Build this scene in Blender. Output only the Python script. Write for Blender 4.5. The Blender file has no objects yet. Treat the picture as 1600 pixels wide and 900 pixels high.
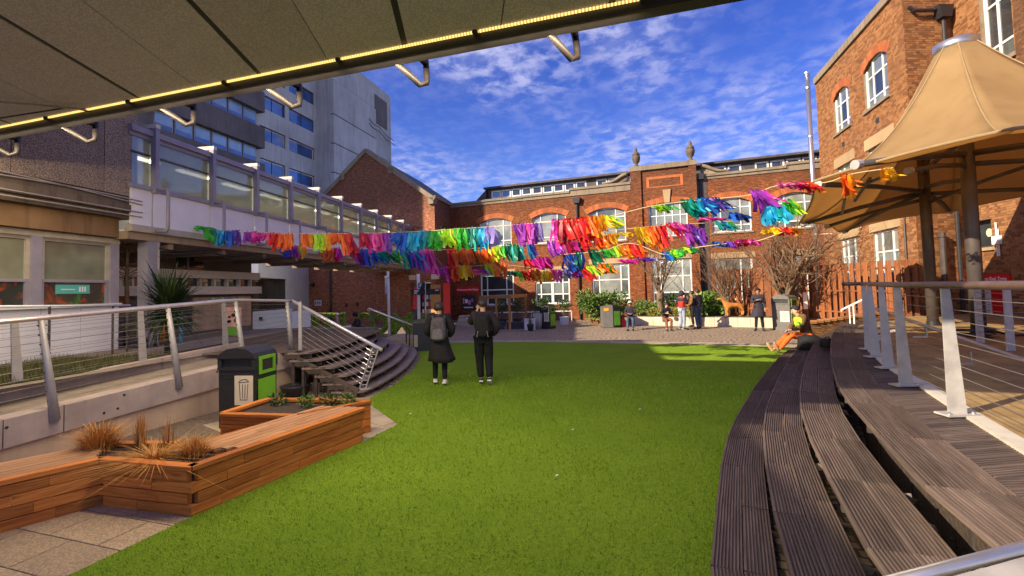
import bpy, bmesh, math, random
import numpy as np
from mathutils import Vector, Matrix, Quaternion
random.seed(7); rng = np.random.default_rng(7)
SC = bpy.context.scene
COL = SC.collection
PI = math.pi

# ------------------------------------------------------------------ camera
F, PITCH, ROLL, EYE = 720.0, math.radians(2.5), math.radians(-1.5), 2.0
CX, CY = 800.0, 452.0 - F * math.tan(PITCH)
cam_d = bpy.data.cameras.new('camera'); cam = bpy.data.objects.new('camera', cam_d); COL.objects.link(cam)
CAM_R = Matrix.Rotation(PI / 2 + PITCH, 3, 'X') @ Matrix.Rotation(ROLL, 3, 'Z')
cam.matrix_world = Matrix.Translation((0, 0, EYE)) @ CAM_R.to_4x4()
cam_d.sensor_width = 36.0; cam_d.lens = F / 1600 * 36.0
cam_d.shift_y = -(450.0 - CY) / 1600.0
cam_d.clip_start = 0.05; cam_d.clip_end = 3000
SC.camera = cam

# ------------------------------------------------------------------ light
SUN_EL = math.radians(27.0)
SUN_DIR = Vector((-0.907 * math.cos(SUN_EL), -0.42 * math.cos(SUN_EL), math.sin(SUN_EL))).normalized()
sun_d = bpy.data.lights.new('sun', 'SUN'); sun = bpy.data.objects.new('sun', sun_d); COL.objects.link(sun)
sun_d.energy = 2.1; sun_d.angle = math.radians(0.5); sun_d.color = (1.0, 0.84, 0.62)
sun.rotation_euler = SUN_DIR.to_track_quat('Z', 'Y').to_euler()
SC.view_settings.view_transform = 'Standard'; SC.view_settings.look = 'None'
SC.view_settings.exposure = 2.15; SC.view_settings.gamma = 1.0
SC.render.engine = 'CYCLES'
SC.cycles.max_bounces = 7; SC.cycles.diffuse_bounces = 5; SC.cycles.glossy_bounces = 3
SC.cycles.transmission_bounces = 4; SC.cycles.transparent_max_bounces = 6
SC.cycles.use_denoising = True

world = bpy.data.worlds.new('World'); SC.world = world; world.use_nodes = True
def build_world():
    nt = world.node_tree; N = nt.nodes; L = nt.links; N.clear()
    out = N.new('ShaderNodeOutputWorld'); bg = N.new('ShaderNodeBackground'); bg.inputs[1].default_value = 0.15
    sky = N.new('ShaderNodeTexSky'); sky.sky_type = 'NISHITA'; sky.sun_disc = False
    sky.sun_elevation = SUN_EL; sky.sun_rotation = math.atan2(SUN_DIR.x, SUN_DIR.y)
    sky.air_density = 1.0; sky.dust_density = 0.3; sky.ozone_density = 4.0; sky.altitude = 300
    hs = N.new('ShaderNodeHueSaturation'); hs.inputs['Saturation'].default_value = 1.24; hs.inputs['Hue'].default_value = 0.531
    hs.inputs['Value'].default_value = 0.29
    L.new(sky.outputs[0], hs.inputs['Color'])
    tc = N.new('ShaderNodeTexCoord'); sep = N.new('ShaderNodeSeparateXYZ'); L.new(tc.outputs['Generated'], sep.inputs[0])
    den = N.new('ShaderNodeMath'); den.operation = 'ADD'; den.inputs[1].default_value = 0.10; L.new(sep.outputs['Z'], den.inputs[0])
    mx = N.new('ShaderNodeMath'); mx.operation = 'MAXIMUM'; mx.inputs[1].default_value = 0.03; L.new(den.outputs[0], mx.inputs[0])
    dx = N.new('ShaderNodeMath'); dx.operation = 'DIVIDE'; L.new(sep.outputs['X'], dx.inputs[0]); L.new(mx.outputs[0], dx.inputs[1])
    dy = N.new('ShaderNodeMath'); dy.operation = 'DIVIDE'; L.new(sep.outputs['Y'], dy.inputs[0]); L.new(mx.outputs[0], dy.inputs[1])
    cb = N.new('ShaderNodeCombineXYZ'); L.new(dx.outputs[0], cb.inputs[0]); L.new(dy.outputs[0], cb.inputs[1])
    def noise(scale, det, rough, dist, off):
        mp = N.new('ShaderNodeMapping'); mp.inputs['Location'].default_value = off; mp.inputs['Rotation'].default_value = (0, 0, 0.5)
        L.new(cb.outputs[0], mp.inputs[0])
        n = N.new('ShaderNodeTexNoise'); n.inputs['Scale'].default_value = scale; n.inputs['Detail'].default_value = det
        n.inputs['Roughness'].default_value = rough; n.inputs['Distortion'].default_value = dist
        L.new(mp.outputs[0], n.inputs['Vector']); return n.outputs['Fac']
    def ramp(src, a, b):
        m = N.new('ShaderNodeMapRange'); m.interpolation_type = 'SMOOTHSTEP'
        m.inputs['From Min'].default_value = a; m.inputs['From Max'].default_value = b
        L.new(src, m.inputs['Value']); return m.outputs['Result']
    def math2(op, a, b):
        m = N.new('ShaderNodeMath'); m.operation = op
        for i, x in enumerate((a, b)):
            if isinstance(x, (int, float)): m.inputs[i].default_value = x
            else: L.new(x, m.inputs[i])
        return m.outputs[0]
    cover = ramp(noise(0.9, 4, 0.5, 0.2, (7.3, 2.2, 0)), 0.34, 0.56)
    mott = ramp(noise(11.0, 4, 0.6, 0.25, (0, 0, 0)), 0.38, 0.67)
    soft = ramp(noise(3.2, 6, 0.6, 0.5, (5, 2, 0)), 0.38, 0.74)
    a = math2('MULTIPLY', cover, math2('ADD', math2('MULTIPLY', mott, 0.56), math2('MULTIPLY', soft, 0.30)))
    a = math2('ADD', a, math2('MULTIPLY', mott, 0.06))
    a = math2('MINIMUM', a, 0.85)
    mix = N.new('ShaderNodeMixRGB'); L.new(a, mix.inputs[0]); L.new(hs.outputs[0], mix.inputs[1])
    mix.inputs[2].default_value = (0.98, 1.0, 1.50, 1)
    L.new(mix.outputs[0], bg.inputs[0]); L.new(bg.outputs[0], out.inputs[0])
build_world()

# ------------------------------------------------------------------ measuring helpers
EYE_V = Vector((0, 0, EYE))
def ray(px, py): return CAM_R @ Vector(((px - CX) / F, -(py - CY) / F, -1.0))
def at(px, py, z=None, Y=None):
    """Point of the place seen at photograph pixel px,py on a height or at a distance."""
    d = ray(px, py)
    t = (z - EYE) / d.z if z is not None else Y / d.y
    return EYE_V + d * t
def on(px, py, P, n):
    d = ray(px, py); t = (Vector(P) - EYE_V).dot(n) / d.dot(n); return EYE_V + d * t

# ------------------------------------------------------------------ mesh helpers
class MB:
    def __init__(s): s.v = []; s.f = []; s.m = []
    def add(s, vs, fs, mi=0):
        k = len(s.v); s.v.extend([tuple(v) for v in vs])
        for f in fs: s.f.append(tuple(i + k for i in f)); s.m.append(mi)
        return s
    def obox(s, o, a, b, c, mi=0):            # corner o, three edge vectors
        o, a, b, c = Vector(o), Vector(a), Vector(b), Vector(c)
        if a.cross(b).dot(c) < 0: o = o + a; a = -a
        vs = [o, o + a, o + a + b, o + b, o + c, o + a + c, o + a + b + c, o + b + c]
        return s.add(vs, [(0, 3, 2, 1), (4, 5, 6, 7), (0, 1, 5, 4), (1, 2, 6, 5), (2, 3, 7, 6), (3, 0, 4, 7)], mi)
    def box(s, x0, x1, y0, y1, z0, z1, mi=0):
        return s.obox((x0, y0, z0), (x1 - x0, 0, 0), (0, y1 - y0, 0), (0, 0, z1 - z0), mi)
    def beam(s, p, q, w, h, up=(0, 0, 1), mi=0):   # box centred on the segment p-q
        p, q, up = Vector(p), Vector(q), Vector(up); d = (q - p); n = d.normalized()
        side = n.cross(up)
        if side.length < 1e-5: side = n.cross(Vector((1, 0, 0)))
        side.normalize(); u = side.cross(n).normalized()
        return s.obox(p - side * w / 2 - u * h / 2, side * w, d, u * h, mi)
    def tube(s, pts, r, n=8, mi=0, caps=True):
        pts = [Vector(p) for p in pts]; m = len(pts)
        rs = r if isinstance(r, (list, tuple)) else [r] * m
        k = len(s.v); prev = None
        for i, p in enumerate(pts):
            d = (pts[min(i + 1, m - 1)] - pts[max(i - 1, 0)])
            d = d.normalized() if d.length > 1e-9 else Vector((0, 0, 1))
            if prev is None:
                a = d.cross(Vector((0, 0, 1)))
                if a.length < 1e-3: a = d.cross(Vector((1, 0, 0)))
            else: a = prev - d * prev.dot(d)
            a.normalize(); prev = a; b = d.cross(a)
            for j in range(n):
                t = 2 * PI * j / n; s.v.append(tuple(p + a * (math.cos(t) * rs[i]) + b * (math.sin(t) * rs[i])))
        for i in range(m - 1):
            for j in range(n):
                j2 = (j + 1) % n
                s.f.append((k + i * n + j, k + i * n + j2, k + (i + 1) * n + j2, k + (i + 1) * n + j)); s.m.append(mi)
        if caps:
            s.f.append(tuple(k + j for j in range(n))[::-1]); s.m.append(mi)
            s.f.append(tuple(k + (m - 1) * n + j for j in range(n))); s.m.append(mi)
        return s
    def lathe(s, c, prof, n=14, mi=0):
        c = Vector(c); k = len(s.v)
        for r, z in prof:
            for j in range(n):
                t = 2 * PI * j / n; s.v.append((c.x + r * math.cos(t), c.y + r * math.sin(t), c.z + z))
        for i in range(len(prof) - 1):
            for j in range(n):
                j2 = (j + 1) % n
                s.f.append((k + i * n + j, k + i * n + j2, k + (i + 1) * n + j2, k + (i + 1) * n + j)); s.m.append(mi)
        s.f.append(tuple(k + j for j in range(n))[::-1]); s.m.append(mi)
        s.f.append(tuple(k + (len(prof) - 1) * n + j for j in range(n))); s.m.append(mi)
        return s
    def prism(s, poly, vec, mi=0):            # polygon (list of 3-D points) pushed along vec
        poly = [Vector(p) for p in poly]; vec = Vector(vec); n = len(poly)
        nrm = Vector((0, 0, 0))
        for i in range(n): nrm += poly[i].cross(poly[(i + 1) % n])
        if nrm.dot(vec) < 0: poly = poly[::-1]
        vs = poly + [p + vec for p in poly]
        fs = [tuple(range(n))[::-1], tuple(range(n, 2 * n))]
        for i in range(n): fs.append((i, (i + 1) % n, n + (i + 1) % n, n + i))
        return s.add(vs, fs, mi)
    def sphere(s, c, r, n=10, m=7, sc=(1, 1, 1), mi=0):
        prof = [(math.sin(PI * (i + .02) / (m + .04)) * r, -math.cos(PI * (i + .02) / (m + .04)) * r) for i in range(m + 1)]
        k = len(s.v); s.lathe((0, 0, 0), prof, n, mi)
        for i in range(k, len(s.v)):
            v = s.v[i]; s.v[i] = (c[0] + v[0] * sc[0], c[1] + v[1] * sc[1], c[2] + v[2] * sc[2])
        return s
    def build(s, name, mat, parent=None, smooth=False, label=None):
        me = bpy.data.meshes.new(name); me.from_pydata(s.v, [], s.f)
        mats = mat if isinstance(mat, (list, tuple)) else [mat]
        for mm in mats: me.materials.append(mm)
        if len(mats) > 1: me.polygons.foreach_set('material_index', s.m)
        if smooth: me.polygons.foreach_set('use_smooth', [True] * len(me.polygons))
        me.update()
        return link(name, me, parent, label)
INV = {}
def link(name, me, parent=None, label=None):
    o = bpy.data.objects.new(name, me); COL.objects.link(o)
    if parent is not None:
        o.parent = parent
        if parent.name in INV: o.matrix_parent_inverse = INV[parent.name]
    if label: o['label'] = label
    return o
def thing(name, label, cat, loc=(0, 0, 0), rz=0.0, group=None):
    o = bpy.data.objects.new(name, None); COL.objects.link(o); o.empty_display_size = 0.2
    o.location = loc; o.rotation_euler = (0, 0, rz)
    INV[o.name] = (Matrix.Translation(Vector(loc)) @ Matrix.Rotation(rz, 4, 'Z')).inverted()
    o['label'] = label; o['category'] = cat
    if group: o['group'] = group
    return o
def tag(o, label, cat, group=None):
    o['label'] = label; o['category'] = cat
    if group: o['group'] = group
    return o
def struct(o): o['kind'] = 'structure'; return o
def stuff(o): o['kind'] = 'stuff'; return o
def dup(root, loc, rz, label=None, group=None, scale=1.0):
    r = root.copy(); COL.objects.link(r); r.location = loc; r.rotation_euler = (0, 0, rz); r.scale = (scale,) * 3
    if label: r['label'] = label
    if group: r['group'] = group
    for ch in list(root.children):
        c = ch.copy(); COL.objects.link(c); c.parent = r
        for g in list(ch.children):
            d = g.copy(); COL.objects.link(d); d.parent = c
    return r
def inst(src, name, parent, loc=(0, 0, 0), rot=None, scale=None):   # a copy of a piece sharing its mesh
    o = bpy.data.objects.new(name, src); COL.objects.link(o); o.parent = parent
    if parent.name in INV: o.matrix_parent_inverse = INV[parent.name]
    o.location = loc
    if rot is not None: o.rotation_euler = rot
    if scale is not None: o.scale = scale
    return o
def spline(pts, n):                            # Catmull-Rom through 3-D points, n samples per span
    P = [Vector(p) for p in pts]; P = [P[0] * 2 - P[1]] + P + [P[-1] * 2 - P[-2]]; out = []
    for i in range(1, len(P) - 2):
        for k in range(n):
            t = k / n; a, b, c, d = P[i - 1], P[i], P[i + 1], P[i + 2]
            out.append(0.5 * ((2 * b) + (c - a) * t + (2 * a - 5 * b + 4 * c - d) * t * t + (3 * b - a - 3 * c + d) * t ** 3))
    out.append(P[-2]); return out

# ------------------------------------------------------------------ materials
class G:                                       # small node-graph builder
    def __init__(s, name):
        s.mat = bpy.data.materials.new(name); s.mat.use_nodes = True
        s.N = s.mat.node_tree.nodes; s.L = s.mat.node_tree.links
        s.b = s.N['Principled BSDF']
    def set(s, sock, x):
        if isinstance(x, bpy.types.NodeSocket): s.L.new(x, sock)
        elif isinstance(x, (tuple, list)) and len(x) == 3 and sock.type == 'RGBA': sock.default_value = (*x, 1)
        else: sock.default_value = x
    def P(s, k, x): s.set(s.b.inputs[k], x)
    def pos(s, space='world'):
        if space == 'world': return s.N.new('ShaderNodeNewGeometry').outputs['Position']
        return s.N.new('ShaderNodeTexCoord').outputs['Object']
    def mapping(s, v, scale=(1, 1, 1), rot=(0, 0, 0), loc=(0, 0, 0)):
        m = s.N.new('ShaderNodeMapping'); s.L.new(v, m.inputs[0])
        m.inputs['Scale'].default_value = scale; m.inputs['Rotation'].default_value = rot; m.inputs['Location'].default_value = loc
        return m.outputs[0]
    def noise(s, v, scale, detail=4, rough=0.55, dist=0.0):
        n = s.N.new('ShaderNodeTexNoise'); s.L.new(v, n.inputs['Vector']); n.inputs['Scale'].default_value = scale
        n.inputs['Detail'].default_value = detail; n.inputs['Roughness'].default_value = rough; n.inputs['Distortion'].default_value = dist
        return n.outputs['Fac']
    def voronoi(s, v, scale, feature='F1', out='Distance', rnd=1.0):
        n = s.N.new('ShaderNodeTexVoronoi'); s.L.new(v, n.inputs['Vector']); n.inputs['Scale'].default_value = scale
        n.feature = feature; n.inputs['Randomness'].default_value = rnd; return n.outputs[out]
    def math(s, op, a, b=0.0):
        m = s.N.new('ShaderNodeMath'); m.operation = op; s.set(m.inputs[0], a); s.set(m.inputs[1], b); return m.outputs[0]
    def remap(s, x, a, b, c=0.0, d=1.0):
        m = s.N.new('ShaderNodeMapRange'); s.set(m.inputs['Value'], x)
        for k, v in zip(('From Min', 'From Max', 'To Min', 'To Max'), (a, b, c, d)): m.inputs[k].default_value = v
        return m.outputs['Result']
    def mix(s, f, a, b, mode='MIX'):
        m = s.N.new('ShaderNodeMixRGB'); m.blend_type = mode; s.set(m.inputs[0], f); s.set(m.inputs[1], a); s.set(m.inputs[2], b); return m.outputs[0]
    def bump(s, h, strength=0.4, dist=0.01):
        b = s.N.new('ShaderNodeBump'); s.set(b.inputs['Height'], h); b.inputs['Strength'].default_value = strength
        b.inputs['Distance'].default_value = dist; s.L.new(b.outputs[0], s.b.inputs['Normal'])
    def rnd_object(s): return s.N.new('ShaderNodeObjectInfo').outputs['Random']
    def rnd_island(s): return s.N.new('ShaderNodeNewGeometry').outputs['Random Per Island']
    def dot(s, v, d):
        m = s.N.new('ShaderNodeVectorMath'); m.operation = 'DOT_PRODUCT'; s.L.new(v, m.inputs[0]); m.inputs[1].default_value = d
        return m.outputs['Value']
    def comb(s, x, y, z=0.0):
        m = s.N.new('ShaderNodeCombineXYZ'); s.set(m.inputs[0], x); s.set(m.inputs[1], y); s.set(m.inputs[2], z); return m.outputs[0]
def mul(c, k): return tuple(x * k for x in c)
def plain(name, c, rough=0.6, metal=0.0, spec=0.5, var=0.18, scale=6.0, bump=0.15, bscale=60.0, bdist=0.004, island=0.0, obj=0.0, c2=None, emit=None):
    g = G(name); v = g.pos()
    col = g.mix(g.remap(g.noise(v, scale, 6, 0.6), 0.3, 0.7), mul(c, 1 - var), c2 or mul(c, 1 + var))
    if island: col = g.mix(1.0, col, g.comb(*[g.remap(g.rnd_island(), 0, 1, 1 - island, 1 + island)] * 3), 'MULTIPLY')
    if obj: col = g.mix(1.0, col, g.comb(*[g.remap(g.rnd_object(), 0, 1, 1 - obj, 1 + obj)] * 3), 'MULTIPLY')
    g.P('Base Color', col); g.P('Roughness', rough); g.P('Metallic', metal); g.P('Specular IOR Level', spec)
    if bump: g.bump(g.noise(v, bscale, 3, 0.6), bump, bdist)
    if emit: g.P('Emission Color', emit[0]); g.P('Emission Strength', emit[1])
    return g.mat
def m_brick(name, d, c1, c2, mortar, dirt=0.4, bw=0.225, rh=0.075):
    g = G(name); p = g.pos(); u = g.dot(p, d); z = g.dot(p, (0, 0, 1)); v = g.comb(u, z)
    t = g.N.new('ShaderNodeTexBrick'); g.L.new(v, t.inputs['Vector'])
    t.inputs['Scale'].default_value = 1.0; t.inputs['Brick Width'].default_value = bw; t.inputs['Row Height'].default_value = rh
    t.inputs['Mortar Size'].default_value = 0.007; t.inputs['Mortar Smooth'].default_value = 0.2; t.inputs['Bias'].default_value = -0.1
    g.set(t.inputs['Color1'], c1); g.set(t.inputs['Color2'], c2); g.set(t.inputs['Mortar'], mortar)
    big = g.remap(g.noise(v, 0.55, 5, 0.6), 0.3, 0.75); fine = g.remap(g.noise(v, 7, 3, 0.7), 0.25, 0.75)
    col = g.mix(g.math('MULTIPLY', big, dirt), t.outputs['Color'], mul(c1, 0.30))
    col = g.mix(g.math('MULTIPLY', fine, 0.6), col, mul(c1, 0.42))
    sp = g.remap(g.noise(g.mapping(v, scale=(4.4, 13.3, 1)), 1.0, 2, 0.7), 0.52, 0.62); col = g.mix(g.math('MULTIPLY', sp, 0.6), col, mul(c1, 0.28))
    sp2 = g.remap(g.noise(g.mapping(v, scale=(4.4, 13.3, 1), loc=(31, 17, 0)), 1.0, 2, 0.7), 0.56, 0.64); col = g.mix(g.math('MULTIPLY', sp2, 0.45), col, mul(c2, 1.5))
    soot = g.remap(g.math('ADD', z, g.math('MULTIPLY', g.noise(v, 0.9, 5, 0.65), 3.0)), 8.2, 9.6); col = g.mix(g.math('MULTIPLY', soot, 0.5), col, (0.07, 0.04, 0.028))
    g.P('Base Color', col); g.P('Roughness', 0.85); g.P('Specular IOR Level', 0.2)
    g.bump(g.math('SUBTRACT', 1.0, t.outputs['Fac']), 0.8, 0.012)
    return g.mat
def m_wood(name, c, dark, axis=None, obj=0.25, grain=18.0, knots=True, rough=0.65):
    g = G(name); p = g.pos('object'); r = g.rnd_object()
    off = g.comb(g.math('MULTIPLY', r, 37.0), g.math('MULTIPLY', r, 91.0), g.math('MULTIPLY', r, 17.0))
    a = g.N.new('ShaderNodeVectorMath'); a.operation = 'ADD'; g.L.new(p, a.inputs[0]); g.L.new(off, a.inputs[1])
    v = g.mapping(a.outputs[0], scale=(1.2, grain, grain))
    n = g.noise(v, 1.6, 6, 0.65, 0.6)
    col = g.mix(g.remap(n, 0.32, 0.68), dark, c)
    if knots:
        kn = g.remap(g.voronoi(g.mapping(a.outputs[0], scale=(1.6, 7, 7)), 1.0), 0.05, 0.16, 1, 0)
        col = g.mix(g.math('MULTIPLY', kn, 0.75), col, mul(dark, 0.35))
    col = g.mix(1.0, col, g.comb(*[g.remap(r, 0, 1, 1 - obj, 1 + obj)] * 3), 'MULTIPLY')
    g.P('Base Color', col); g.P('Roughness', rough); g.P('Specular IOR Level', 0.3)
    g.bump(n, 0.35, 0.004); return g.mat
def m_glass(name, c, rough=0.05, spec=0.9, var=0.3, scale=0.6, coat=0.4):
    g = G(name); v = g.pos()
    g.P('Base Color', g.mix(g.remap(g.noise(v, scale, 3), 0.35, 0.65), mul(c, 1 - var), mul(c, 1 + var)))
    g.P('Roughness', rough); g.P('Specular IOR Level', spec); g.P('Coat Weight', coat); g.P('Coat Roughness', 0.03)
    g.bump(g.noise(v, 1.3, 2), 0.03, 0.02); return g.mat
def m_concrete(name, c, streak=0.5, speckle=0.0, obj=0.06, scale=0.7):
    g = G(name); p = g.pos()
    n = g.remap(g.noise(p, scale, 8, 0.62), 0.3, 0.7)
    s = g.remap(g.noise(g.mapping(p, scale=(5, 5, 0.35)), 1.0, 5, 0.6), 0.48, 0.72)
    col = g.mix(n, mul(c, 0.78), mul(c, 1.15)); col = g.mix(g.math('MULTIPLY', s, streak), col, mul(c, 0.4))
    h = g.noise(p, 45, 4, 0.7)
    if speckle:
        sp = g.remap(g.voronoi(p, 48), 0.12, 0.6); col = g.mix(g.math('MULTIPLY', sp, speckle), mul(c, 1.7), mul(c, 0.5)); h = g.voronoi(p, 48)
        col = g.mix(g.math('MULTIPLY', s, streak), col, mul(c, 0.35))
    col = g.mix(1.0, col, g.comb(*[g.remap(g.rnd_object(), 0, 1, 1 - obj, 1 + obj)] * 3), 'MULTIPLY')
    g.P('Base Color', col); g.P('Roughness', 0.85); g.P('Specular IOR Level', 0.25)
    g.bump(h, 0.4, 0.008); return g.mat
def fix_normals(o):
    bm = bmesh.new(); bm.from_mesh(o.data); bmesh.ops.recalc_face_normals(bm, faces=bm.faces); bm.to_mesh(o.data); bm.free(); return o
def m_leaf(name, c, c2, rough=0.5):
    g = G(name); r = g.rnd_island()
    g.P('Base Color', g.mix(r, c, c2)); g.P('Roughness', rough); g.P('Specular IOR Level', 0.4)
    return g.mat
def m_cloth(name, c, rough=0.8, var=0.25, scale=9.0, sheen=0.1):
    g = G(name); v = g.pos('object'); n = g.noise(v, scale, 4, 0.6, 0.5)
    g.P('Base Color', g.mix(g.remap(n, 0.3, 0.7), mul(c, 1 - var), mul(c, 1 + var))); g.P('Roughness', rough); g.P('Specular IOR Level', 0.25)
    g.bump(n, 0.5, 0.03); return g.mat

FR = Vector((0.935, -0.355, 0)); FN = Vector((-0.355, -0.935, 0)).normalized()      # back wall: along, and towards the court
RD = Vector((-0.261, -0.965, 0)).normalized(); RN = Vector((-0.965, 0.261, 0)).normalized()  # right-hand block
M = {}
BR1, BR2, MO = (0.27, 0.074, 0.026), (0.43, 0.150, 0.050), (0.21, 0.14, 0.09)
M['brick_f'] = m_brick('red_brick_hall', tuple(FR), BR1, BR2, MO, 0.45)
M['brick_g'] = m_brick('red_brick_gable', tuple(FR), (0.46, 0.16, 0.08), (0.66, 0.28, 0.14), (0.36, 0.25, 0.19), 0.2)
M['brick_gs'] = m_brick('red_brick_gable_side', (0.2, 0.98, 0), (0.26, 0.095, 0.055), (0.38, 0.16, 0.085), (0.27, 0.21, 0.17), 0.4)
M['brick_r'] = m_brick('brown_brick_block', tuple(RD), (0.30, 0.13, 0.05), (0.46, 0.22, 0.085), MO, 0.3)
M['brick_low'] = m_brick('brown_brick_low', (0.93, -0.36, 0), (0.34, 0.17, 0.07), (0.46, 0.25, 0.10), MO, 0.25)
def m_bricks_real():
    g = G('single_bricks'); r = g.rnd_island(); p = g.pos()
    o = g.rnd_object(); r = g.math('FRACT', g.math('ADD', r, o), 0)
    c = g.mix(g.remap(r, 0, 0.5), (0.20, 0.085, 0.036), (0.38, 0.165, 0.062)); c = g.mix(g.remap(r, 0.5, 1.0), c, (0.50, 0.25, 0.10))
    c = g.mix(g.remap(g.noise(p, 30, 4, 0.7), 0.35, 0.75, 0, 0.55), c, (0.14, 0.065, 0.035)); c = g.mix(g.remap(g.noise(p, 0.6, 5), 0.35, 0.75, 0, 0.35), c, (0.14, 0.075, 0.045))
    g.P('Base Color', c); g.P('Roughness', 0.88); g.P('Specular IOR Level', 0.2); g.bump(g.noise(p, 60, 3), 0.5, 0.006); return g.mat
M['bricks'] = m_bricks_real()
M['mortar'] = plain('mortar', (0.23, 0.17, 0.11), 0.9, var=0.25, scale=4)
M['red_band'] = plain('orange_red_brick', (0.40, 0.112, 0.032), 0.8, var=0.25, scale=8, bump=0.5, bscale=30, bdist=0.01, island=0.25)
M['stone'] = m_concrete('weathered_stone', (0.27, 0.215, 0.155), 0.6)
M['urn_stone'] = m_concrete('dark_urn_stone', (0.15, 0.115, 0.08), 0.7, scale=3)
M['lintel'] = m_concrete('buff_stone', (0.44, 0.31, 0.17), 0.2)
M['roof'] = plain('dark_slate_roof', (0.075, 0.065, 0.068), 0.7, var=0.3, scale=3, bump=0.4, bscale=12)
M['white_frame'] = plain('white_window_frame', (0.74, 0.74, 0.72), 0.45, var=0.08)
M['blind_pane'] = m_glass('pane_before_blinds', (0.24, 0.255, 0.235), 0.10, 0.7, 0.4, 0.9, 0.5)
M['dark_pane'] = m_glass('dark_pane', (0.035, 0.045, 0.05), 0.04, 1.0, 0.4)
M['grey_pane'] = m_glass('grey_pane', (0.13, 0.155, 0.15), 0.05, 0.9, 0.6, 0.8)
M['blue_pane'] = m_glass('pane_painted_sky_blue', (0.02, 0.10, 0.30), 0.03, 1.0, 0.5, 0.35, 0.6)  # blue of the reflected sky put into the pane's base colour
M['tower_blind'] = m_glass('tower_blind', (0.26, 0.38, 0.52), 0.15, 0.8, 0.25, 0.5, 0.5)
M['tower'] = m_concrete('tower_concrete', (0.55, 0.52, 0.48), 0.5, scale=0.35)
M['tower_dark'] = m_concrete('dark_cladding', (0.17, 0.14, 0.13), 0.35, obj=0.12)
M['pebble'] = m_concrete('pebbledash_panel', (0.33, 0.255, 0.195), 0.25, 0.95, obj=0.1)
M['stain'] = m_concrete('stained_concrete', (0.26, 0.155, 0.08), 1.0, scale=1.6)
M['slab_dark'] = m_concrete('dirty_concrete', (0.17, 0.13, 0.10), 0.8, scale=1.2)
M['white_panel'] = plain('white_spandrel', (0.82, 0.80, 0.84), 0.5, var=0.05, scale=2, bump=0.05)
M['mauve_steel'] = plain('mauve_grey_steel', (0.30, 0.275, 0.33), 0.45, var=0.12, scale=3)
M['cream_steel'] = plain('cream_steel', (0.78, 0.70, 0.50), 0.45, var=0.06)
M['white_steel'] = plain('white_steel', (0.78, 0.78, 0.78), 0.4, var=0.06)
M['soffit_under'] = m_concrete('bridge_underside', (0.36, 0.27, 0.19), 0.4)
M['clear'] = None
def m_clear():
    g = G('clear_corridor_glass'); nt = g.mat.node_tree
    tr = g.N.new('ShaderNodeBsdfTransparent'); tr.inputs[0].default_value = (0.92, 0.95, 0.94, 1)
    gl = g.N.new('ShaderNodeBsdfGlossy'); gl.inputs['Roughness'].default_value = 0.04
    fr = g.N.new('ShaderNodeFresnel'); fr.inputs[0].default_value = 1.4
    mx = g.N.new('ShaderNodeMixShader'); g.L.new(g.math('MINIMUM', g.math('ADD', fr.outputs[0], 0.03), 0.9), mx.inputs[0])
    df = g.N.new('ShaderNodeBsdfTranslucent'); df.inputs[0].default_value = (0.85, 0.88, 0.80, 1); m0 = g.N.new('ShaderNodeMixShader'); m0.inputs[0].default_value = 0.34
    g.L.new(tr.outputs[0], m0.inputs[1]); g.L.new(df.outputs[0], m0.inputs[2])
    g.L.new(m0.outputs[0], mx.inputs[1]); g.L.new(gl.outputs[0], mx.inputs[2])
    g.L.new(mx.outputs[0], g.N['Material Output'].inputs[0]); return g.mat
M['clear'] = m_clear()
M['tube_light'] = plain('lit_tube', (1, 0.95, 0.8), emit=((1.0, 0.90, 0.68), 1.0), bump=0)
M['corridor_white'] = plain('corridor_plaster', (0.82, 0.81, 0.76), 0.7, var=0.06)
M['steel'] = plain('brushed_steel', (0.55, 0.53, 0.52), 0.33, metal=0.85, var=0.1, scale=10, bump=0.05)
M['post_grey'] = plain('grey_painted_post', (0.42, 0.40, 0.40), 0.5, metal=0.2, var=0.12, scale=9, bump=0.3, bscale=120, bdist=0.002)
M['post_pale'] = plain('pale_painted_post', (0.37, 0.35, 0.33), 0.5, var=0.22, scale=7, bump=0.3, bscale=120, bdist=0.002)
M['rail_brown'] = plain('brown_handrail', (0.15, 0.095, 0.075), 0.4, metal=0.3, var=0.2, scale=8)
M['wire'] = plain('steel_wire', (0.22, 0.20, 0.19), 0.45, metal=0.5, var=0.1, bump=0)
M['black'] = plain('black_plastic', (0.022, 0.022, 0.026), 0.45, var=0.25, scale=14, bump=0.2, bscale=200)
M['dark_metal'] = plain('dark_brown_steel', (0.075, 0.060, 0.055), 0.5, metal=0.2, var=0.25, scale=7)
M['lime'] = plain('lime_plastic', (0.17, 0.48, 0.025), 0.4, var=0.1, bump=0.05)
M['green_panel'] = plain('green_panel', (0.14, 0.42, 0.04), 0.45, var=0.12)
M['cream'] = plain('cream_label', (0.70, 0.60, 0.45), 0.5, var=0.05, bump=0)
M['ink'] = plain('dark_ink', (0.03, 0.03, 0.03), 0.6, bump=0)
M['red_sign'] = plain('red_sign', (0.70, 0.015, 0.02), 0.4, var=0.05, bump=0)
M['white'] = plain('white_print', (0.82, 0.82, 0.82), 0.5, var=0.03, bump=0)
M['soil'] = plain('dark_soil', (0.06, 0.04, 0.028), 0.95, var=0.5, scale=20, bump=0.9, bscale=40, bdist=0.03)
M['gravel'] = plain('gravel_earth', (0.16, 0.12, 0.085), 0.95, var=0.45, scale=14, bump=0.8, bscale=50, bdist=0.02)
M['timber'] = m_wood('orange_softwood', (0.66, 0.235, 0.045), (0.34, 0.090, 0.016))
M['timber_top'] = m_wood('greyed_softwood', (0.56, 0.31, 0.16), (0.33, 0.16, 0.07), obj=0.15)
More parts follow.
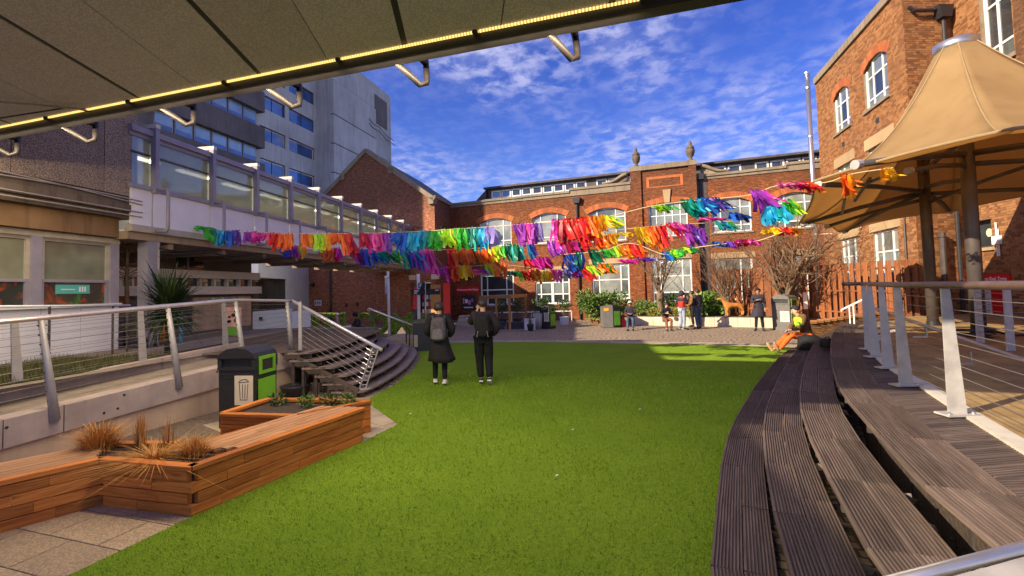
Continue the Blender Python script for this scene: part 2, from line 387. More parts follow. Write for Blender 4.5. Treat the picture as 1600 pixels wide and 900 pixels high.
M['fence_wood'] = m_wood('red_brown_fence', (0.34, 0.125, 0.048), (0.15, 0.05, 0.02), obj=0.3)
M['pergola'] = m_wood('pergola_softwood', (0.55, 0.29, 0.10), (0.36, 0.17, 0.055))
M['deck'] = m_wood('weathered_dark_deck', (0.165, 0.122, 0.102), (0.070, 0.050, 0.042), obj=0.28, knots=False, rough=0.6)
M['ramp_conc'] = m_concrete('mauve_concrete', (0.47, 0.38, 0.34), 0.25, scale=2.2)
M['plinth'] = m_concrete('cream_render', (0.62, 0.47, 0.33), 0.3, scale=1.4)
M['kerb'] = m_concrete('pale_kerb', (0.55, 0.51, 0.43), 0.3)
M['bench_stone'] = m_concrete('pale_bench_stone', (0.62, 0.53, 0.40), 0.25)
# ================================================================== pieces
_pl = {}
def plank_mesh(L, w, h, mat, grooves=0, bev=0.005):
    """A board along local x, its middle at the origin, with softened edges (and grooves along its top)."""
    key = (round(L, 2), round(w, 3), round(h, 3), mat.name, grooves)
    if key in _pl: return _pl[key]
    b = bev; y, z = w / 2, h / 2
    if grooves:
        top = []; n = grooves; st = w / n
        for i in range(n):
            a = -y + st * i
            top += [(a + st * .06, z), (a + st * .52, z), (a + st * .58, z - .015), (a + st * 1.0, z - .015)] if i < n - 1 else [(a + st * .12, z), (a + st * .88, z)]
        sec = [(-y, -z), (-y, z - b)] + top + [(y, z - b), (y, -z)]
        sec = sec[::-1]
    else:
        sec = [(-y + b, -z), (y - b, -z), (y, -z + b), (y, z - b), (y - b, z), (-y + b, z), (-y, z - b), (-y, -z + b)]
    k = len(sec); vs = [(-L / 2, a, c) for a, c in sec] + [(L / 2, a, c) for a, c in sec]
    fs = [tuple(range(k))[::-1], tuple(range(k, 2 * k))] + [(i, (i + 1) % k, k + (i + 1) % k, k + i) for i in range(k)]
    me = bpy.data.meshes.new('board'); me.from_pydata(vs, [], fs); me.materials.append(mat); me.update()
    _pl[key] = me; return me
def plank(name, parent, p, q, w, h, mat, grooves=0, up=(0, 0, 1), label=None, gap=0.004):
    p, q = Vector(p), Vector(q); d = q - p; L = d.length - gap
    x = d.normalized(); y = Vector(up).cross(x)
    if y.length < 1e-4: y = Vector((1, 0, 0)).cross(x)
    y.normalize(); z = x.cross(y)
    o = bpy.data.objects.new(name, plank_mesh(L, w, h, mat, grooves)); COL.objects.link(o)
    m = Matrix((x, y, z)).transposed().to_4x4(); m.translation = (p + q) / 2
    if parent is not None:
        o.parent = parent
        if parent.name in INV: o.matrix_parent_inverse = INV[parent.name]
    o.matrix_basis = m
    if label: o['label'] = label
    return o

# ================================================================== ground
def build_ground():
    g = G('plaza_paving'); p = g.pos()
    t = g.N.new('ShaderNodeTexBrick'); g.L.new(g.mapping(p, rot=(0, 0, 0.36)), t.inputs['Vector'])
    t.inputs['Brick Width'].default_value = 0.11; t.inputs['Row Height'].default_value = 0.11; t.inputs['Mortar Size'].default_value = 0.012; t.inputs['Scale'].default_value = 1
    g.set(t.inputs['Color1'], (0.60, 0.46, 0.29)); g.set(t.inputs['Color2'], (0.42, 0.32, 0.20)); g.set(t.inputs['Mortar'], (0.13, 0.10, 0.075))
    # fans of setts: concentric arcs of small stones laid in offset circles
    n = g.remap(g.noise(p, 0.4, 5), 0.3, 0.7)
    def fan(off):
        v = g.voronoi(g.mapping(p, scale=(0.55, 0.55, 0.0), loc=off), 1.0, rnd=0.0)
        return g.math('SINE', g.math('MULTIPLY', v, 62.0))
    ring = fan((0.3, 0.1, 0))
    col = g.mix(g.remap(ring, -0.2, -0.75), t.outputs['Color'], (0.15, 0.115, 0.085))
    col = g.mix(g.math('MULTIPLY', n, 0.35), col, (0.20, 0.16, 0.12))
    g.P('Base Color', col); g.P('Roughness', 0.8)
    g.bump(g.math('ADD', g.math('SUBTRACT', 1.0, t.outputs['Fac']), g.remap(ring, -0.75, 0.2)), 0.7, 0.012)
    M['setts'] = g.mat
    far = plain('town_ground', (0.16, 0.145, 0.13), 0.9, var=0.2, scale=0.5)
    R = 900; nseg = 48
    mb = MB(); mb.add([(math.cos(2 * PI * i / nseg) * R, math.sin(2 * PI * i / nseg) * R, -0.02) for i in range(nseg)], [tuple(range(nseg))])
    struct(mb.build('ground', far))
    mb = MB(); mb.add([(-24, -6, 0), (22, -6, 0), (22, 36, 0), (-24, 36, 0)], [(0, 1, 2, 3)])
    struct(mb.build('plaza_paving', M['setts']))
build_ground()

# artificial lawn ---------------------------------------------------------
EDGE = [(0.55, 1.2), (0.86, 2.1), (1.2, 3.01), (1.37, 3.36), (1.93, 4.52), (2.52, 5.62), (3.15, 6.63), (4.51, 8.65), (6.27, 11.11), (7.35, 12.5), (8.45, 13.55), (9.9, 14.45), (11.6, 14.9)]
EDGE_S = spline([(x, y, 0) for x, y in EDGE], 6)
_g = lambda px, py: at(px, py, z=0.0)
STAIR0 = [(-3.15, 8.86), (-2.86, 8.95), (-2.72, 10.0), (-2.70, 11.7), (-2.95, 14.0), (-3.3, 15.4), (-3.8, 16.4)]
def lawn_outline():
    L = [Vector((p.x + 0.05, p.y, 0)) for p in EDGE_S if p.y < 14.0]
    far = spline([_g(1232, 543), _g(1100, 539), _g(1000, 537.5), _g(900, 535.5), _g(800, 535), _g(700, 536.5), _g(655, 541)], 5)
    left = [Vector((x + 0.12, y, 0)) for x, y in STAIR0[::-1][1:-1]]
    rest = [_g(571, 628), _g(622, 664), _g(570, 690), _g(300, 809), _g(110, 900), _g(-100, 990), Vector((-3.1, 1.2, 0))]
    return L + far + left + rest
LAWN = lawn_outline()
def m_blade():
    g = G('grass_blade'); p = g.pos(); c = g.mix(g.rnd_island(), (0.15, 0.28, 0.016), (0.33, 0.51, 0.05))
    c = g.mix(g.remap(g.noise(p, 1.1, 4, 0.6, 0.4), 0.42, 0.66, 0, 0.55), c, (0.13, 0.25, 0.014)); c = g.mix(g.remap(g.noise(g.mapping(p, scale=(1.0, 0.3, 1), loc=(3, 9, 0)), 0.9, 3), 0.55, 0.72, 0, 0.5), c, (0.38, 0.48, 0.06))
    g.P('Base Color', c); g.P('Roughness', 0.8); g.P('Specular IOR Level', 0.1); return g.mat
def build_lawn():
    g = G('artificial_grass'); p = g.pos()
    fine = g.noise(p, 95, 3, 0.7); mid = g.noise(p, 22, 4, 0.6); big = g.noise(p, 0.9, 4, 0.6)
    mot = g.voronoi(p, 55)
    c = g.mix(g.remap(fine, 0.3, 0.7), (0.13, 0.25, 0.014), (0.32, 0.50, 0.040))
    c = g.mix(g.remap(mid, 0.35, 0.7, 0, 0.55), c, (0.36, 0.50, 0.05))
    c = g.mix(g.remap(big, 0.35, 0.7, 0, 0.4), c, (0.14, 0.29, 0.018))
    g.P('Base Color', c); g.P('Roughness', 0.9); g.P('Specular IOR Level', 0.05)
    g.bump(g.math('ADD', fine, g.math('MULTIPLY', mot, 0.7)), 0.9, 0.03)
    M['grass'] = g.mat
    mb = MB(); z0 = 0.012; n = len(LAWN)
    mb.add([(q.x, q.y, z0) for q in LAWN], [tuple(range(n))])
    o = mb.build('lawn', M['grass']); struct(o)
    # pile: short blades where the camera is close enough to tell them
    poly = np.array([(q.x, q.y) for q in LAWN]); K = 150000
    yy = 1.6 + (rng.random(K) ** 1.7) * 9.5; xx = rng.uniform(-6, 6.5, K)
    inside = np.zeros(K, bool); j = n - 1
    for i in range(n):
        xi, yi = poly[i]; xj, yj = poly[j]
        c = ((yi > yy) != (yj > yy)) & (xx < (xj - xi) * (yy - yi) / (yj - yi + 1e-12) + xi); inside ^= c; j = i
    xx, yy = xx[inside], yy[inside]; k = len(xx)
    sc = 0.6 + 0.14 * yy
    h = rng.uniform(.010, .024, k) * sc; w = rng.uniform(.0022, .0042, k) * sc; a = rng.uniform(0, 2 * PI, k); ln = rng.uniform(-.016, .016, (k, 2))
    ca, sa = np.cos(a) * w, np.sin(a) * w
    V = np.zeros((k, 3, 3)); V[:, 0] = np.stack([xx - ca, yy - sa, np.full(k, z0)], 1); V[:, 1] = np.stack([xx + ca, yy + sa, np.full(k, z0)], 1)
    V[:, 2] = np.stack([xx + ln[:, 0], yy + ln[:, 1], z0 + h], 1)
    me = bpy.data.meshes.new('lawn_pile'); me.vertices.add(3 * k); me.vertices.foreach_set('co', V.reshape(-1))
    me.loops.add(3 * k); me.loops.foreach_set('vertex_index', np.arange(3 * k)); me.polygons.add(k)
    me.polygons.foreach_set('loop_start', np.arange(k) * 3); me.update(calc_edges=True)
    me.materials.append(m_blade())
    stuff(link('lawn_pile', me))
    # specks of litter and a few leaves on the grass
    for i, (px, py) in enumerate([(895, 672), (641, 647), (610, 604), (1000, 640), (870, 744), (700, 580)]):
        q = at(px, py, z=0.03); mb = MB(); s = 0.014
        mb.obox(q - Vector((s, s / 2, .0)), (2 * s, 0.01, 0.006), (0, s, 0.004), (0, 0, .005))
        tag(mb.build('litter_scrap', M['white']), ['white paper scrap on the lawn, alone in the middle of the grass', 'pale paper scrap on the lawn right of the timber bench tip', 'tiny white scrap on the grass beside the left stair', 'white speck of paper right of the right-hand walker', 'little white scrap on open grass, the nearest to the camera', 'small scrap at the grey-shoed walker\'s feet'][i], 'litter', 'scraps of litter on the lawn')
build_lawn()

# slabs along the far edge of the lawn and the near left corner -----------
def build_slabs():
    rows = [(-4.5, 12.2)]
    for k, x0 in enumerate(np.arange(-3.4, 8.6, 0.62)):
        # one row of slabs follows the far edge of the grass
        def edge(x):
            best = min(FAR_E, key=lambda q: abs(q.x - x)); return best.y
        y0, y1 = edge(x0) + 0.02, edge(x0 + 0.62) + 0.02
        mb = MB(); mb.prism([(x0 + .006, y0, 0.001), (x0 + .614, y1, 0.001), (x0 + .70, y1 + .62, 0.001), (x0 + .092, y0 + .62, 0.001)], (0, 0, 0.012 + 0.004 * random.random()))
        mb.build('slab', M['slab'], PAV)
    # near left corner: rows of aggregate slabs running with the bench
    A = _g(290, 815); u = Vector((0.93, -0.30, 0)).normalized(); v = Vector((0.30, 0.93, 0)).normalized(); w, l = 0.40, 0.62
    for i in range(-6, 3):
        for j in range(-6, 3):
            o = A + u * (i * l + (0.31 if j % 2 else 0)) + v * (j * w - 0.1)
            c = o + u * l / 2 + v * w / 2
            if c.y < 1.6 or c.y > 4.9 or c.x > -1.0 or c.x < -7: continue
            mb = MB(); mb.obox(o + Vector((0, 0, 0.001)) + u * .006 + v * .006, u * (l - .012), v * (w - .012), (0, 0, 0.006 + 0.0015 * random.random()))
            mb.build('slab', M['slab_agg'], PAV)
    A = _g(585, 690); u = Vector((0.6, 0.8, 0)); v = Vector((-0.8, 0.6, 0))
    for i in range(-2, 4):
        for j in range(-2, 6):
            o = A + u * i * 0.5 + v * j * 0.5
            mb = MB(); mb.obox(o + Vector((0, 0, 0.001)) + u * .006 + v * .006, u * .488, v * .488, (0, 0, 0.006 + 0.0015 * random.random()))
            mb.build('slab', M['slab'], PAV)
FAR_E = sorted([q for q in LAWN if q.y > 13.3 and q.x > -3.6], key=lambda q: q.x)
FAR_E = spline(FAR_E, 6)
M['slab'] = m_concrete('plaza_slab', (0.42, 0.345, 0.25), 0.15, obj=0.14, scale=2)
M['slab_agg'] = m_concrete('aggregate_slab', (0.36, 0.27, 0.175), 0.2, 0.55, obj=0.16, scale=2)
PAV = struct(MB().add([(-7.5, 0.8, 0.004), (-0.8, 0.8, 0.004), (-0.8, 8.7, 0.004), (-7.5, 8.7, 0.004)], [(0, 1, 2, 3)]).build('paving_bed', M['gravel']))
build_slabs()

# ================================================================== right-hand timber steps and deck
def offset(curve, d):                           # shift a plan curve to its right
    out = []
    for i, p in enumerate(curve):
        t = (curve[min(i + 1, len(curve) - 1)] - curve[max(i - 1, 0)]).normalized()
        out.append(p + Vector((t.y, -t.x, 0)) * d)
    return out
STEP_Z = [0.17, 0.40, 0.60, 0.85]; STEP_D = [0.0, 0.39, 0.76, 1.13]; BW = 0.19
def resample(curve, step, start=0.0):
    out = []; acc = -start; last = curve[0]
    for a, b in zip(curve, curve[1:]):
        seg = (b - a).length
        while acc + seg >= 0 and seg > 1e-9:
            t = -acc / seg
            if t > 1: break
            out.append(a.lerp(b, t)); acc -= step
        acc += seg
    return out
def build_steps():
    root = thing('timber_steps', 'curved grooved dark timber steps rising from the lawn to the right-hand deck', 'steps', (2.5, 4.5, 0))
    lens = [0.95, 1.0, 0.98, 1.02]
    for k in range(4):
        for b in range(2):
            c = offset(EDGE_S, STEP_D[k] + 0.01 + BW / 2 + b * (BW + 0.006))
            pts = resample(c, lens[k], 0.1 + 0.27 * k + (0.0 if k != 1 else 0.3 * b))
            for i, (p, q) in enumerate(zip(pts, pts[1:])):
                jit = random.uniform(-.004, .004)
                plank('step_board', root, p + Vector((0, 0, STEP_Z[k] - .016 + jit)), q + Vector((0, 0, STEP_Z[k] - .016 + jit)), BW, 0.034, M['deck'], grooves=9, gap=0.010)
        # dark bearers below the boards, a riser set well back
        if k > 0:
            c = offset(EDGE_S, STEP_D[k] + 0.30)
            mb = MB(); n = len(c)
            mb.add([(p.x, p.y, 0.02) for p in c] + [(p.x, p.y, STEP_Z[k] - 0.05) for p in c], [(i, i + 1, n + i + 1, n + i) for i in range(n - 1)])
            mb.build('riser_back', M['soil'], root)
        c = offset(EDGE_S, STEP_D[k] + 0.2); pts = resample(c, 1.05, 0.2)
        mb = MB()
        for i, p in enumerate(pts[:-1]):
            t = (pts[i + 1] - p).normalized(); nn = Vector((t.y, -t.x, 0))
            z1 = STEP_Z[k] - 0.037
            mb.obox(p - nn * 0.17 - t * .02 + Vector((0, 0, z1 - 0.07)), nn * 0.34, t * 0.04, (0, 0, 0.07))
            if k: mb.obox(p + nn * .09 - t * .02 + Vector((0, 0, 0.004)), nn * 0.05, t * 0.05, (0, 0, z1 - 0.075))
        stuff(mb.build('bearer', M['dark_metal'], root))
    # rubble stones lying in the open risers
    sm = bpy.data.meshes.new('stone'); sb = MB().sphere((0, 0, 0), 0.09, 7, 5, (1, .8, .5)); 
    sm.from_pydata([(v[0] + random.uniform(-.018, .018), v[1] + random.uniform(-.018, .018), v[2] + random.uniform(-.012, .012)) for v in sb.v], [], sb.f)
    sm.materials.append(M['stone_rubble']); sm.update()
    for k in (2, 3):
        c = offset(EDGE_S, STEP_D[k] + 0.06); pts = resample(c, 0.31, 0.1)
        for p in pts[2:34]:
            if random.random() < .25: continue
            s = random.uniform(.5, 1.0)
            inst(sm, 'stone', root, (p.x + random.uniform(-.05, .05), p.y, STEP_Z[k - 1] - 0.10 + random.uniform(-.03, .03)), (random.random(), random.random(), random.random() * 6), (s, s, s))
    mb = MB(); c = offset(EDGE_S, 0.06); n = len(c)   # edge board on the grass side
    mb.add([(p.x, p.y, 0.0) for p in c] + [(p.x, p.y, 0.113) for p in c], [(i, i + 1, n + i + 1, n + i) for i in range(n - 1)])
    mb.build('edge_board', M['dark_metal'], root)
M['stone_rubble'] = plain('rubble_stone', (0.25, 0.21, 0.18), 0.85, var=0.4, scale=12, bump=0.6, bscale=30, obj=0.35)
build_steps()
DECK_IN = offset(EDGE_S, 1.13 + 2 * BW + 0.02)
KERB = [at(1640, 730, z=.85), at(1600, 705, z=.85), at(1495, 640, z=.85), at(1430, 598, z=.85), at(1388, 574, z=.85), at(1368, 556, z=.85), at(1357, 543, z=.85), Vector((7.2, 9.2, .85)), Vector((8.6, 10.5, .85))]
def build_right_deck():
    deck = struct(MB().add([(p.x, p.y, 0.80) for p in DECK_IN] + [(18, 14.9, .80), (18, -2, .80), (2.1, -2, .80)], [tuple(range(len(DECK_IN) + 3))]).build('right_deck', M['soil']))
    # near strip of decking: narrow boards crossing the walkway, cut along the curve and the kerb
    kl = spline(KERB, 8)
    def kerb_x(y):
        for a, b in zip(kl, kl[1:]):
            if (a.y - y) * (b.y - y) <= 0 and abs(b.y - a.y) > 1e-6: return a.x + (b.x - a.x) * (y - a.y) / (b.y - a.y)
        return None
    def in_x(y):
        for a, b in zip(DECK_IN, DECK_IN[1:]):
            if (a.y - y) * (b.y - y) <= 0 and abs(b.y - a.y) > 1e-6: return a.x + (b.x - a.x) * (y - a.y) / (b.y - a.y)
        return None
    y = 0.75
    while y < 11.4:
        xa = in_x(y); xb = kerb_x(y + 0.1) if y > 2.6 else 3.6
        if xa is not None:
            xb = xb or (xa + 2.2)
            w = 0.14
            plank('deck_board', deck, (xa - .03, y, .826), (max(xb, xa + .3), y + 0.06, .826), w, 0.028, M['deck'], grooves=5)
        y += 0.146
    # wide floor beyond the kerb: mottled brown resin surface
    g = plain('brown_resin_floor', (0.26, 0.165, 0.060), 0.85, var=0.3, scale=3, bump=0.7, bscale=90, bdist=0.006, c2=(0.40, 0.26, 0.095))
    ks = kl
    poly = [(p.x + .1, p.y + .02, .851) for p in ks] + [(9.6, 11.6, .851), (12.0, 14.2, .851), (18, 14.9, .851), (18, 1.0, .851), (4.2, 1.0, .851)]
    mb = MB(); mb.add(poly, [tuple(range(len(poly)))]); struct(mb.build('right_terrace', g))
    mb = MB()
    for a, b in zip(ks, ks[1:]): mb.beam((a.x + .05, a.y, .845), (b.x + .05, b.y, .845), 0.13, 0.03)
    struct(mb.build('kerb_strip', M['kerb']))
    y0 = [p for p in DECK_IN if p.y > 11.2]
    mb = MB(); mb.add([(p.x, p.y, .846) for p in y0] + [(12, 14.0, .846), (9.4, 11.0, .846)], [tuple(range(len(y0) + 2))]); struct(mb.build('terrace_edge', g))
build_right_deck()

# ================================================================== left ramp, deck and curved stair
RP0 = Vector((-6.06, 5.49, 0)); RDIR = Vector((1.43, 4.28, 0)).normalized(); RNRM = Vector((RDIR.y, -RDIR.x, 0))   # outer face of the ramp
def ramp(d, z, off=0.0): p = RP0 + RDIR * d + RNRM * off; return Vector((p.x, p.y, z))
def rz_top(d): return 0.615 + 0.052 * d            # ramp surface rises to the deck
def build_ramp():
    root = thing('access_ramp', 'concrete access ramp with mauve coping panels and cream plinth wall', 'ramp', tuple(ramp(2, 0)))
    cuts = [-6.0, -3.2, -1.35, 0.02, 0.6, 2.85, 4.55]
    for a, b in zip(cuts, cuts[1:]):
        mb = MB(); h = 0.34
        mb.prism([ramp(a + .006, rz_top(a) - h), ramp(b - .006, rz_top(b) - h), ramp(b - .006, rz_top(b)), ramp(a + .006, rz_top(a))], -RNRM * 0.30)
        mb.build('coping_panel', M['ramp_conc'], root)
        mb = MB()
        mb.prism([ramp(a + .006, rz_top(a) - .25, -1.5), ramp(b - .006, rz_top(b) - .25, -1.5), ramp(b - .006, rz_top(b) + .13, -1.5), ramp(a + .006, rz_top(a) + .13, -1.5)], -RNRM * 0.16)
        mb.build('back_kerb', M['ramp_conc'], root)
    mb = MB(); mb.prism([ramp(-6, -.01, -.06), ramp(4.55, -.01, -.06), ramp(4.55, rz_top(4.5) - .345, -.06), ramp(-6, rz_top(-6) - .345, -.06)], -RNRM * 0.2); mb.build('plinth_wall', M['plinth'], root)
    mb = MB(); mb.prism([ramp(-6, .1, -.31), ramp(4.55, .1, -.31), ramp(4.55, rz_top(4.5) - .06, -.31), ramp(-6, rz_top(-6) - .06, -.31)], -RNRM * 1.18); mb.build('walkway', M['ramp_walk'], root)
    for d, dz in [(-.95, .25), (-.95, .13), (.05, .10), (1.05, .24), (1.22, .23), (2.95, .13), (3.05, .11), (1.3, .06), (-.2, .06), (2.75, .06)]:
        p = ramp(d, rz_top(d) - dz); mb = MB(); mb.tube([p - RNRM * .01, p + RNRM * .004], .018, 8); mb.build('bolt_hole', M['ink'], root)
M['ramp_walk'] = plain('ramp_surface', (0.25, 0.20, 0.15), 0.9, var=0.2, scale=5, bump=0.5, bscale=70)
build_ramp()
def build_left_ground():
    tz = 0.83
    terr = struct(MB().add([(-24, -6, tz), (-8.0, -6, tz), (-7.55, 3, tz), (-7.3, 4.8, tz), (-6.2, 9.8, tz), (-4.7, 9.8, tz), (-4.7, 15.3, tz), (-4.7, 15.8, tz), (-24, 21.4, tz)], [tuple(range(9))]).build('left_terrace', M['ramp_walk']))
    # deck boards running across, cut by the stair nosing
    pr = [(-4.55, 9.4), (-4.05, 9.75), (-3.95, 10.8), (-3.92, 12.0), (-3.92, 13.4), (-4.1, 14.4), (-4.6, 15.2)]
    def xe(y):
        for a, b in zip(pr, pr[1:]):
            if a[1] <= y <= b[1]: return a[0] + (b[0] - a[0]) * (y - a[1]) / (b[1] - a[1])
        return -4.6
    y = 9.48
    while y < 15.2:
        plank('deck_board', terr, (-7.2, y, .843), (xe(y) - .02, y, .843), 0.145, 0.03, M['deck'], grooves=6)
        y += 0.152
    mb = MB(); mb.prism([(-4.75, 9.8, 0), (-4.75, 15.4, 0), (-4.75, 15.4, .82), (-4.75, 9.8, .82)], (-.2, 0, 0)); struct(mb.build('deck_wall', M['soil']))
build_left_ground()
def build_stair():
    root = thing('curved_stair', 'dark timber curved stair with open risers from the left deck to the lawn', 'stair', (-3.3, 11, 0))
    Z = [0.14, 0.28, 0.42, 0.57, 0.71, 0.85]; X = [0, -.2, -.38, -.66, -.95, -1.18]
    for k in range(6):
        def curve(off):
            pts = []
            for i, (x, y) in enumerate(STAIR0):
                yy = y + .08 * k if i < 3 else y - .42 * k * (i - 2) / 4
                pts.append((x + X[k], yy, Z[k]))
            s = spline(pts, 6); return [p + Vector((-off, (0.06 * off if i < 3 else 0), 0)) for i, p in enumerate(s)]
        o = curve(0); wd = 0.36 if k < 5 else 0.2
        xi = [Vector((p.x - wd, p.y, p.z)) for p in o]
        # two or three boards lie side by side on every tread, in lengths
        nb = 2
        for b in range(nb):
            a0, a1 = b / nb, (b + 1) / nb
            cuts = list(range(0, len(o) - 1, 9)) + [len(o) - 1]
            for i0, i1 in zip(cuts, cuts[1:]):
                if i1 - i0 < 1: continue
                s = slice(i0, i1 + 1)
                ou = [Vector((p.x - wd * a0 - .003, p.y, Z[k] - .035)) for p in o[s]]; inn = [Vector((p.x - wd * a1 + .003, p.y, Z[k] - .035)) for p in o[s]]
                mb = MB(); n = len(ou)
                vs = ou + inn + [v + Vector((0, 0, .035)) for v in ou + inn]; f = []
                for i in range(n - 1):
                    f += [(2 * n + i, 2 * n + i + 1, 3 * n + i + 1, 3 * n + i), (i, n + i, n + i + 1, i + 1), (i, i + 1, 2 * n + i + 1, 2 * n + i), (n + i, 3 * n + i, 3 * n + i + 1, n + i + 1)]
                f += [(0, 2 * n, 3 * n, n), (n - 1, 2 * n - 1, 4 * n - 1, 3 * n - 1)]
                mb.add(vs, f); mb.build('tread_board', M['stair_deck'], root)
        # steel bearers seen through the open risers
        mb = MB()
        for i in range(2, len(o) - 1, 4):
            p = o[i]; mb.obox((p.x - .34, p.y - .02, Z[k] - .12), (.30, 0, 0), (0, .04, 0), (0, 0, .08))
            if k: mb.obox((p.x - .2, p.y - .02, .0), (.05, 0, 0), (0, .04, 0), (0, 0, Z[k] - .12))
        stuff(mb.build('bearer', M['dark_metal'], root))
    mb = MB(); a, b = Vector((-4.62, 9.36, .80)), Vector((-3.0, 8.86, .09))
    mb.beam(a, b, 0.05, 0.19); mb.build('stringer', M['stair_deck_plain'], root)
    mb = MB(); mb.prism([(-4.6, 10.2, 0), (-4.3, 10.2, .7), (-4.3, 14.5, .7), (-4.6, 14.5, 0)], (-.1, 0, 0)); mb.build('back_panel', M['soil'], root)
    for i in range(9):
        p = a.lerp(b, .08 + .1 * i) + Vector((0, -.03, .02)); mb = MB(); mb.tube([p, p + Vector((0, -.008, 0))], .012, 6); mb.build('bolt', M['ink'], root)
M['stair_deck'] = plain('dark_stair_timber', (0.22, 0.165, 0.14), 0.55, var=0.35, scale=9, bump=0.5, bscale=40, obj=0.2)
M['stair_deck_plain'] = plain('dark_stringer', (0.10, 0.075, 0.062), 0.55, var=0.3, scale=7)
build_stair()
# ================================================================== building helpers
def wpt(O, d, n, s, z, off=0.0): p = Vector(O) + d * s + n * off; return Vector((p.x, p.y, z))
def wall(mb, O, d, n, s0, s1, z0, z1, holes=(), depth=0.22, mi=0, top=None):
    """A wall face with openings cut in it and their reveals; n points outward."""
    ss = sorted({s0, s1, *[h[0] for h in holes], *[h[1] for h in holes]}); zs = sorted({z0, z1, *[h[2] for h in holes], *[h[3] for h in holes]})
    ss = [s for s in ss if s0 <= s <= s1]; zs = [z for z in zs if z0 <= z <= z1]
    for a, b in zip(ss, ss[1:]):
        for c, e in zip(zs, zs[1:]):
            ms, mz = (a + b) / 2, (c + e) / 2
            if any(h[0] < ms < h[1] and h[2] < mz < h[3] for h in holes): continue
            mb.add([wpt(O, d, n, a, c), wpt(O, d, n, b, c), wpt(O, d, n, b, e), wpt(O, d, n, a, e)], [(0, 1, 2, 3)], mi)
    for a, b, c, e in [h[:4] for h in holes]:
        q = [(a, c), (b, c), (b, e), (a, e)]
        for i in range(4):
            (x0, y0), (x1, y1) = q[i], q[(i + 1) % 4]
            mb.add([wpt(O, d, n, x0, y0), wpt(O, d, n, x1, y1), wpt(O, d, n, x1, y1, -depth), wpt(O, d, n, x0, y0, -depth)], [(0, 1, 2, 3)], mi)
def wbox(mb, O, d, n, s0, s1, z0, z1, o0, o1, mi=0):
    return mb.obox(wpt(O, d, n, s0, z0, o0), d * (s1 - s0), n * (o1 - o0), (0, 0, z1 - z0), mi)
def window(root, O, d, n, s0, s1, z0, z1, cols, rows, panes, frame, set_in=0.12, bar=0.05, edge=None, name='window', skip=()):
    """Frame bars as one part, each pane of glass a sub-part."""
    edge = edge or bar * 1.3; mb = MB(); W, H = s1 - s0, z1 - z0
    wbox(mb, O, d, n, s0, s1, z0, z0 + edge, -set_in - .04, -set_in + .02); wbox(mb, O, d, n, s0, s1, z1 - edge, z1, -set_in - .04, -set_in + .02)
    wbox(mb, O, d, n, s0, s0 + edge, z0 + edge, z1 - edge, -set_in - .04, -set_in + .02); wbox(mb, O, d, n, s1 - edge, s1, z0 + edge, z1 - edge, -set_in - .04, -set_in + .02)
    cs = [s0 + edge] + [s0 + W * c for c in cols] + [s1 - edge]; rs = [z0 + edge] + [z0 + H * r for r in rows] + [z1 - edge]
    for c in cs[1:-1]: wbox(mb, O, d, n, c - bar / 2, c + bar / 2, z0 + edge, z1 - edge, -set_in - .035, -set_in + .012)
    for r in rs[1:-1]: wbox(mb, O, d, n, s0 + edge, s1 - edge, r - bar / 2, r + bar / 2, -set_in - .033, -set_in + .006)
    fr = mb.build(name, frame, root)
    for i, (a, b) in enumerate(zip(cs, cs[1:])):
        for j, (c, e) in enumerate(zip(rs, rs[1:])):
            m = panes(i, j) if callable(panes) else panes
            pm = MB(); wbox(pm, O, d, n, a + bar * .3, b - bar * .3, c + bar * .3, e - bar * .3, -set_in - .03, -set_in - .015)
            pm.build('pane', m, fr)
    return fr
def arch_infill(mb, O, d, n, s0, s1, z_spring, z_top, depth, mi=0, k=10):
    """Masonry between a segmental arch and the square head of its opening."""
    w = (s1 - s0) / 2; r = z_top - z_spring; R = (w * w + r * r) / (2 * r); cz = z_top - R
    pts = []
    for i in range(k + 1):
        s = s0 + (s1 - s0) * i / k; x = s - (s0 + s1) / 2; pts.append((s, cz + math.sqrt(max(R * R - x * x, 0)) - .004))
    for (a, za), (b, zb) in zip(pts, pts[1:]):
        mb.prism([wpt(O, d, n, a, za, -.001), wpt(O, d, n, b, zb, -.001), wpt(O, d, n, b, z_top + .001, -.001), wpt(O, d, n, a, z_top + .001, -.001)], -n * depth, mi)
    return R, cz
def arch_band(root, O, d, n, s0, s1, z_spring, z_top, h, mat, k=22):
    w = (s1 - s0) / 2; r = z_top - z_spring; R = (w * w + r * r) / (2 * r); cz = z_top - R; cs = (s0 + s1) / 2
    a0 = math.asin(w / R) * 1.06; mb = MB()
    for i in range(k):
        t0 = -a0 + 2 * a0 * (i + .04) / k; t1 = -a0 + 2 * a0 * (i + .96) / k
        q = [(cs + math.sin(t) * rr, cz + math.cos(t) * rr) for rr, t in ((R, t0), (R, t1), (R + h, t1), (R + h, t0))]
        mb.prism([wpt(O, d, n, s, z, .001) for s, z in q], n * .014)
    stuff(mb.build('arch_bricks', mat, root))
def text_mesh(name, body, size, mat, parent, O, d, n, s, z, off=0.006, align='LEFT', bold=0.0):
    cu = bpy.data.curves.new(name, 'FONT'); cu.body = body; cu.size = size; cu.align_x = align; cu.extrude = 0.002; cu.offset = bold
    t = bpy.data.objects.new(name, cu); COL.objects.link(t)
    bpy.context.view_layer.update()
    me = bpy.data.meshes.new_from_object(t); bpy.data.objects.remove(t); me.materials.clear(); me.materials.append(mat)
    x = Vector(d).normalized(); zz = Vector(n).normalized(); y = Vector((0, 0, 1)) if abs(zz.z) < .9 else zz.cross(x)
    m = Matrix((x, y, zz)).transposed().to_4x4(); m.translation = wpt(O, d, n, s, z, off); me.transform(m)
    return link(name, me, parent)

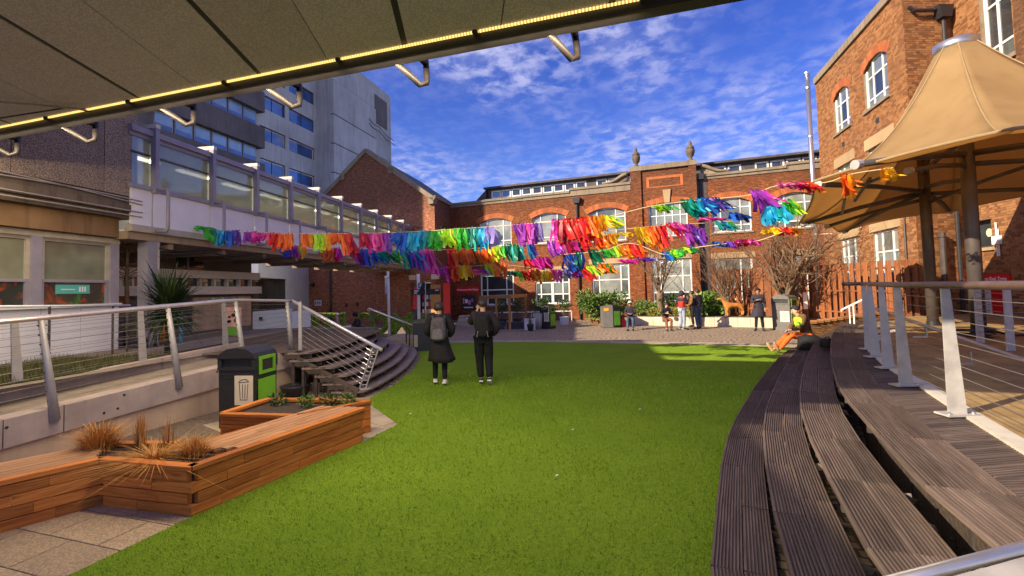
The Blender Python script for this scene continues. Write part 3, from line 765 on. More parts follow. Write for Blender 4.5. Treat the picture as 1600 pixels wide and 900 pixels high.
# ================================================================== red-brick hall across the end of the court
HA = Vector((-4.14, 31.51, 0))
def build_hall():
    root = thing('brick_hall', 'long red brick hall with arched upper windows and a clerestory roof at the far end', 'building', tuple(HA))
    O, d, n = HA, FR, FN
    up = [(2.13, 4.45, 4.85, 6.72), (5.90, 8.10, 4.85, 6.78), (9.50, 11.75, 4.75, 6.78), (16.45, 18.45, 4.85, 6.75), (19.6, 21.5, 4.85, 6.75)]
    lo = [(2.15, 4.52, 0.98, 3.0), (5.97, 8.22, 1.02, 3.05), (9.62, 11.85, 1.25, 3.38), (16.5, 18.4, 1.1, 3.4), (19.6, 21.5, 1.1, 3.4)]
    mb = MB()
    wall(mb, O, d, n, 0, 12.15, 0, 7.85, [h for h in up + lo if h[1] < 12])
    wall(mb, O, d, n, 15.75, 23.5, 0, 8.0, [h for h in up + lo if h[0] > 15.9])
    for a, b, c, e in up: arch_infill(mb, O, d, n, a, b, e - .28, e, .2)
    mb.add([wpt(O, d, n, 23.5, 0), wpt(O, d, n, 23.5, 0, -12), wpt(O, d, n, 23.5, 8.0, -12), wpt(O, d, n, 23.5, 8.0)], [(0, 1, 2, 3)])
    mb.add([wpt(O, d, n, 0, 0, -12), wpt(O, d, n, 23.5, 0, -12), wpt(O, d, n, 23.5, 7.9, -12), wpt(O, d, n, 0, 7.9, -12)], [(0, 1, 2, 3)])
    mb.build('wall', M['brick_f'], root)
    # projecting centre bay
    bz = 8.72; mb = MB(); Ob = wpt(O, d, n, 0, 0, .28); hb = [(13.1, 15.2, 4.8, 6.75), (13.15, 15.3, 1.05, 3.5)]
    wall(mb, Ob, d, n, 12.15, 15.75, 0, bz, hb, .26)
    for s in (12.15, 15.75): mb.add([wpt(O, d, n, s, 0, -.3), wpt(O, d, n, s, 0, .28), wpt(O, d, n, s, bz, .28), wpt(O, d, n, s, bz, -.3)], [(0, 1, 2, 3)])
    mb.add([wpt(O, d, n, 12.15, 7.8, -.3), wpt(O, d, n, 15.75, 7.8, -.3), wpt(O, d, n, 15.75, bz, -.3), wpt(O, d, n, 12.15, bz, -.3)], [(0, 1, 2, 3)])
    arch_infill(mb, Ob, d, n, 13.1, 15.2, 6.6, 6.75, .2)
    for a, b in ((12.15, 12.75), (15.35, 15.75)): wbox(mb, Ob, d, n, a, b, 0, bz, 0.0015, .10)
    mb.build('centre_bay', M['brick_f'], root)
    mb = MB()
    for a, b, c, e in ((13.05, 15.05, 8.15, 8.30), (13.05, 15.05, 7.65, 7.72), (13.05, 13.2, 7.72, 8.15), (14.9, 15.05, 7.72, 8.15)): wbox(mb, Ob, d, n, a, b, c, e, .002, .02)
    mb.build('brick_panel_border', M['red_band'], root)
    mb = MB(); mb.prism([wpt(Ob, d, n, 14.0, 6.72, .002), wpt(Ob, d, n, 14.28, 6.72, .002), wpt(Ob, d, n, 14.36, 7.48, .002), wpt(Ob, d, n, 13.92, 7.48, .002)], n * .09); mb.build('keystone', M['lintel'], root)
    for a, b, c, e in up: arch_band(root, O, d, n, a, b, e - .28, e, .34, M['red_band'])
    arch_band(root, Ob, d, n, 13.1, 15.2, 6.6, 6.75, .32, M['red_band'])
    # windows
    P = lambda big, side: (lambda i, j: big if i == 1 else side)
    for k, (a, b, c, e) in enumerate(up):
        window(root, O, d, n, a, b, c, e, [.24, .74], [.2, .72], (lambda i, j, k=k: M['grey_pane'] if (i + j + k) % 5 == 0 else M['blind_pane']), M['white_frame'], .14, .06)
    window(root, Ob, d, n, 13.1, 15.2, 4.8, 6.75, [.2, .42, .62, .82], [.62], lambda i, j: M['grey_pane'] if i in (0,) else M['blind_pane'], M['white_frame'], .14, .05)
    lp = [([.2, .78], [.5], lambda i, j: M['dark_pane']), ([.17, .48, .52, .8], [.3, .66], lambda i, j: M['dark_pane'] if j == 0 or (i + j) % 3 == 0 else M['grey_pane']),
          ([.2, .78], [.12, .55], lambda i, j: M['blind_pane'] if i == 1 else M['grey_pane']), ([.3, .7], [.3], lambda i, j: M['dark_pane'] if j == 0 else M['grey_pane']), ([.3, .7], [.3], lambda i, j: M['dark_pane'] if j == 0 else M['blind_pane'])]
    for (a, b, c, e), (cs, rs, pm) in zip(lo, lp): window(root, O, d, n, a, b, c, e, cs, rs, pm, M['white_frame'], .10, .07)
    window(root, Ob, d, n, 13.15, 15.3, 1.05, 3.5, [.22, .78], [.22, .6], lambda i, j: M['dark_pane'] if j == 0 else M['blind_pane'], M['white_frame'], .10, .07)
    # sills and the buff lintel course over the ground-floor windows
    for a, b, c, e in up + lo:
        mb = MB(); wbox(mb, O, d, n, a - .08, b + .08, c - .09, c - .003, -.1, .07); mb.build('sill', M['stone'], root)
    for a, b, c, e in lo:
        mb = MB(); wbox(mb, O, d, n, a - .15, b + .15, e + .004, e + .32, .002, .04); mb.build('lintel', M['lintel'], root)
    for a, b, c, e in hb:
        mb = MB(); wbox(mb, Ob, d, n, a - .08, b + .08, c - .09, c - .003, -.1, .07); mb.build('sill', M['stone'], root)
    mb = MB(); wbox(mb, Ob, d, n, 13.0, 15.45, 3.504, 3.8, .002, .04); mb.build('lintel', M['lintel'], root)
    # copings in stepped lengths
    for a, b, c in ((0, 2.6, 7.86), (2.604, 5.3, 7.88), (5.304, 8.4, 7.9), (8.404, 10.2, 8.05), (10.204, 12.1, 8.06), (15.85, 18.4, 8.05), (18.404, 20.2, 8.06), (20.204, 23.5, 8.22)):
        mb = MB(); wbox(mb, O, d, n, a, b, 7.7 if a < 15 else 7.9, c, -.35, .05); wbox(mb, O, d, n, a, b, c, c + .14, -.38, .12); mb.build('coping', M['stone'], root)
    for a, b in ((12.1, 13.9), (13.904, 15.8)):
        mb = MB(); wbox(mb, O, d, n, a, b, 8.72, 9.0, -.36, .42); mb.build('coping', M['stone'], root)
    # scrolled ends beside the bay
    for s0, sg in ((11.95, -1), (16.0, 1)):
        mb = MB(); pts = []
        for i in range(14):
            t = i / 13; ang = t * PI * 1.0; pts.append(wpt(O, d, n, s0 + sg * (1.5 * t), 8.28 + .42 * (1 - t) ** 2 * (1 + .3 * math.sin(6 * t)), .02))
        mb.tube(pts, [.07 + .05 * (1 - i / 13) for i in range(14)], 7)
        mb.prism([wpt(O, d, n, s0, 8.2, -.05)] + [p - n * .07 for p in pts] + [wpt(O, d, n, s0 + sg * 1.5, 8.2, -.05)], -n * .15)
        mb.build('scroll', M['stone'], root, True)
    # stone urns on the bay corners
    up_ = [(.16, 0), (.16, .10), (.09, .16), (.09, .22), (.20, .36), (.235, .52), (.25, .66), (.17, .70), (.22, .74), (.22, .80), (.13, .90), (.075, .98), (.10, 1.05), (.06, 1.14), (.015, 1.22)]
    for s in (12.5, 15.5): MB().lathe(wpt(O, d, n, s, 9.0, .05), up_, 12).build('urn', M['urn_stone'], root, True)
    # clerestory and roof
    Oc = wpt(O, d, n, 0, 0, -1.3); mb = MB(); wbox(mb, Oc, d, n, 2.3, 23.5, 7.6, 8.32, -.2, 0); wbox(mb, Oc, d, n, 2.3, 23.5, 8.86, 8.98, -.2, 0)
    cl = [2.55 + .745 * i for i in range(9)] + [9.85 + .75 * i for i in range(3)] + [16.7, 17.5] + [18.9 + .78 * i for i in range(5)]
    for a, b in zip([2.3] + [c + .70 for c in cl], cl + [23.5]): wbox(mb, Oc, d, n, a, b, 8.32, 8.86, -.2, 0)
    mb.build('clerestory_wall', M['roof'], root)
    for k, c in enumerate(cl): window(root, Oc, d, n, c, c + .70, 8.32, 8.86, [], [], M['dark_pane'] if k > 1 else M['blue_pane'], M['white_frame'], .03, .05, edge=.09, name='clerestory_window')
    mb = MB(); mb.prism([wpt(Oc, d, n, 2.0, 8.98, .35), wpt(Oc, d, n, 23.5, 8.98, .35), wpt(Oc, d, n, 23.5, 9.16, .3), wpt(Oc, d, n, 23.5, 9.75, -3.2), wpt(Oc, d, n, 23.5, 9.5, -7), wpt(Oc, d, n, 2.0, 8.98, -7), ], -d * 0.001) if False else None
    a = [wpt(Oc, d, n, 2.1, 8.98, .34), wpt(Oc, d, n, 23.5, 8.98, .34), wpt(Oc, d, n, 23.5, 9.10, .34), wpt(Oc, d, n, 2.1, 9.10, .34), wpt(Oc, d, n, 3.4, 9.72, -2.4), wpt(Oc, d, n, 23.5, 9.72, -2.4), wpt(Oc, d, n, 2.1, 8.98, -9), wpt(Oc, d, n, 23.5, 8.98, -9)]
    mb.add(a, [(0, 1, 2, 3), (3, 2, 5, 4), (4, 5, 7, 6), (0, 3, 4, 6), (0, 6, 7, 1)])
    mb.build('roof', M['roof'], root)
    mb = MB(); mb.add([wpt(O, d, n, 0, 7.8, -.3), wpt(O, d, n, 23.5, 7.8, -.3), wpt(O, d, n, 23.5, 7.8, -9), wpt(O, d, n, 0, 7.8, -9)], [(0, 1, 2, 3)]); mb.build('flat_roof', M['roof'], root)
    mb = MB(); mb.prism([wpt(Oc, d, n, 1.0, 7.8, .3), wpt(Oc, d, n, 2.25, 8.9, .3), wpt(Oc, d, n, 2.25, 7.8, .3)], -n * 5); mb.build('roof_hip', M['roof'], root)
    # rainwater pipes
    for s, z1, off in ((8.85, 7.2, 0), (15.95, 7.9, 0)):
        mb = MB(); mb.tube([wpt(O, d, n, s, .05, .09), wpt(O, d, n, s, z1, .09)], .055, 8)
        mb.prism([wpt(O, d, n, s - .17, z1, .01), wpt(O, d, n, s + .17, z1, .01), wpt(O, d, n, s + .24, z1 + .34, .01), wpt(O, d, n, s - .24, z1 + .34, .01)], n * .22)
        mb.build('downpipe', M['black'], root)
    mb = MB(); wbox(mb, O, d, n, 15.76, 16.3, 0, 7.9, .001, .015); mb.build('dark_slot_strip', M['dark_metal'], root)  # dark strip set on the wall right of the bay, in place of a slot
    # floodlights between the windows
    for s, z in ((5.2, 1.75), (8.9, 4.25), (1.4, 2.75)):
        mb = MB(); wbox(mb, O, d, n, s - .12, s + .12, z, z + .2, .05, .22); wbox(mb, O, d, n, s - .03, s + .03, z + .05, z + .15, 0, .05); mb.build('floodlight', M['black'], root)
    # way in at the left end: a dark doorway, notice and poster
    mb = MB(); wbox(mb, O, d, n, .34, 2.02, 1.86, 2.26, .004, .05); sg = mb.build('door_sign', M['red_sign'], root)
    text_mesh('sign_lettering', 'Welcome to Red Zone', .165, M['white'], sg, O, d, n, .42, 2.0, .054, bold=.004)
    mb = MB(); wbox(mb, O, d, n, .75, 1.75, .72, 1.68, .004, .04); ps = mb.build('poster', M['ink'], root)
    for i, (a, b, c, e, m) in enumerate([(.84, .95, 1.1, 1.5, 'poster_pink'), (1.0, 1.2, 1.15, 1.42, 'white'), (1.22, 1.42, 1.05, 1.35, 'poster_pink'), (1.45, 1.62, 1.2, 1.45, 'poster_violet'), (.9, 1.6, .82, .9, 'white')]):
        mb = MB(); wbox(mb, O, d, n, a, b, c, e, .041, .045); mb.build('poster_print', M[m], ps)
M['poster_pink'] = plain('pink_print', (0.65, 0.25, 0.42), 0.5, bump=0); M['poster_violet'] = plain('violet_print', (0.32, 0.2, 0.5), 0.5, bump=0)
build_hall()

# ================================================================== gabled wing on the left
GA = Vector((-4.74, 28.57, 0))
def build_gable():
    root = thing('gabled_wing', 'brick wing with a steep stone-coped gable left of the hall', 'building', tuple(GA))
    O, d, n = GA, FR, FN
    ap, er, el = (-5.07, 11.45), (0.0, 7.85), (-10.14, 7.85)
    mb = MB(); dh = [(-1.85, -.35, 0, 2.55)]
    wall(mb, O, d, n, -10.14, 0, 0, 7.0, dh, .3)
    mb.add([wpt(O, d, n, -10.14, 7.0), wpt(O, d, n, 0, 7.0), wpt(O, d, n, *er), wpt(O, d, n, *ap), wpt(O, d, n, *el)], [(0, 1, 2, 3, 4)])
    mb.build('gable_wall', M['brick_g'], root)
    mb = MB(); side = Vector((0.2, 0.98, 0)).normalized(); sn = Vector((side.y, -side.x, 0))
    wall(mb, O, side, sn, 0, 12, 0, 7.85, [(1.0, 1.75, 4.85, 6.3)], .2); arch_infill(mb, O, side, sn, 1.0, 1.75, 5.95, 6.3, .15); mb.build('side_wall', M['brick_gs'], root)
    window(root, O, side, sn, 1.0, 1.75, 4.85, 6.3, [.5], [.5], M['blind_pane'], M['white_frame'], .1, .05)
    mb = MB(); wbox(mb, O, side, sn, 0, 12, 7.85, 8.0, -.3, .08); mb.build('side_coping', M['stone'], root)
    # sloping copings with kneelers
    for a, b in (((-5.07, 11.5), (-3.1, 10.06)), ((-3.1, 9.98), (0.08, 7.72)), ((-5.07, 11.5), (-7.04, 10.06)), ((-7.04, 9.98), (-10.2, 7.72))):
        mb = MB(); p, q = wpt(O, d, n, *a, -.08), wpt(O, d, n, *b, -.08); mb.beam(p, q, .5, .26, up=(0, 0, 1)); mb.build('coping', M['stone'], root)
    for s, z in ((-3.1, 9.72), (-7.04, 9.72), (-.18, 7.45)):
        mb = MB(); wbox(mb, O, d, n, s - .18, s + .2, z, z + .42, -.25, .17); mb.build('kneeler', M['stone'], root)
    rb = Vector((0.2, 0.98, 0)).normalized() * 9
    mb = MB(); A, R, Lf = wpt(O, d, n, *ap, -.2), wpt(O, d, n, *er, -.2), wpt(O, d, n, *el, -.2)
    mb.add([A, R, R + rb, A + rb, Lf, Lf + rb], [(0, 1, 2, 3), (0, 3, 5, 4)]); mb.build('roof', M['roof'], root)
    mb = MB(); mb.tube([wpt(O, d, n, -8.15, 0, .08), wpt(O, d, n, -8.15, 3.6, .08)], .07, 8); mb.build('soil_pipe', M['black'], root)
    mb = MB(); wbox(mb, O, d, n, -9.6, -9.0, 1.22, 1.6, .003, .03); sg = mb.build('wall_notice', M['white'], root)
    for i in range(3):
        mb = MB(); wbox(mb, O, d, n, -9.55 + .18 * i, -9.43 + .18 * i, 1.3, 1.52, .031, .034); mb.build('notice_print', M['notice_blue'], sg)
    for s, z in ((-7.0, 1.1), (-6.1, 1.15)):
        mb = MB(); wbox(mb, O, d, n, s, s + .22, z, z + .26, -.02, .015); mb.build('air_brick', M['ink'], root)
    mb = MB(); wbox(mb, O, d, n, -9.8, -9.6, 2.55, 2.8, 0, .12); mb.tube([wpt(O, d, n, -9.72, 2.7, .1), wpt(O, d, n, -9.5, 2.66, .42)], .07, 8); mb.build('security_camera', M['black'], root)
    # entrance: dark opening, red side panels, shelves with books
    mb = MB(); wbox(mb, O, d, n, -1.85, -.35, 0, 2.55, -1.2, -.9); mb.build('doorway_back', M['ink'], root)
    mb = MB(); wbox(mb, O, d, n, -1.25, -.4, .0, 1.95, -.6, -.35); sh = mb.build('bookcase', M['dark_metal'], root)
    for r in range(4):
        for k in range(5):
            mb = MB(); x = -1.2 + .15 * k; wbox(mb, O, d, n, x, x + .11, .2 + .44 * r, .45 + .44 * r, -.349, -.32); mb.build('book', M[['poster_pink', 'white', 'cream', 'red_sign', 'notice_blue'][(k * 2 + r) % 5]], sh)
    mb = MB(); mb.prism([wpt(O, d, n, -1.7, .9, .03), wpt(O, d, n, -1.25, .9, .03), wpt(O, d, n, -1.15, 2.3, .03), wpt(O, d, n, -1.55, 2.3, .03)], n * .04); mb.build('red_banner', M['red_sign'], root)
    mb = MB(); wbox(mb, O, d, n, -.32, .35, 0, 2.4, .02, .12); mb.build('timber_post_panel', M['pergola'], root)
    mb = MB(); wbox(mb, O, d, n, .55, 1.0, .2, 2.5, .02, .08); mb.build('red_door', M['red_sign'], root)
    for s in (-1.75, -.15):
        mb = MB(); wbox(mb, O, d, n, s, s + .42, 2.75, 3.05, .05, .3); mb.build('box_light', M['cream'], root)
M['notice_blue'] = plain('blue_print', (0.05, 0.25, 0.45), 0.5, bump=0)
build_gable()

# ================================================================== right-hand brick block
RC = Vector((14.99, 22.0, 0)); E0 = Vector((13.04, 14.78, 0)); E1 = Vector((14.73, 14.87, 0))
def brick_pieces(O, d, n, s0, s1, z0, z1, holes, extra=None):
    """Flemish bond: yields (s, z, length) of every brick clear of the openings."""
    z = z0; row = 0
    while z < z1 - .04:
        s = s0 - (0.05 if row % 2 else 0.163); k = row % 2
        while s < s1:
            L = .215 if k % 2 == 0 else .1025
            a, b = max(s, s0), min(s + L, s1)
            if b - a > .03:
                cuts = [(a, b)]
                for h in holes:
                    if h[2] - .02 < z + .033 < h[3]:
                        nw = []
                        for x, y in cuts:
                            if h[1] <= x or h[0] >= y: nw.append((x, y)); continue
                            if x < h[0] - .02: nw.append((x, h[0]))
                            if y > h[1] + .02: nw.append((h[1], y))
                        cuts = nw
                for x, y in cuts:
                    if y - x > .025: yield x, z, y - x
            s += L + .01; k += 1
        z += .075; row += 1
def lay_bricks(root, O, d, n, s0, s1, z0, z1, holes, pick=None, mat=None):
    V = []; Fc = []; singles = []
    for s, z, L in brick_pieces(O, d, n, s0, s1, z0, z1, holes):
        if pick and pick(s, z) and L > .09 and len(singles) < 300: singles.append((s, z, L)); continue
        p = random.uniform(.006, .013); k = len(V)
        for ss, zz in ((s, z), (s + L, z), (s + L, z + .065), (s, z + .065)):
            V.append(tuple(wpt(O, d, n, ss, zz, -.004))); V.append(tuple(wpt(O, d, n, ss, zz, p)))
        Fc += [(k + 1, k + 3, k + 5, k + 7), (k, k + 2, k + 3, k + 1), (k + 2, k + 4, k + 5, k + 3), (k + 4, k + 6, k + 7, k + 5), (k + 6, k, k + 1, k + 7)]
    me = bpy.data.meshes.new('brickwork'); me.from_pydata(V, [], Fc); me.materials.append(mat or M['bricks']); me.update()
    stuff(link('brickwork', me, root))
    cache = {}
    rz = math.atan2(d.y, d.x)
    for s, z, L in singles:
        key = round(L, 3)
        if key not in cache:
            m = MB(); m.box(0, L, -.02, .01, 0, .065); mm = bpy.data.meshes.new('brick'); mm.from_pydata(m.v, [], m.f); mm.materials.append(mat or M['bricks']); mm.update(); cache[key] = mm
        flip = Vector((-d.y, d.x, 0)).dot(n) < 0
        p = wpt(O, d, n, s + (L if flip else 0), z, random.uniform(-.003, .002))
        inst(cache[key], 'brick', root, p, (0, 0, rz + (PI if flip else 0)))
def build_block():
    root = thing('brick_block', 'tall brown brick block with white casements on the right of the court', 'building', tuple(RC))
    O, d, n = RC, RD, RN; H = 11.85
    ws = [(1.85, 3.42), (4.68, 6.42)]
    hA = [(a, b, c, e) for a, b in ws for c, e in ((1.75, 3.80), (5.1, 6.95), (8.45, 10.25))]
    mb = MB(); wall(mb, O, d, n, 0, 7.47, 0, H - .3, hA, .24); 
    mb.add([wpt(O, d, n, 0, 0), wpt(O, d, n, 0, 0, -12), wpt(O, d, n, 0, H, -12), wpt(O, d, n, 0, H)], [(0, 1, 2, 3)])
    Dr = (E1 - E0).normalized(); Nr = Vector((Dr.y, -Dr.x, 0)); W = (E1 - E0).length
    wall(mb, E0, Dr, Nr, 0, W, 0, H - .3, [], .2)
    hB = [(1.23, 2.45, 8.2, 10.75), (-.02, 1.12, 2.90, 3.75), (-.05, 1.7, .8, 1.76), (3.4, 5.0, 8.2, 10.75), (3.4, 5.0, 4.6, 6.8)]
    hB[1] = (.02, 1.12, 2.90, 3.75); hB[2] = (.1, 1.7, .8, 1.76)
    wall(mb, E1, d, n, 0, 12, 0, H - .3, hB, .3)
    mb.build('wall_backing', M['mortar'], root)
    for a, b in ws: # arches of the top floor
        m2 = MB(); arch_infill(m2, O, d, n, a, b, 9.95, 10.25, .2); m2.build('arch_spandrel', M['brick_r'], root)
        arch_band(root, O, d, n, a, b, 9.95, 10.25, .34, M['red_band'], 16)
    lay_bricks(root, O, d, n, 0, 7.47, .1, H - .3, hA)
    lay_bricks(root, E0, Dr, Nr, 0.0, W, .1, H - .3, [], pick=lambda s, z: 1.9 < z < 5.2)
    lay_bricks(root, E1, d, n, 0, 11.9, .1, H - .3, hB)
    mb = MB(); wbox(mb, E1, d, n, 2.62, 2.95, .1, 10.9, .002, .10); mb.build('pilaster', M['brick_r'], root)
    for a, b, c, e in ((0, 3.7, H - .3, H), (3.704, 7.5, H - .3, H)):
        mb = MB(); wbox(mb, O, d, n, a, b, c, e, -.3, .1); mb.build('coping', M['stone'], root)
    mb = MB(); wbox(mb, E0, Dr, Nr, 0, W, H - .3, H, -.3, .1); mb.build('coping', M['stone'], root)
    mb = MB(); wbox(mb, E1, d, n, 0.12, 12, H - .3, H, -.3, .1); mb.build('coping', M['stone'], root)
    mb = MB(); mb.add([wpt(O, d, n, 0, H - .2), wpt(O, d, n, 0, H - .2, -9), Vector((24, 0, H - .2)), wpt(E1, d, n, 12, H - .2), wpt(E1, d, n, 0, H - .2), Vector((E0.x, E0.y, H - .2))], [(0, 1, 2, 3, 4, 5)]); mb.build('flat_roof', M['roof'], root)
    for a, b in ws:
        window(root, O, d, n, a, b, 8.45, 10.25, [.3, .7], [.2, .66], lambda i, j: M['dark_pane'] if (i + 2 * j) % 4 == 3 else M['grey_pane'], M['white_frame'], .1, .06)
        window(root, O, d, n, a, b, 5.1, 6.95, [.3, .7], [.5], M['grey_pane'], M['white_frame'], .1, .06)
        window(root, O, d, n, a, b, 1.75, 3.8, [.3, .72], [.3, .62], lambda i, j: M['blind_pane'] if (i + j) % 3 else M['grey_pane'], M['white_frame'], .08, .06)
        for zs in (8.45, 5.1, 1.75):
            mb = MB(); wbox(mb, O, d, n, a - .08, b + .08, zs - .10, zs - .003, -.1, .08); mb.build('sill', M['stone'], root)
        for zl in (3.804, 6.954):
            mb = MB(); wbox(mb, O, d, n, a - .18, b + .18, zl, zl + .42, .002, .045); mb.build('lintel', M['lintel'], root)
        mb = MB(); wbox(mb, O, d, n, (a + b) / 2 - .12, (a + b) / 2 + .12, 7.72, 7.92, .002, .02); mb.build('air_brick', M['ink'], root)
    mb = MB()
    for s0 in (3.55, 6.6): wbox(mb, O, d, n, s0, s0 + .85, 7.4, 10.0, .012, .024)
    window(root, E1, d, n, 1.23, 2.45, 8.2, 10.75, [.42], [.22, .72], lambda i, j: M['grey_pane'] if j == 0 else M['dark_pane'], M['white_frame'], .14, .07)
    for h in hB[3:]: window(root, E1, d, n, *h, [.42], [.22, .72], M['grey_pane'], M['white_frame'], .14, .07)
    mb = MB(); wbox(mb, E1, d, n, 1.1, 2.56, 8.08, 8.197, -.1, .09); mb.build('sill', M['stone'], root)
    arch_band(root, E1, d, n, 1.23, 2.45, 10.55, 10.75, .3, M['red_band'], 12)
    window(root, E1, d, n, .02, 1.12, 2.9, 3.75, [], [], M['dark_pane'], M['dark_metal'], .16, .05)
    mb = MB(); mb.lathe((0, 0, 0), [(.0, 0), (.13, .0), (.13, .01), (0, .01)], 14); v = [wpt(E1, d, n, .8 + x, 3.35 + y, -.13 + z) for x, y, z in mb.v]; mb.v = [tuple(p) for p in v]; mb.build('round_sticker', M['cream'], root)
    mb = MB(); wbox(mb, E1, d, n, -.02 + .05, 1.2, 2.8, 2.897, -.1, .07); mb.build('sill', M['lintel'], root)
    # doors and their sign
    window(root, E1, d, n, .1, 1.7, .8, 1.76, [.34, .7], [], lambda i, j: M['red_sign'] if i else M['white_frame'], M['white_frame'], .12, .05, name='red_door')
    mb = MB(); wbox(mb, E1, d, n, -.02 + .04, 1.75, 1.775, 2.08, .016, .06); sg = mb.build('door_sign', M['red_sign'], root)
    text_mesh('sign_lettering', 'Welcome to Red Zone', .168, M['white'], sg, E1, d, n, .07, 1.88, .064, bold=.003)
    # pipes: rainwater head on the return, vent stack lower down, white conduit box
    pz = 10.75; q = lambda s, z, o: wpt(E0, Dr, Nr, s, z, o)
    mb = MB(); mb.tube([q(.12, pz + .12, .12), q(.25, pz - .02, .14), q(.95, pz + .0, .14), q(1.2, pz + .1, .14)], .055, 8)
    mb.prism([q(1.1, pz - .28, .04), q(1.42, pz - .28, .04), q(1.52, pz + .12, .04), q(1.0, pz + .12, .04)], Nr * .24); mb.tube([q(1.27, pz - .28, .14), q(1.27, .86, .14)], .06, 8)
    mb.build('downpipe', M['black'], root)
    mb = MB(); mb.tube([q(.72, .86, .13), q(.72, 3.3, .13)], .085, 9); mb.tube([q(.72, 3.3, .13), q(.72, 3.45, .13)], .11, 9); mb.build('vent_stack', M['dark_metal'], root)
    p = wpt(O, d, n, 6.95, 1.0, .06); mb = MB(); mb.tube([p, p + Vector((0, 0, 3.0)), p + Vector((.25, -.05, 3.35)), p + Vector((.8, -.1, 3.5))], .03, 7); mb.build('conduit', M['dark_metal'], root)
    mb = MB(); wbox(mb, E1, d, n, 1.3, 1.52, 2.95, 3.2, .02, .14); mb.tube([wpt(E1, d, n, 1.38, 2.6, .06), wpt(E1, d, n, 1.38, 3.6, .06)], .022, 6); mb.tube([wpt(E1, d, n, 1.45, 2.6, .06), wpt(E1, d, n, 1.45, 3.4, .06)], .016, 6)
    mb.build('junction_box', M['white'], root)
    for a, b, z in ((3.9, 4.6, 4.1), (1.1, 1.8, 4.15)):
        mb = MB(); mb.tube([wpt(O, d, n, a, z, .05), wpt(O, d, n, a, z + .02, .75)], .02, 6); mb.build('lamp_arm', M['white'], root)
    # chrome flue beside the far corner
    fl = thing('flue_pipe', 'tall shiny steel flue at the far corner of the brown brick block', 'flue', (14.6, 22.25, 0))
    mb = MB(); mb.tube([(14.66, 22.1, 0), (14.66, 22.1, 12.15)], .105, 14); mb.build('flue_tube', M['chrome'], fl, True)
    for z in (1.5, 4, 6.5, 9, 11.4):
        mb = MB(); mb.lathe((14.66, 22.1, z), [(.106, 0), (.116, .0), (.116, .07), (.106, .07)], 14); mb.build('flue_band', M['chrome'], fl)
    mb = MB(); mb.lathe((14.66, 22.1, 12.1), [(.11, 0), (.125, .02), (.125, .1), (.08, .14)], 14); mb.build('flue_cap', M['chrome'], fl)
M['chrome'] = plain('chrome', (0.62, 0.61, 0.64), 0.3, metal=0.9, var=0.05, bump=0)
build_block()

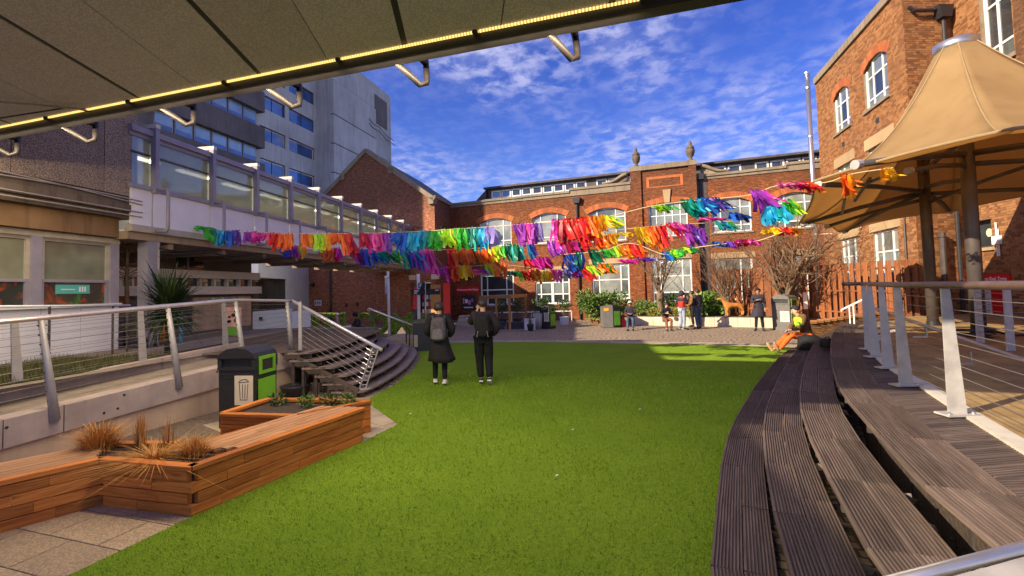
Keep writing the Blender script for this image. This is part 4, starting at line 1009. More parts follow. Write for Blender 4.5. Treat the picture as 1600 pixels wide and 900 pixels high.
# ================================================================== concrete tower behind the left side
TU = Vector((0.237, 0.972, 0)).normalized(); TN = Vector((TU.y, -TU.x, 0)); TP = Vector((-19.0, 45.0, 0))
def build_tower():
    root = thing('concrete_tower', 'grey concrete tower block with blue ribbon windows and a blank lift core, left background', 'building', tuple(TP))
    O, d, n = TP, TU, TN; H = 26.4
    rows = [6.85, 9.6, 12.35, 15.1, 17.85, 20.6, 23.35]
    c1, c2 = (-7.3, -4.35), (-3.85, -.35)
    holes = [(a, b, z, z + 1.2) for a, b in (c1, c2) for z in rows]
    mb = MB(); wall(mb, O, d, n, -8.0, 0, 0, H, holes, .25); wall(mb, O, d, n, -26, -8.0, 0, H, [], .2)
    for s in (-26,): mb.add([wpt(O, d, n, s, 0), wpt(O, d, n, s, 0, -14), wpt(O, d, n, s, H, -14), wpt(O, d, n, s, H)], [(0, 1, 2, 3)])
    mb.add([wpt(O, d, n, -26, H), wpt(O, d, n, 12, H), wpt(O, d, n, 12, H, -14), wpt(O, d, n, -26, H, -14)], [(0, 1, 2, 3)])
    mb.build('slab_wall', M['tower'], root)
    mb = MB(); wbox(mb, O, d, n, .0, 12.2, 0, H, -13.9, 1.55); mb.build('end_block', M['tower'], root)
    for h in holes:
        window(root, O, d, n, *h, [.5], [], lambda i, j: M['blue_pane'], M['dark_metal'], .15, .06)
    # lift core, cast in lifts with dark joints between
    zc = 0; lifts = [5.2, 8.1, 11.0, 13.9, 16.8, 19.7, 23.2]
    for z0, z1 in zip([0] + lifts, lifts):
        mb = MB(); wbox(mb, O, d, n, .02, 8.0, z0 + .05, z1 - .05, 1.0, 1.93); mb.build('core_lift', M['tower'], root)
        mb = MB(); wbox(mb, O, d, n, .06, 7.95, z1 - .051, z1 + .051 if z1 < 23 else z1, 1.0, 1.89); mb.build('core_joint', M['tower_joint'], root)
    mb = MB(); wbox(mb, O, d, n, 8.4, 11.2, 21.8, 25.2, 1.552, 1.60); mb.build('louvre', M['tower_dark'], root)
    for z in (9, 12, 15, 18): 
        mb = MB(); wbox(mb, O, d, n, 8.02, 12.2, z, z + .06, 1.552, 1.565); mb.build('wall_joint', M['tower_joint'], root)
    for k in range(2):
        mb = MB(); a = wpt(O, d, n, 6.5, 21.5 - .5 * k, 1.95); pts = [a + d * t + Vector((0, 0, -.5 * t * .3 - .12 * math.sin(t * 2))) for t in np.linspace(0, 5.8, 9)]; mb.tube(pts, .04, 5); mb.build('cable', M['ink'], root)
    # dark clad wing with projecting spandrel bands and windows between them
    bands = [(8.2, 9.9), (11.1, 12.8), (14.1, 15.8), (17.1, 18.8), (20.1, 21.8), (23.1, 25.6)]
    for z0, z1 in bands:
        for k in range(11):
            s1 = -7.6 - 1.55 * k; mb = MB(); wbox(mb, O, d, n, s1 - 1.54, s1, z0, z1, .02, .75); mb.build('spandrel_panel', M['tower_dark'], root)
    for (z0, z1), (z2, z3) in zip(bands, bands[1:]):
        for k in range(11):
            s1 = -8.0 - 1.42 * k
            if 5 < k < 8: continue
            mb = MB(); wbox(mb, O, d, n, s1 - 1.36, s1 - .06, z1 + .02, z2 - .02, .02, .30); wd = mb.build('ribbon_window', M['mauve_steel'], root)
            mb = MB(); wbox(mb, O, d, n, s1 - 1.28, s1 - .14, z1 + .5, z2 - .06, .301, .315); mb.build('pane', M['tower_blind'], wd)
            mb = MB(); wbox(mb, O, d, n, s1 - 1.28, s1 - .14, z1 + .06, z1 + .46, .301, .315); mb.build('pane', M['blue_pane'], wd)
        for k in (6, 7):
            s1 = -8.0 - 1.42 * k; mb = MB(); wbox(mb, O, d, n, s1 - 1.42, s1, z1 + .01, z2 - .01, .02, .35); mb.build('blank_panel', M['tower_dark'], root)
M['tower_joint'] = plain('dark_joint', (0.07, 0.07, 0.075), 0.9, bump=0)
build_tower()
# ================================================================== glazed footbridge on the left
B0 = Vector((-8.9, 11.0, 0)); BD = Vector((2.7, 19.0, 0)).normalized(); BN = Vector((BD.y, -BD.x, 0))
def build_bridge():
    root = thing('glazed_footbridge', 'glazed footbridge with white spandrel panels and mauve steel posts running to the gabled wing', 'footbridge', tuple(B0))
    O, d, n = B0, BD, BN; W = 2.7; st = 1.815; posts = [.30 + st * i for i in range(11)]; S1 = 19.3
    mb = MB(); wbox(mb, O, d, n, -.3, S1, 3.42, 3.60, -W, .0); mb.build('floor_slab', M['soffit_under'], root)
    mb = MB(); wbox(mb, O, d, n, -.3, S1, 3.60, 3.76, -.06, .10); mb.build('floor_beam', M['cream_dull'], root)
    mb = MB(); wbox(mb, O, d, n, -.3, S1, 4.64, 4.74, -.04, .09); mb.build('sill_beam', M['mauve_steel'], root)
    mb = MB(); wbox(mb, O, d, n, -.3, S1, 5.90, 6.0, -.08, .02); mb.build('head_rail', M['mauve_steel'], root)
    mb = MB(); wbox(mb, O, d, n, -.3, S1, 6.0, 6.14, -W, .09); mb.build('roof', M['mauve_steel'], root)
    mb = MB(); wbox(mb, O, d, n, -.3, S1, 5.84, 5.9, -W + .05, -.10); mb.build('ceiling', M['corridor_white'], root)
    mb = MB(); wbox(mb, O, d, n, -.3, S1, 3.6, 3.64, -W + .05, -.10); mb.build('floor', M['corridor_white'], root)
    mb = MB(); wbox(mb, O, d, n, -.3, S1, 3.6, 4.64, -W - .05, -W); mb.build('rear_spandrel', M['corridor_white'], root)
    ed = [-.28] + posts + [S1]
    for k, (a, b) in enumerate(zip(ed, ed[1:])):
        mb = MB(); wbox(mb, O, d, n, a + .03, b - .03, 3.765, 4.635, -.03, .03); mb.build('spandrel_panel', M['white_panel'], root)
        mb = MB(); wbox(mb, O, d, n, a + .06, b - .06, 5.50, 5.54, -.05, .02); mb.build('transom', M['dark_metal'], root)
        for c, e in ((4.75, 5.49), (5.55, 5.89)):
            mb = MB(); wbox(mb, O, d, n, a + .07, b - .07, c, e, -.022, -.012); mb.build('pane', M['clear'], root)
        mb = MB(); wbox(mb, O, d, n, a + .05, b - .05, 4.66, 5.84, -W + .01, -W + .02); mb.build('rear_pane', M['clear'], root)
        mb = MB(); wbox(mb, O, d, n, a + .05, b - .05, 5.45, 5.83, -W + .025, -W + .04); mb.build('rear_valance', M['corridor_white'], root)
        mb = MB(); wbox(mb, O, d, n, a - .04, a + .04, 4.64, 5.84, -W - .02, -W + .05); mb.build('rear_mullion', M['cream_steel'], root)
        if b - a > 1:
            mb = MB(); wbox(mb, O, d, n, a + .35, b - .35, 5.80, 5.838, -1.45, -1.25); mb.build('ceiling_light', M['tube_light'], root)
    for z in (4.9, 5.1):
        mb = MB(); mb.tube([wpt(O, d, n, -.2, z, -W + .12), wpt(O, d, n, S1, z, -W + .12)], .03, 6); mb.build('inner_handrail', M['cream_steel'], root)
    for s in posts:
        mb = MB(); wbox(mb, O, d, n, s - .055, s + .055, 4.60, 6.22, .02, .16); p = mb.build('post', M['mauve_steel'], root)
        mb = MB(); wbox(mb, O, d, n, s - .06, s + .06, 6.22, 6.32, -.55, .17); wbox(mb, O, d, n, s - .06, s + .06, 6.14, 6.22, -.55, -.45); mb.build('roof_hoop', M['cream_steel'], root)
        mb = MB(); q = s + .02
        mb.tube([wpt(O, d, n, q, 4.69, .05), wpt(O, d, n, q, 4.69, .42), wpt(O, d, n, q, 4.60, .44), wpt(O, d, n, q, 3.72, .44), wpt(O, d, n, q, 3.66, .40), wpt(O, d, n, q, 3.66, .05)], .042, 7)
        mb.build('outer_hoop', M['mauve_pale'], root, True)
    for s in (.35, 19.0):
        mb = MB(); wbox(mb, O, d, n, s - .13, s + .13, .0, 3.42, -.30, -.02); mb.build('column', M['mauve_steel'], root)
        mb = MB(); wbox(mb, O, d, n, s + .131, s + .20, .0, 3.42, -.28, -.02); mb.build('column_face', M['cream_dull'], root)
    for s in np.arange(.9, 18.5, 1.815):
        mb = MB(); wbox(mb, O, d, n, s, s + .14, 3.24, 3.42, -W, -.12); mb.build('joist', M['soffit_under'], root)
    mb = MB(); pts = [wpt(O, d, n, t, 3.35 - .12 * abs(math.sin(t * 1.7)), .02) for t in np.linspace(.5, 18, 60)]; mb.tube(pts, .018, 4)
    pts = [wpt(O, d, n, t, 3.30 - .16 * abs(math.sin(t * 1.3 + .6)), .05) for t in np.linspace(.5, 18, 60)]; mb.tube(pts, .014, 4); stuff(mb.build('loose_cables', M['ink'], root))
M['cream_dull'] = plain('dull_cream_paint', (0.46, 0.40, 0.33), 0.6, var=0.15)
M['mauve_pale'] = plain('pale_mauve_steel', (0.30, 0.275, 0.33), 0.4, var=0.1)
build_bridge()

# ================================================================== low concrete house on the left edge
H0 = Vector((-8.93, 10.95, 0)); HD = -BD; HN = BN
def build_house():
    root = thing('concrete_house', 'stained concrete building with pebble-dashed upper panels and glazed ground floor, left edge', 'building', tuple(H0))
    O, d, n = H0, HD, HN
    P = lambda px, py: on(px, py, H0, HN)
    S = lambda px, py: (P(px, py) - O).dot(d)
    js = [0.0, S(163, 250), S(17, 250), S(17, 250) + 2.0, S(17, 250) + 4.0, S(17, 250) + 8, 25]
    for a, b in zip(js, js[1:]):
        mb = MB(); wbox(mb, O, d, n, a + .008, b - .008, 4.42, 7.7, -.12, .0); mb.build('cladding_panel', M['pebble'], root)
    mb = MB(); wbox(mb, O, d, n, .02, 25, 4.40, 7.68, -9, -.125); mb.build('upper_core', M['slab_dark'], root)
    for z0, z1, o in ((4.22, 4.40, -.02), (4.04, 4.215, .05), (3.90, 4.035, -.04)):
        mb = MB(); wbox(mb, O, d, n, .01, 25, z0, z1, -.6, o); mb.build('cornice', M['slab_dark'], root)
    mb = MB(); wbox(mb, O, d, n, .25, 25, 3.45, 3.895, -.8, -.22); mb.build('stained_beam', M['stain'], root)
    for k, (z, sag) in enumerate(((4.36, .10), (4.25, .02), (4.12, .05), (3.98, .02))):
        mb = MB(); pts = [wpt(O, d, n, t, z + (0.13 * math.sin(t * .5 + k) if k < 2 else 0) - sag, .085) for t in np.linspace(-.05, 9, 24)]; mb.tube(pts, .016, 5); mb.build('cable', M['cable_grey'], root)
    # ground-floor glazing, set back
    Og = wpt(O, d, n, 0, 0, -.42); Pg = lambda px, py: on(px, py, Og, n); Sg = lambda px, py: (Pg(px, py) - Og).dot(d); Zg = lambda px, py: Pg(px, py).z
    zs = Zg(100, 477); zt = 3.44; e0 = Sg(181, 430)
    mu = [e0, Sg(62, 430) + .02, Sg(62, 430) + 1.75, Sg(62, 430) + 3.5, Sg(62, 430) + 5.3]
    mb = MB(); wbox(mb, Og, d, n, e0 - .05, 25, zs - .05, zs + .01, -.2, .12); mb.build('sill', M['white_steel'], root)
    mb = MB(); wbox(mb, Og, d, n, e0 - .05, 25, zt - .12, zt, -.1, .05); mb.build('head', M['cream_dull'], root)
    for k, (a, b) in enumerate(zip(mu, mu[1:])):
        mb = MB(); wbox(mb, Og, d, n, a - .02, a + .17, zs + .01, zt - .12, -.12, .06); mb.build('mullion', M['mauve_pale'], root)
        zz = [zs + .01, Zg(120, 437), Zg(120, 376), zt - .12]
        for j, (c, e) in enumerate(zip(zz, zz[1:])):
            fr = MB()
            wbox(fr, Og, d, n, a + .17, b - .02, e - .06, e, -.05, .02); wbox(fr, Og, d, n, a + .17, a + .24, c, e - .06, -.05, .015); wbox(fr, Og, d, n, b - .09, b - .02, c, e - .06, -.05, .015)
            w = fr.build('window', M['cream_dull'] if j else M['mauve_pale'], root)
            mb = MB(); wbox(mb, Og, d, n, a + .24, b - .09, c, e - .06, -.04, -.025); mb.build('pane', M['house_low'] if j == 0 else M['house_blind'], w)
        if k == 0:
            sx0, sx1 = Sg(141, 450), Sg(88, 450); mb = MB(); wbox(mb, Og, d, n, sx0, sx1, Zg(110, 459), Zg(110, 445), -.024, -.014); st = mb.build('window_sticker', M['teal'], root)
            mb = MB(); w_ = sx1 - sx0
            for i in range(3): wbox(mb, Og, d, n, sx0 + w_ * (.12 + .08 * i), sx0 + w_ * (.17 + .08 * i), Zg(110, 456), Zg(110, 448), -.0138, -.011)
            stuff(mb.build('sticker_print', M['white'], st))
            mb = MB(); wbox(mb, Og, d, n, sx0 + w_ * .45, sx0 + w_ * .85, Zg(110, 453), Zg(110, 451.5), -.0138, -.011); mb.build('sticker_arrow', M['white'], st)
        # white spandrel below the sill, jointed
        for a2, b2 in ((a - .03, (a + b) / 2), ((a + b) / 2, b - .03)):
            mb = MB(); wbox(mb, Og, d, n, a2 + .006, b2 - .006, .84, zs - .05, -.1, .03); mb.build('spandrel_panel', M['white_panel'], root)
    mb = MB(); wbox(mb, Og, d, n, e0 + .02, 25, .8, zt, -8, -.15); mb.build('inner_block', M['slab_dark'], root)
    mb = MB(); wbox(mb, Og, d, n, e0 - .05, e0 - .02, .84, zt, -7, .03); mb.build('end_wall', M['white_panel'], root)
M['cable_grey'] = plain('pale_cable', (0.38, 0.33, 0.29), 0.5, bump=0)
M['teal'] = plain('teal_sticker', (0.10, 0.48, 0.40), 0.4, var=0.1, bump=0)
def m_house_low():
    g = G('window_with_coloured_display'); p = g.pos()
    n = g.noise(p, 2.4, 3, 0.6, 1.0); k = g.remap(n, 0.52, 0.66)
    c = g.mix(k, (0.035, 0.045, 0.04), (0.42, 0.07, 0.02)); k2 = g.remap(g.noise(g.mapping(p, loc=(4, 7, 2)), 2.2, 3, 0.6, 1.0), 0.56, 0.7)
    c = g.mix(k2, c, (0.06, 0.25, 0.04)); g.P('Base Color', c); g.P('Roughness', 0.06); g.P('Specular IOR Level', 0.9); return g.mat
M['house_low'] = m_house_low()
M['house_blind'] = m_glass('house_blind_pane', (0.20, 0.215, 0.15), 0.12, 0.7, 0.4, 0.8)
build_house()

# ================================================================== elevated walkway overhead (top left)
def build_overhead():
    z = 4.6; A = at(0, 199, z=z); B = at(985, 2, z=z); d = (B - A); d.z = 0; d.normalize(); n = Vector((-d.y, d.x, 0))
    if n.y < 0: n = -n
    root = thing('overhead_walkway', 'grey panelled underside of an elevated walkway with a lit strip along its edge, top left', 'walkway', tuple(A))
    O = Vector((A.x, A.y, 0)); L = 10.6; s0 = -7.0
    js = [s0, s0 + 2.2, (at(60, 186, z=z) - A).dot(d) - .6, (at(205, 150, z=z) - A).dot(d), (at(398, 113, z=z) - A).dot(d), (at(625, 65, z=z) - A).dot(d), 8.9, L]
    for a, b in zip(js, js[1:]):
        m = (a + b) / 2
        skew = lambda s, o: wpt(O, d, n, s - o * .0, z, -o)
        # joints run back along the court, not square to the edge
        sk = .42
        q = lambda s, o: wpt(O, d, n, s + o * sk, z, -o)
        for c, e in ((a + .035, m - .006), (m + .006, b - .035)):
            mb = MB(); mb.prism([q(c, .03), q(e, .03), q(e, 3.35), q(c, 3.35)], (0, 0, .05)); mb.build('soffit_panel', M['soffit'], root)
        mb = MB(); mb.beam(q(b, .02) + Vector((0, 0, .025)), q(b, 3.36) + Vector((0, 0, .025)), .068, .03); mb.build('joint_bar', M['ink'], root)
    mb = MB(); wbox(mb, O, d, n, s0, L, z + .07, 6.7, -3.4, .10); mb.build('body', M['tower_dark'], root)
    mb = MB(); wbox(mb, O, d, n, s0, L, z - .10, z + .07, .0, .16); mb.build('edge_beam', M['edge_black'], root)
    cur = s0
    for k in range(10):
        mb = MB(); wbox(mb, O, d, n, cur + .02, cur + 1.58, z - .022, z + .0, -.030, -.014); mb.build('light_strip', M['led'], root)
        ld = bpy.data.lights.new('strip_lamp', 'AREA'); ld.shape = 'RECTANGLE'; ld.size = 1.5; ld.size_y = .03; ld.energy = 15.0; ld.color = (1.0, .80, .50)
        lo = bpy.data.objects.new('strip_lamp', ld); COL.objects.link(lo); lo.location = wpt(O, d, n, cur + .8, z - .135, -.03); lo.rotation_euler = (0.50, 0, math.atan2(d.y, d.x)); cur += 1.62
        mb = MB(); mb.tube([wpt(O, d, n, cur - .01, z - .02, -.05), wpt(O, d, n, cur - .01, z - .02, .0)], .03, 6); mb.build('strip_clip', M['ink'], root)
    # bent tube brackets under the outer edge
    for px, py in ((8, 222), (128, 198), (283, 168), (455, 138), (656, 98), (897, 52)):
        s = (at(px, py - 8, z=z) - A).dot(d)
        e = wpt(O, d, n, s, z - .24, .42)
        mb = MB(); mb.tube([wpt(O, d, n, s - .02, z + .06, .44), wpt(O, d, n, s, z - .15, .43), e + Vector((0, 0, .02)), wpt(O, d, n, s - .05, z - .26, .36), wpt(O, d, n, s - .28, z - .02, .10)], .036, 9)
        mb.tube([wpt(O, d, n, s - .02, z + .02, .44), wpt(O, d, n, s - .02, z + .02, .1)], .036, 9)
        mb.build('tube_bracket', M['bracket'], root, True)
    mb = MB(); mb.tube([wpt(O, d, n, -1.2, z - .06, -1.6), wpt(O, d, n, 1.0, z - .06, -.9), wpt(O, d, n, 2.05, z - .06, -.12)], .014, 6); mb.build('conduit', M['cable_grey'], root)
    mb = MB(); mb.tube([wpt(O, d, n, -.3, z - .05, -.35), wpt(O, d, n, 1.9, z - .05, -.22), wpt(O, d, n, 2.0, z - .05, -.02)], .01, 6); mb.build('conduit', M['ink'], root)
M['bracket'] = plain('brown_mauve_tube', (0.026, 0.021, 0.022), 0.5, var=0.15)
M['soffit'] = m_concrete('speckled_soffit', (0.46, 0.43, 0.46), 0.10, 0.45, scale=0.9)
M['edge_black'] = plain('black_edge_beam', (0.025, 0.022, 0.024), 0.5, var=0.2)
def m_led():
    g = G('led_strip'); p = g.pos(); u = g.dot(p, (0.957, -0.29, 0)); w = g.math('SINE', g.math('MULTIPLY', u, 190.0))
    g.P('Base Color', (0.8, 0.7, 0.4)); g.P('Emission Color', g.mix(g.remap(w, -.2, .6), (0.30, 0.16, 0.02), (1.0, 0.74, 0.24))); g.P('Emission Strength', 0.5); return g.mat
M['led'] = m_led()
build_overhead()

# ================================================================== tensile parasol on the right terrace
def build_parasol():
    root = thing('fabric_parasol', 'large cream tensile fabric canopy on dark steel posts over the right terrace', 'canopy', (9.2, 9.5, .85))
    C = Vector((9.97, 10.0, 0)); zt = 7.1; rr = .34
    E = [(5.98, 9.01, 3.97), (8.02, 12.79, 3.62), (10.15, 14.2, 3.50), (11.9, 12.4, 3.78), (13.3, 10.2, 3.9), (12.9, 7.6, 3.97), (10.9, 5.6, 4.04), (6.74, 6.06, 3.97)]
    n = len(E); sub = 8; m = 14
    rim = []
    for i in range(n):
        a, b = Vector(E[i]), Vector(E[(i + 1) % n]); mid = Vector((C.x, C.y, (a.z + b.z) / 2))
        for k in range(sub):
            t = k / sub; p = a.lerp(b, t); s = math.sin(PI * t); p = p.lerp(mid, .045 * s) + Vector((0, 0, .10 * s)); rim.append((p, 1 - s))
    V = []; N = len(rim)
    for j in range(m + 1):
        t = j / m
        for p, rib in rim:
            ang = math.atan2(p.y - C.y, p.x - C.x); top = Vector((C.x + rr * math.cos(ang), C.y + rr * math.sin(ang), zt))
            q = top.lerp(p, t); f = (1 - t) ** 1.8
            z = p.z + (zt - p.z) * f - (0.10 * (1 - rib) * math.sin(PI * t)); V.append((q.x, q.y, z))
    Fc = []; 
    for j in range(m):
        for i in range(N): Fc.append((j * N + i, j * N + (i + 1) % N, (j + 1) * N + (i + 1) % N, (j + 1) * N + i))
    # each gore between two seams is its own panel of cloth
    for i in range(n):
        cols = [(i * sub + k) % N for k in range(sub + 1)]; vs = [V[j * N + c] for j in range(m + 1) for c in cols]; w = sub + 1
        mb = MB(); mb.add(vs, [(j * w + k, j * w + k + 1, (j + 1) * w + k + 1, (j + 1) * w + k) for j in range(m) for k in range(sub)])
        o = mb.build('fabric_panel', M['canvas'], root, True)
        md = o.modifiers.new('thickness', 'SOLIDIFY'); md.thickness = .012
        mb = MB(); mb.tube([Vector(V[j * N + i * sub]) + Vector((0, 0, .010)) for j in range(m + 1)], .014, 5); mb.build('seam', M['canvas_seam'], root)
    mb = MB(); mb.lathe((C.x, C.y, zt - .12), [(rr + .0, 0), (rr + .055, .0), (rr + .055, .22), (rr - .02, .24), (rr - .02, .0)], 28); mb.build('top_ring', M['steel'], root, True)
    mb = MB(); mb.tube([Vector(p) for p, _ in rim] + [rim[0][0]], .022, 6); mb.build('edge_cable', M['canvas_seam'], root)
    # two masts and the arms that carry the eaves
    P1, P2 = Vector((8.90, 8.87, .85)), Vector((10.31, 11.38, .85))
    for P, top in ((P1, 5.1), (P2, 5.0)):
        mb = MB(); mb.tube([P, P + Vector((0, 0, top - .85))], .115, 16); o = mb.build('mast', M['mast'], root, True)
        mb = MB(); mb.lathe(P, [(.2, .002), (.2, .02), (.13, .022), (.13, .10), (.118, .10)], 16); mb.build('base_plate', M['black'], root)
    top1, top2 = P1 + Vector((0, 0, 3.55)), P2 + Vector((0, 0, 3.3))
    arms = [(top1, (6.0, 7.9, 4.0), .062), (top1 + Vector((0, 0, -.22)), (7.2, 8.25, 3.95), .045), (top1, (10.9, 5.75, 4.1), .06), (top1 - Vector((0, 0, .2)), (12.7, 7.7, 4.0), .05), (top2, (6.05, 8.95, 3.9), .055), (top2, (8.05, 12.7, 3.58), .055),
            (top2 - Vector((0, 0, .18)), (9.0, 13.1, 3.55), .045), (top2, (10.2, 14.05, 3.5), .05), (top2, (11.85, 12.35, 3.8), .055), (top2 - Vector((0, 0, .05)), (13.2, 10.2, 3.9), .05), (top1 - Vector((0, 0, .5)), top2 + Vector((0, 0, .1)), .05), (top1 + Vector((0, 0, .3)), top2 + Vector((0, 0, .5)), .05),
            (top1 + Vector((0, 0, .3)), (C.x, C.y, 6.3), .05), (top2 + Vector((0, 0, .5)), (C.x, C.y, 6.3), .05), (top2 - Vector((0, 0, .3)), top1 + Vector((1.6, -.3, -.1)), .04)]
    for a, b, r in arms:
        a, b = Vector(a), Vector(b); mb = MB(); mb.tube([a, a.lerp(b, .5) + Vector((0, 0, .04)), b], r, 10); mb.build('arm', M['mast'], root, True)
        e = (b - a).normalized(); mb = MB(); mb.tube([b - e * .1, b + e * .03], r * 1.35, 10); mb.build('arm_cap', M['post_grey'], root)
    for a, b in (((7.0, 8.3, 3.95), (7.3, 9.6, 3.95)), ((7.6, 10.1, 3.75), (7.1, 9.0, 4.0)), ((8.6, 11.9, 3.72), (7.6, 10.4, 3.85))):
        mb = MB(); mb.tube([a, b], .032, 8); mb.build('brace', M['mast'], root)
    mb = MB(); mb.tube([(C.x, C.y, 6.2), (C.x, C.y, zt - .05)], .06, 10); mb.build('king_post', M['mast'], root)
    for i in range(10):
        t = 2 * PI * i / 10; mb = MB(); mb.tube([(C.x, C.y, zt - .08), (C.x + rr * math.cos(t), C.y + rr * math.sin(t), zt - .04)], .02, 5); mb.build('ring_spoke', M['mast'], root)
    hose = MB(); pts = [P1 + Vector((.32 * math.cos(t) * (1 - .01 * t) - .1, .28 * math.sin(t), .03 + .012 * t)) for t in np.linspace(0, 13, 60)] + [P1 + Vector((.5 + .12 * i, -.1 + .03 * i, .03)) for i in range(12)]
    tag(hose.tube(pts, .022, 6).build('hose', M['black'], None, True), 'black hose coiled round the foot of the nearer parasol mast', 'hose')
def m_canvas():
    g = G('cream_canvas'); p = g.pos(); n = g.noise(p, 1.1, 6, 0.6, 0.3); s = g.noise(g.mapping(p, scale=(3, 3, .6)), 1.5, 5, 0.6)
    c = g.mix(g.remap(n, .3, .7), (0.40, 0.28, 0.13), (0.50, 0.36, 0.175)); c = g.mix(g.remap(s, .5, .75, 0, .35), c, (0.27, 0.18, 0.085))
    g.P('Base Color', c); g.P('Roughness', 0.75); g.P('Specular IOR Level', 0.25)
    g.bump(g.noise(p, 90, 2), .1, .004)
    tr = g.N.new('ShaderNodeBsdfTranslucent'); g.set(tr.inputs[0], (0.80, 0.54, 0.25)); mx = g.N.new('ShaderNodeMixShader'); mx.inputs[0].default_value = .5
    g.L.new(g.b.outputs[0], mx.inputs[1]); g.L.new(tr.outputs[0], mx.inputs[2]); g.L.new(mx.outputs[0], g.N['Material Output'].inputs[0]); return g.mat
M['canvas'] = m_canvas()
M['canvas_seam'] = plain('canvas_seam', (0.32, 0.22, 0.11), 0.8, var=0.1)
M['mast'] = plain('dark_grey_mast', (0.115, 0.095, 0.088), 0.45, metal=0.3, var=0.15, scale=5)
build_parasol()

# ================================================================== railings
def tapered_post(name, root, base, top, wb, wt, across, thick, mat, holes=9):
    base, top, a = Vector(base), Vector(top), Vector(across).normalized(); up = (top - base).normalized(); t = a.cross(up).normalized()
    mb = MB(); mb.prism([base - a * wb / 2, base + a * wb / 2, top + a * wt / 2, top - a * wt / 2], t * thick)
    return mb.build(name, mat, root)
def wires(root, lo, hi, n, r, mat, name='wire', first=.10, last=.92):
    """n wires strung between matching points near the feet (lo) and the heads (hi) of the posts."""
    for k in range(n):
        t = first + (last - first) * k / (n - 1); mb = MB(); mb.tube([a.lerp(b, t) for a, b in zip(lo, hi)], r, 5); mb.build(name, mat, root)
def build_right_rail():
    root = thing('deck_railing', 'wire railing of tapering pale steel posts along the right-hand deck', 'railing', (4.5, 5.3, .85))
    base = [at(1495, 645, z=.87), at(1415, 600, z=.87), at(1388, 573, z=.87), at(1368, 556, z=.87), at(1358, 544, z=.87)]
    near = base[0] + (base[0] - base[1]) * 1.7; near2 = near + (base[0] - base[1]) * 1.0
    base = [near2, near] + base
    lo, hi = [], []
    for i, b in enumerate(base):
        t = Vector((b.x, b.y, 0)); d = (base[min(i + 1, len(base) - 1)] - base[max(i - 1, 0)]).normalized(); c = Vector((d.y, -d.x, 0)); a = Vector((.95, -.3, 0))
        top = b + Vector((-.035, 0, 1.04)); tapered_post('post', root, b + a * .0, top, .128, .062, a, .016, M['post_pale'] if i < 4 else M['post_grey'])
        mb = MB(); mb.obox(b + Vector((-.13, -.07, -.016)), (.26, 0, 0), (0, .14, 0), (0, 0, .016)); mb.build('foot_plate', M['post_pale'], root)
        for sx in (-.1, .1):
            mb = MB(); mb.lathe(b + Vector((sx, -.04, .0)), [(.014, 0), (.014, .014), (.006, .02)], 6); mb.build('bolt', M['steel'], root)
        lo.append(b + a * .07); hi.append(top + a * .03)
    wires(root, lo, hi, 10, .0032, M['wire'])
    hp = [h + Vector((-.03, 0, .03)) for h in hi]; hp = [hp[0] + Vector((.4, -1.2, 0))] + hp + [hp[-1] + Vector((-.1, .35, -.0))]
    mb = MB(); mb.tube(spline(hp, 5), .031, 12); mb.build('handrail', M['rail_brown'], root, True)
    # sloping inner handrail with angle brackets
    ir = thing('ramp_handrail', 'sloping steel handrail on brackets behind the right deck railing', 'handrail', (6, 6, .85))
    a, b = at(1368, 482, Y=8.3), at(1610, 566, Y=4.6); mb = MB(); mb.tube([a + (a - b) * .02, a.lerp(b, .5), b, b + (b - a) * .3], .024, 12); mb.build('rail', M['steel'], ir, True)
    for px, py in ((1408, 503), (1449, 524), (1519, 566)):
        q = at(px, py + 2, Y=8.3 - 3.7 * (px - 1368) / 242); mb = MB(); mb.beam(q + Vector((-.22, 0, 0)), q + Vector((.0, 0, 0)), .022, .022); mb.beam(q + Vector((-.011, 0, .011)), q + Vector((-.011, 0, .15)), .016, .016, up=(1, 0, 0)); mb.build('bracket', M['steel'], ir)
    # railing at the far right, beyond the mast
    fr = thing('terrace_railing', 'dark grey wire railing beyond the mast at the right edge', 'railing', (7.7, 7.2, .85))
    p0 = at(1578, 548, z=.86); p1 = p0 + Vector((1.5, -.1, 0)); p2 = p0 + Vector((.45, .9, 0))
    lo, hi = [], []
    for p in (p2, p0, p1):
        tapered_post('post', fr, p, p + Vector((0, 0, .95)), .12, .10, (1, 0, 0), .03, M['post_grey']); lo.append(p); hi.append(p + Vector((0, 0, .95)))
    wires(fr, lo, hi, 9, .005, M['wire']); mb = MB(); mb.tube([h + Vector((0, 0, .03)) for h in hi] + [hi[-1] + Vector((1, 0, .03))], .03, 10); mb.build('handrail', M['rail_brown'], fr, True)
    # close handrail cutting the bottom right corner
    nr = thing('near_handrail', 'thick silver handrail and flat bar crossing the bottom right corner close to the camera', 'handrail', (1.0, 1.0, 1.3))
    a, b = at(1420, 903, Y=1.0), at(1640, 846, Y=1.04); mb = MB(); mb.tube([a - (b - a) * .6, b + (b - a) * 1.0], .0135, 14); mb.build('rail', M['steel'], nr, True)
    a, b = at(1520, 928, Y=.96), at(1660, 888, Y=1.0); mb = MB(); mb.beam(a - (b - a) * .5, b + (b - a), .05, .045); mb.build('flat_bar', M['post_pale'], nr)
    mb = MB(); c = a - (b - a) * .3; mb.tube([c, Vector((c.x, c.y, .86))], .02, 10); c2 = b + (b - a) * .8; mb.tube([c2, Vector((c2.x, c2.y, .86))], .02, 10); mb.build('post', M['steel'], nr)
    # small white step rail in front of the slatted fence
    sr = thing('step_rail', 'short white handrail by the steps in front of the slatted fence', 'handrail', (9.0, 12.6, .8))
    a, b = at(1315, 484, Y=12.6), at(1357, 464, Y=11.8); mb = MB(); mb.tube([a + Vector((0, 0, -.06)), a, b], .024, 9); mb.build('rail', M['white_steel'], sr, True)
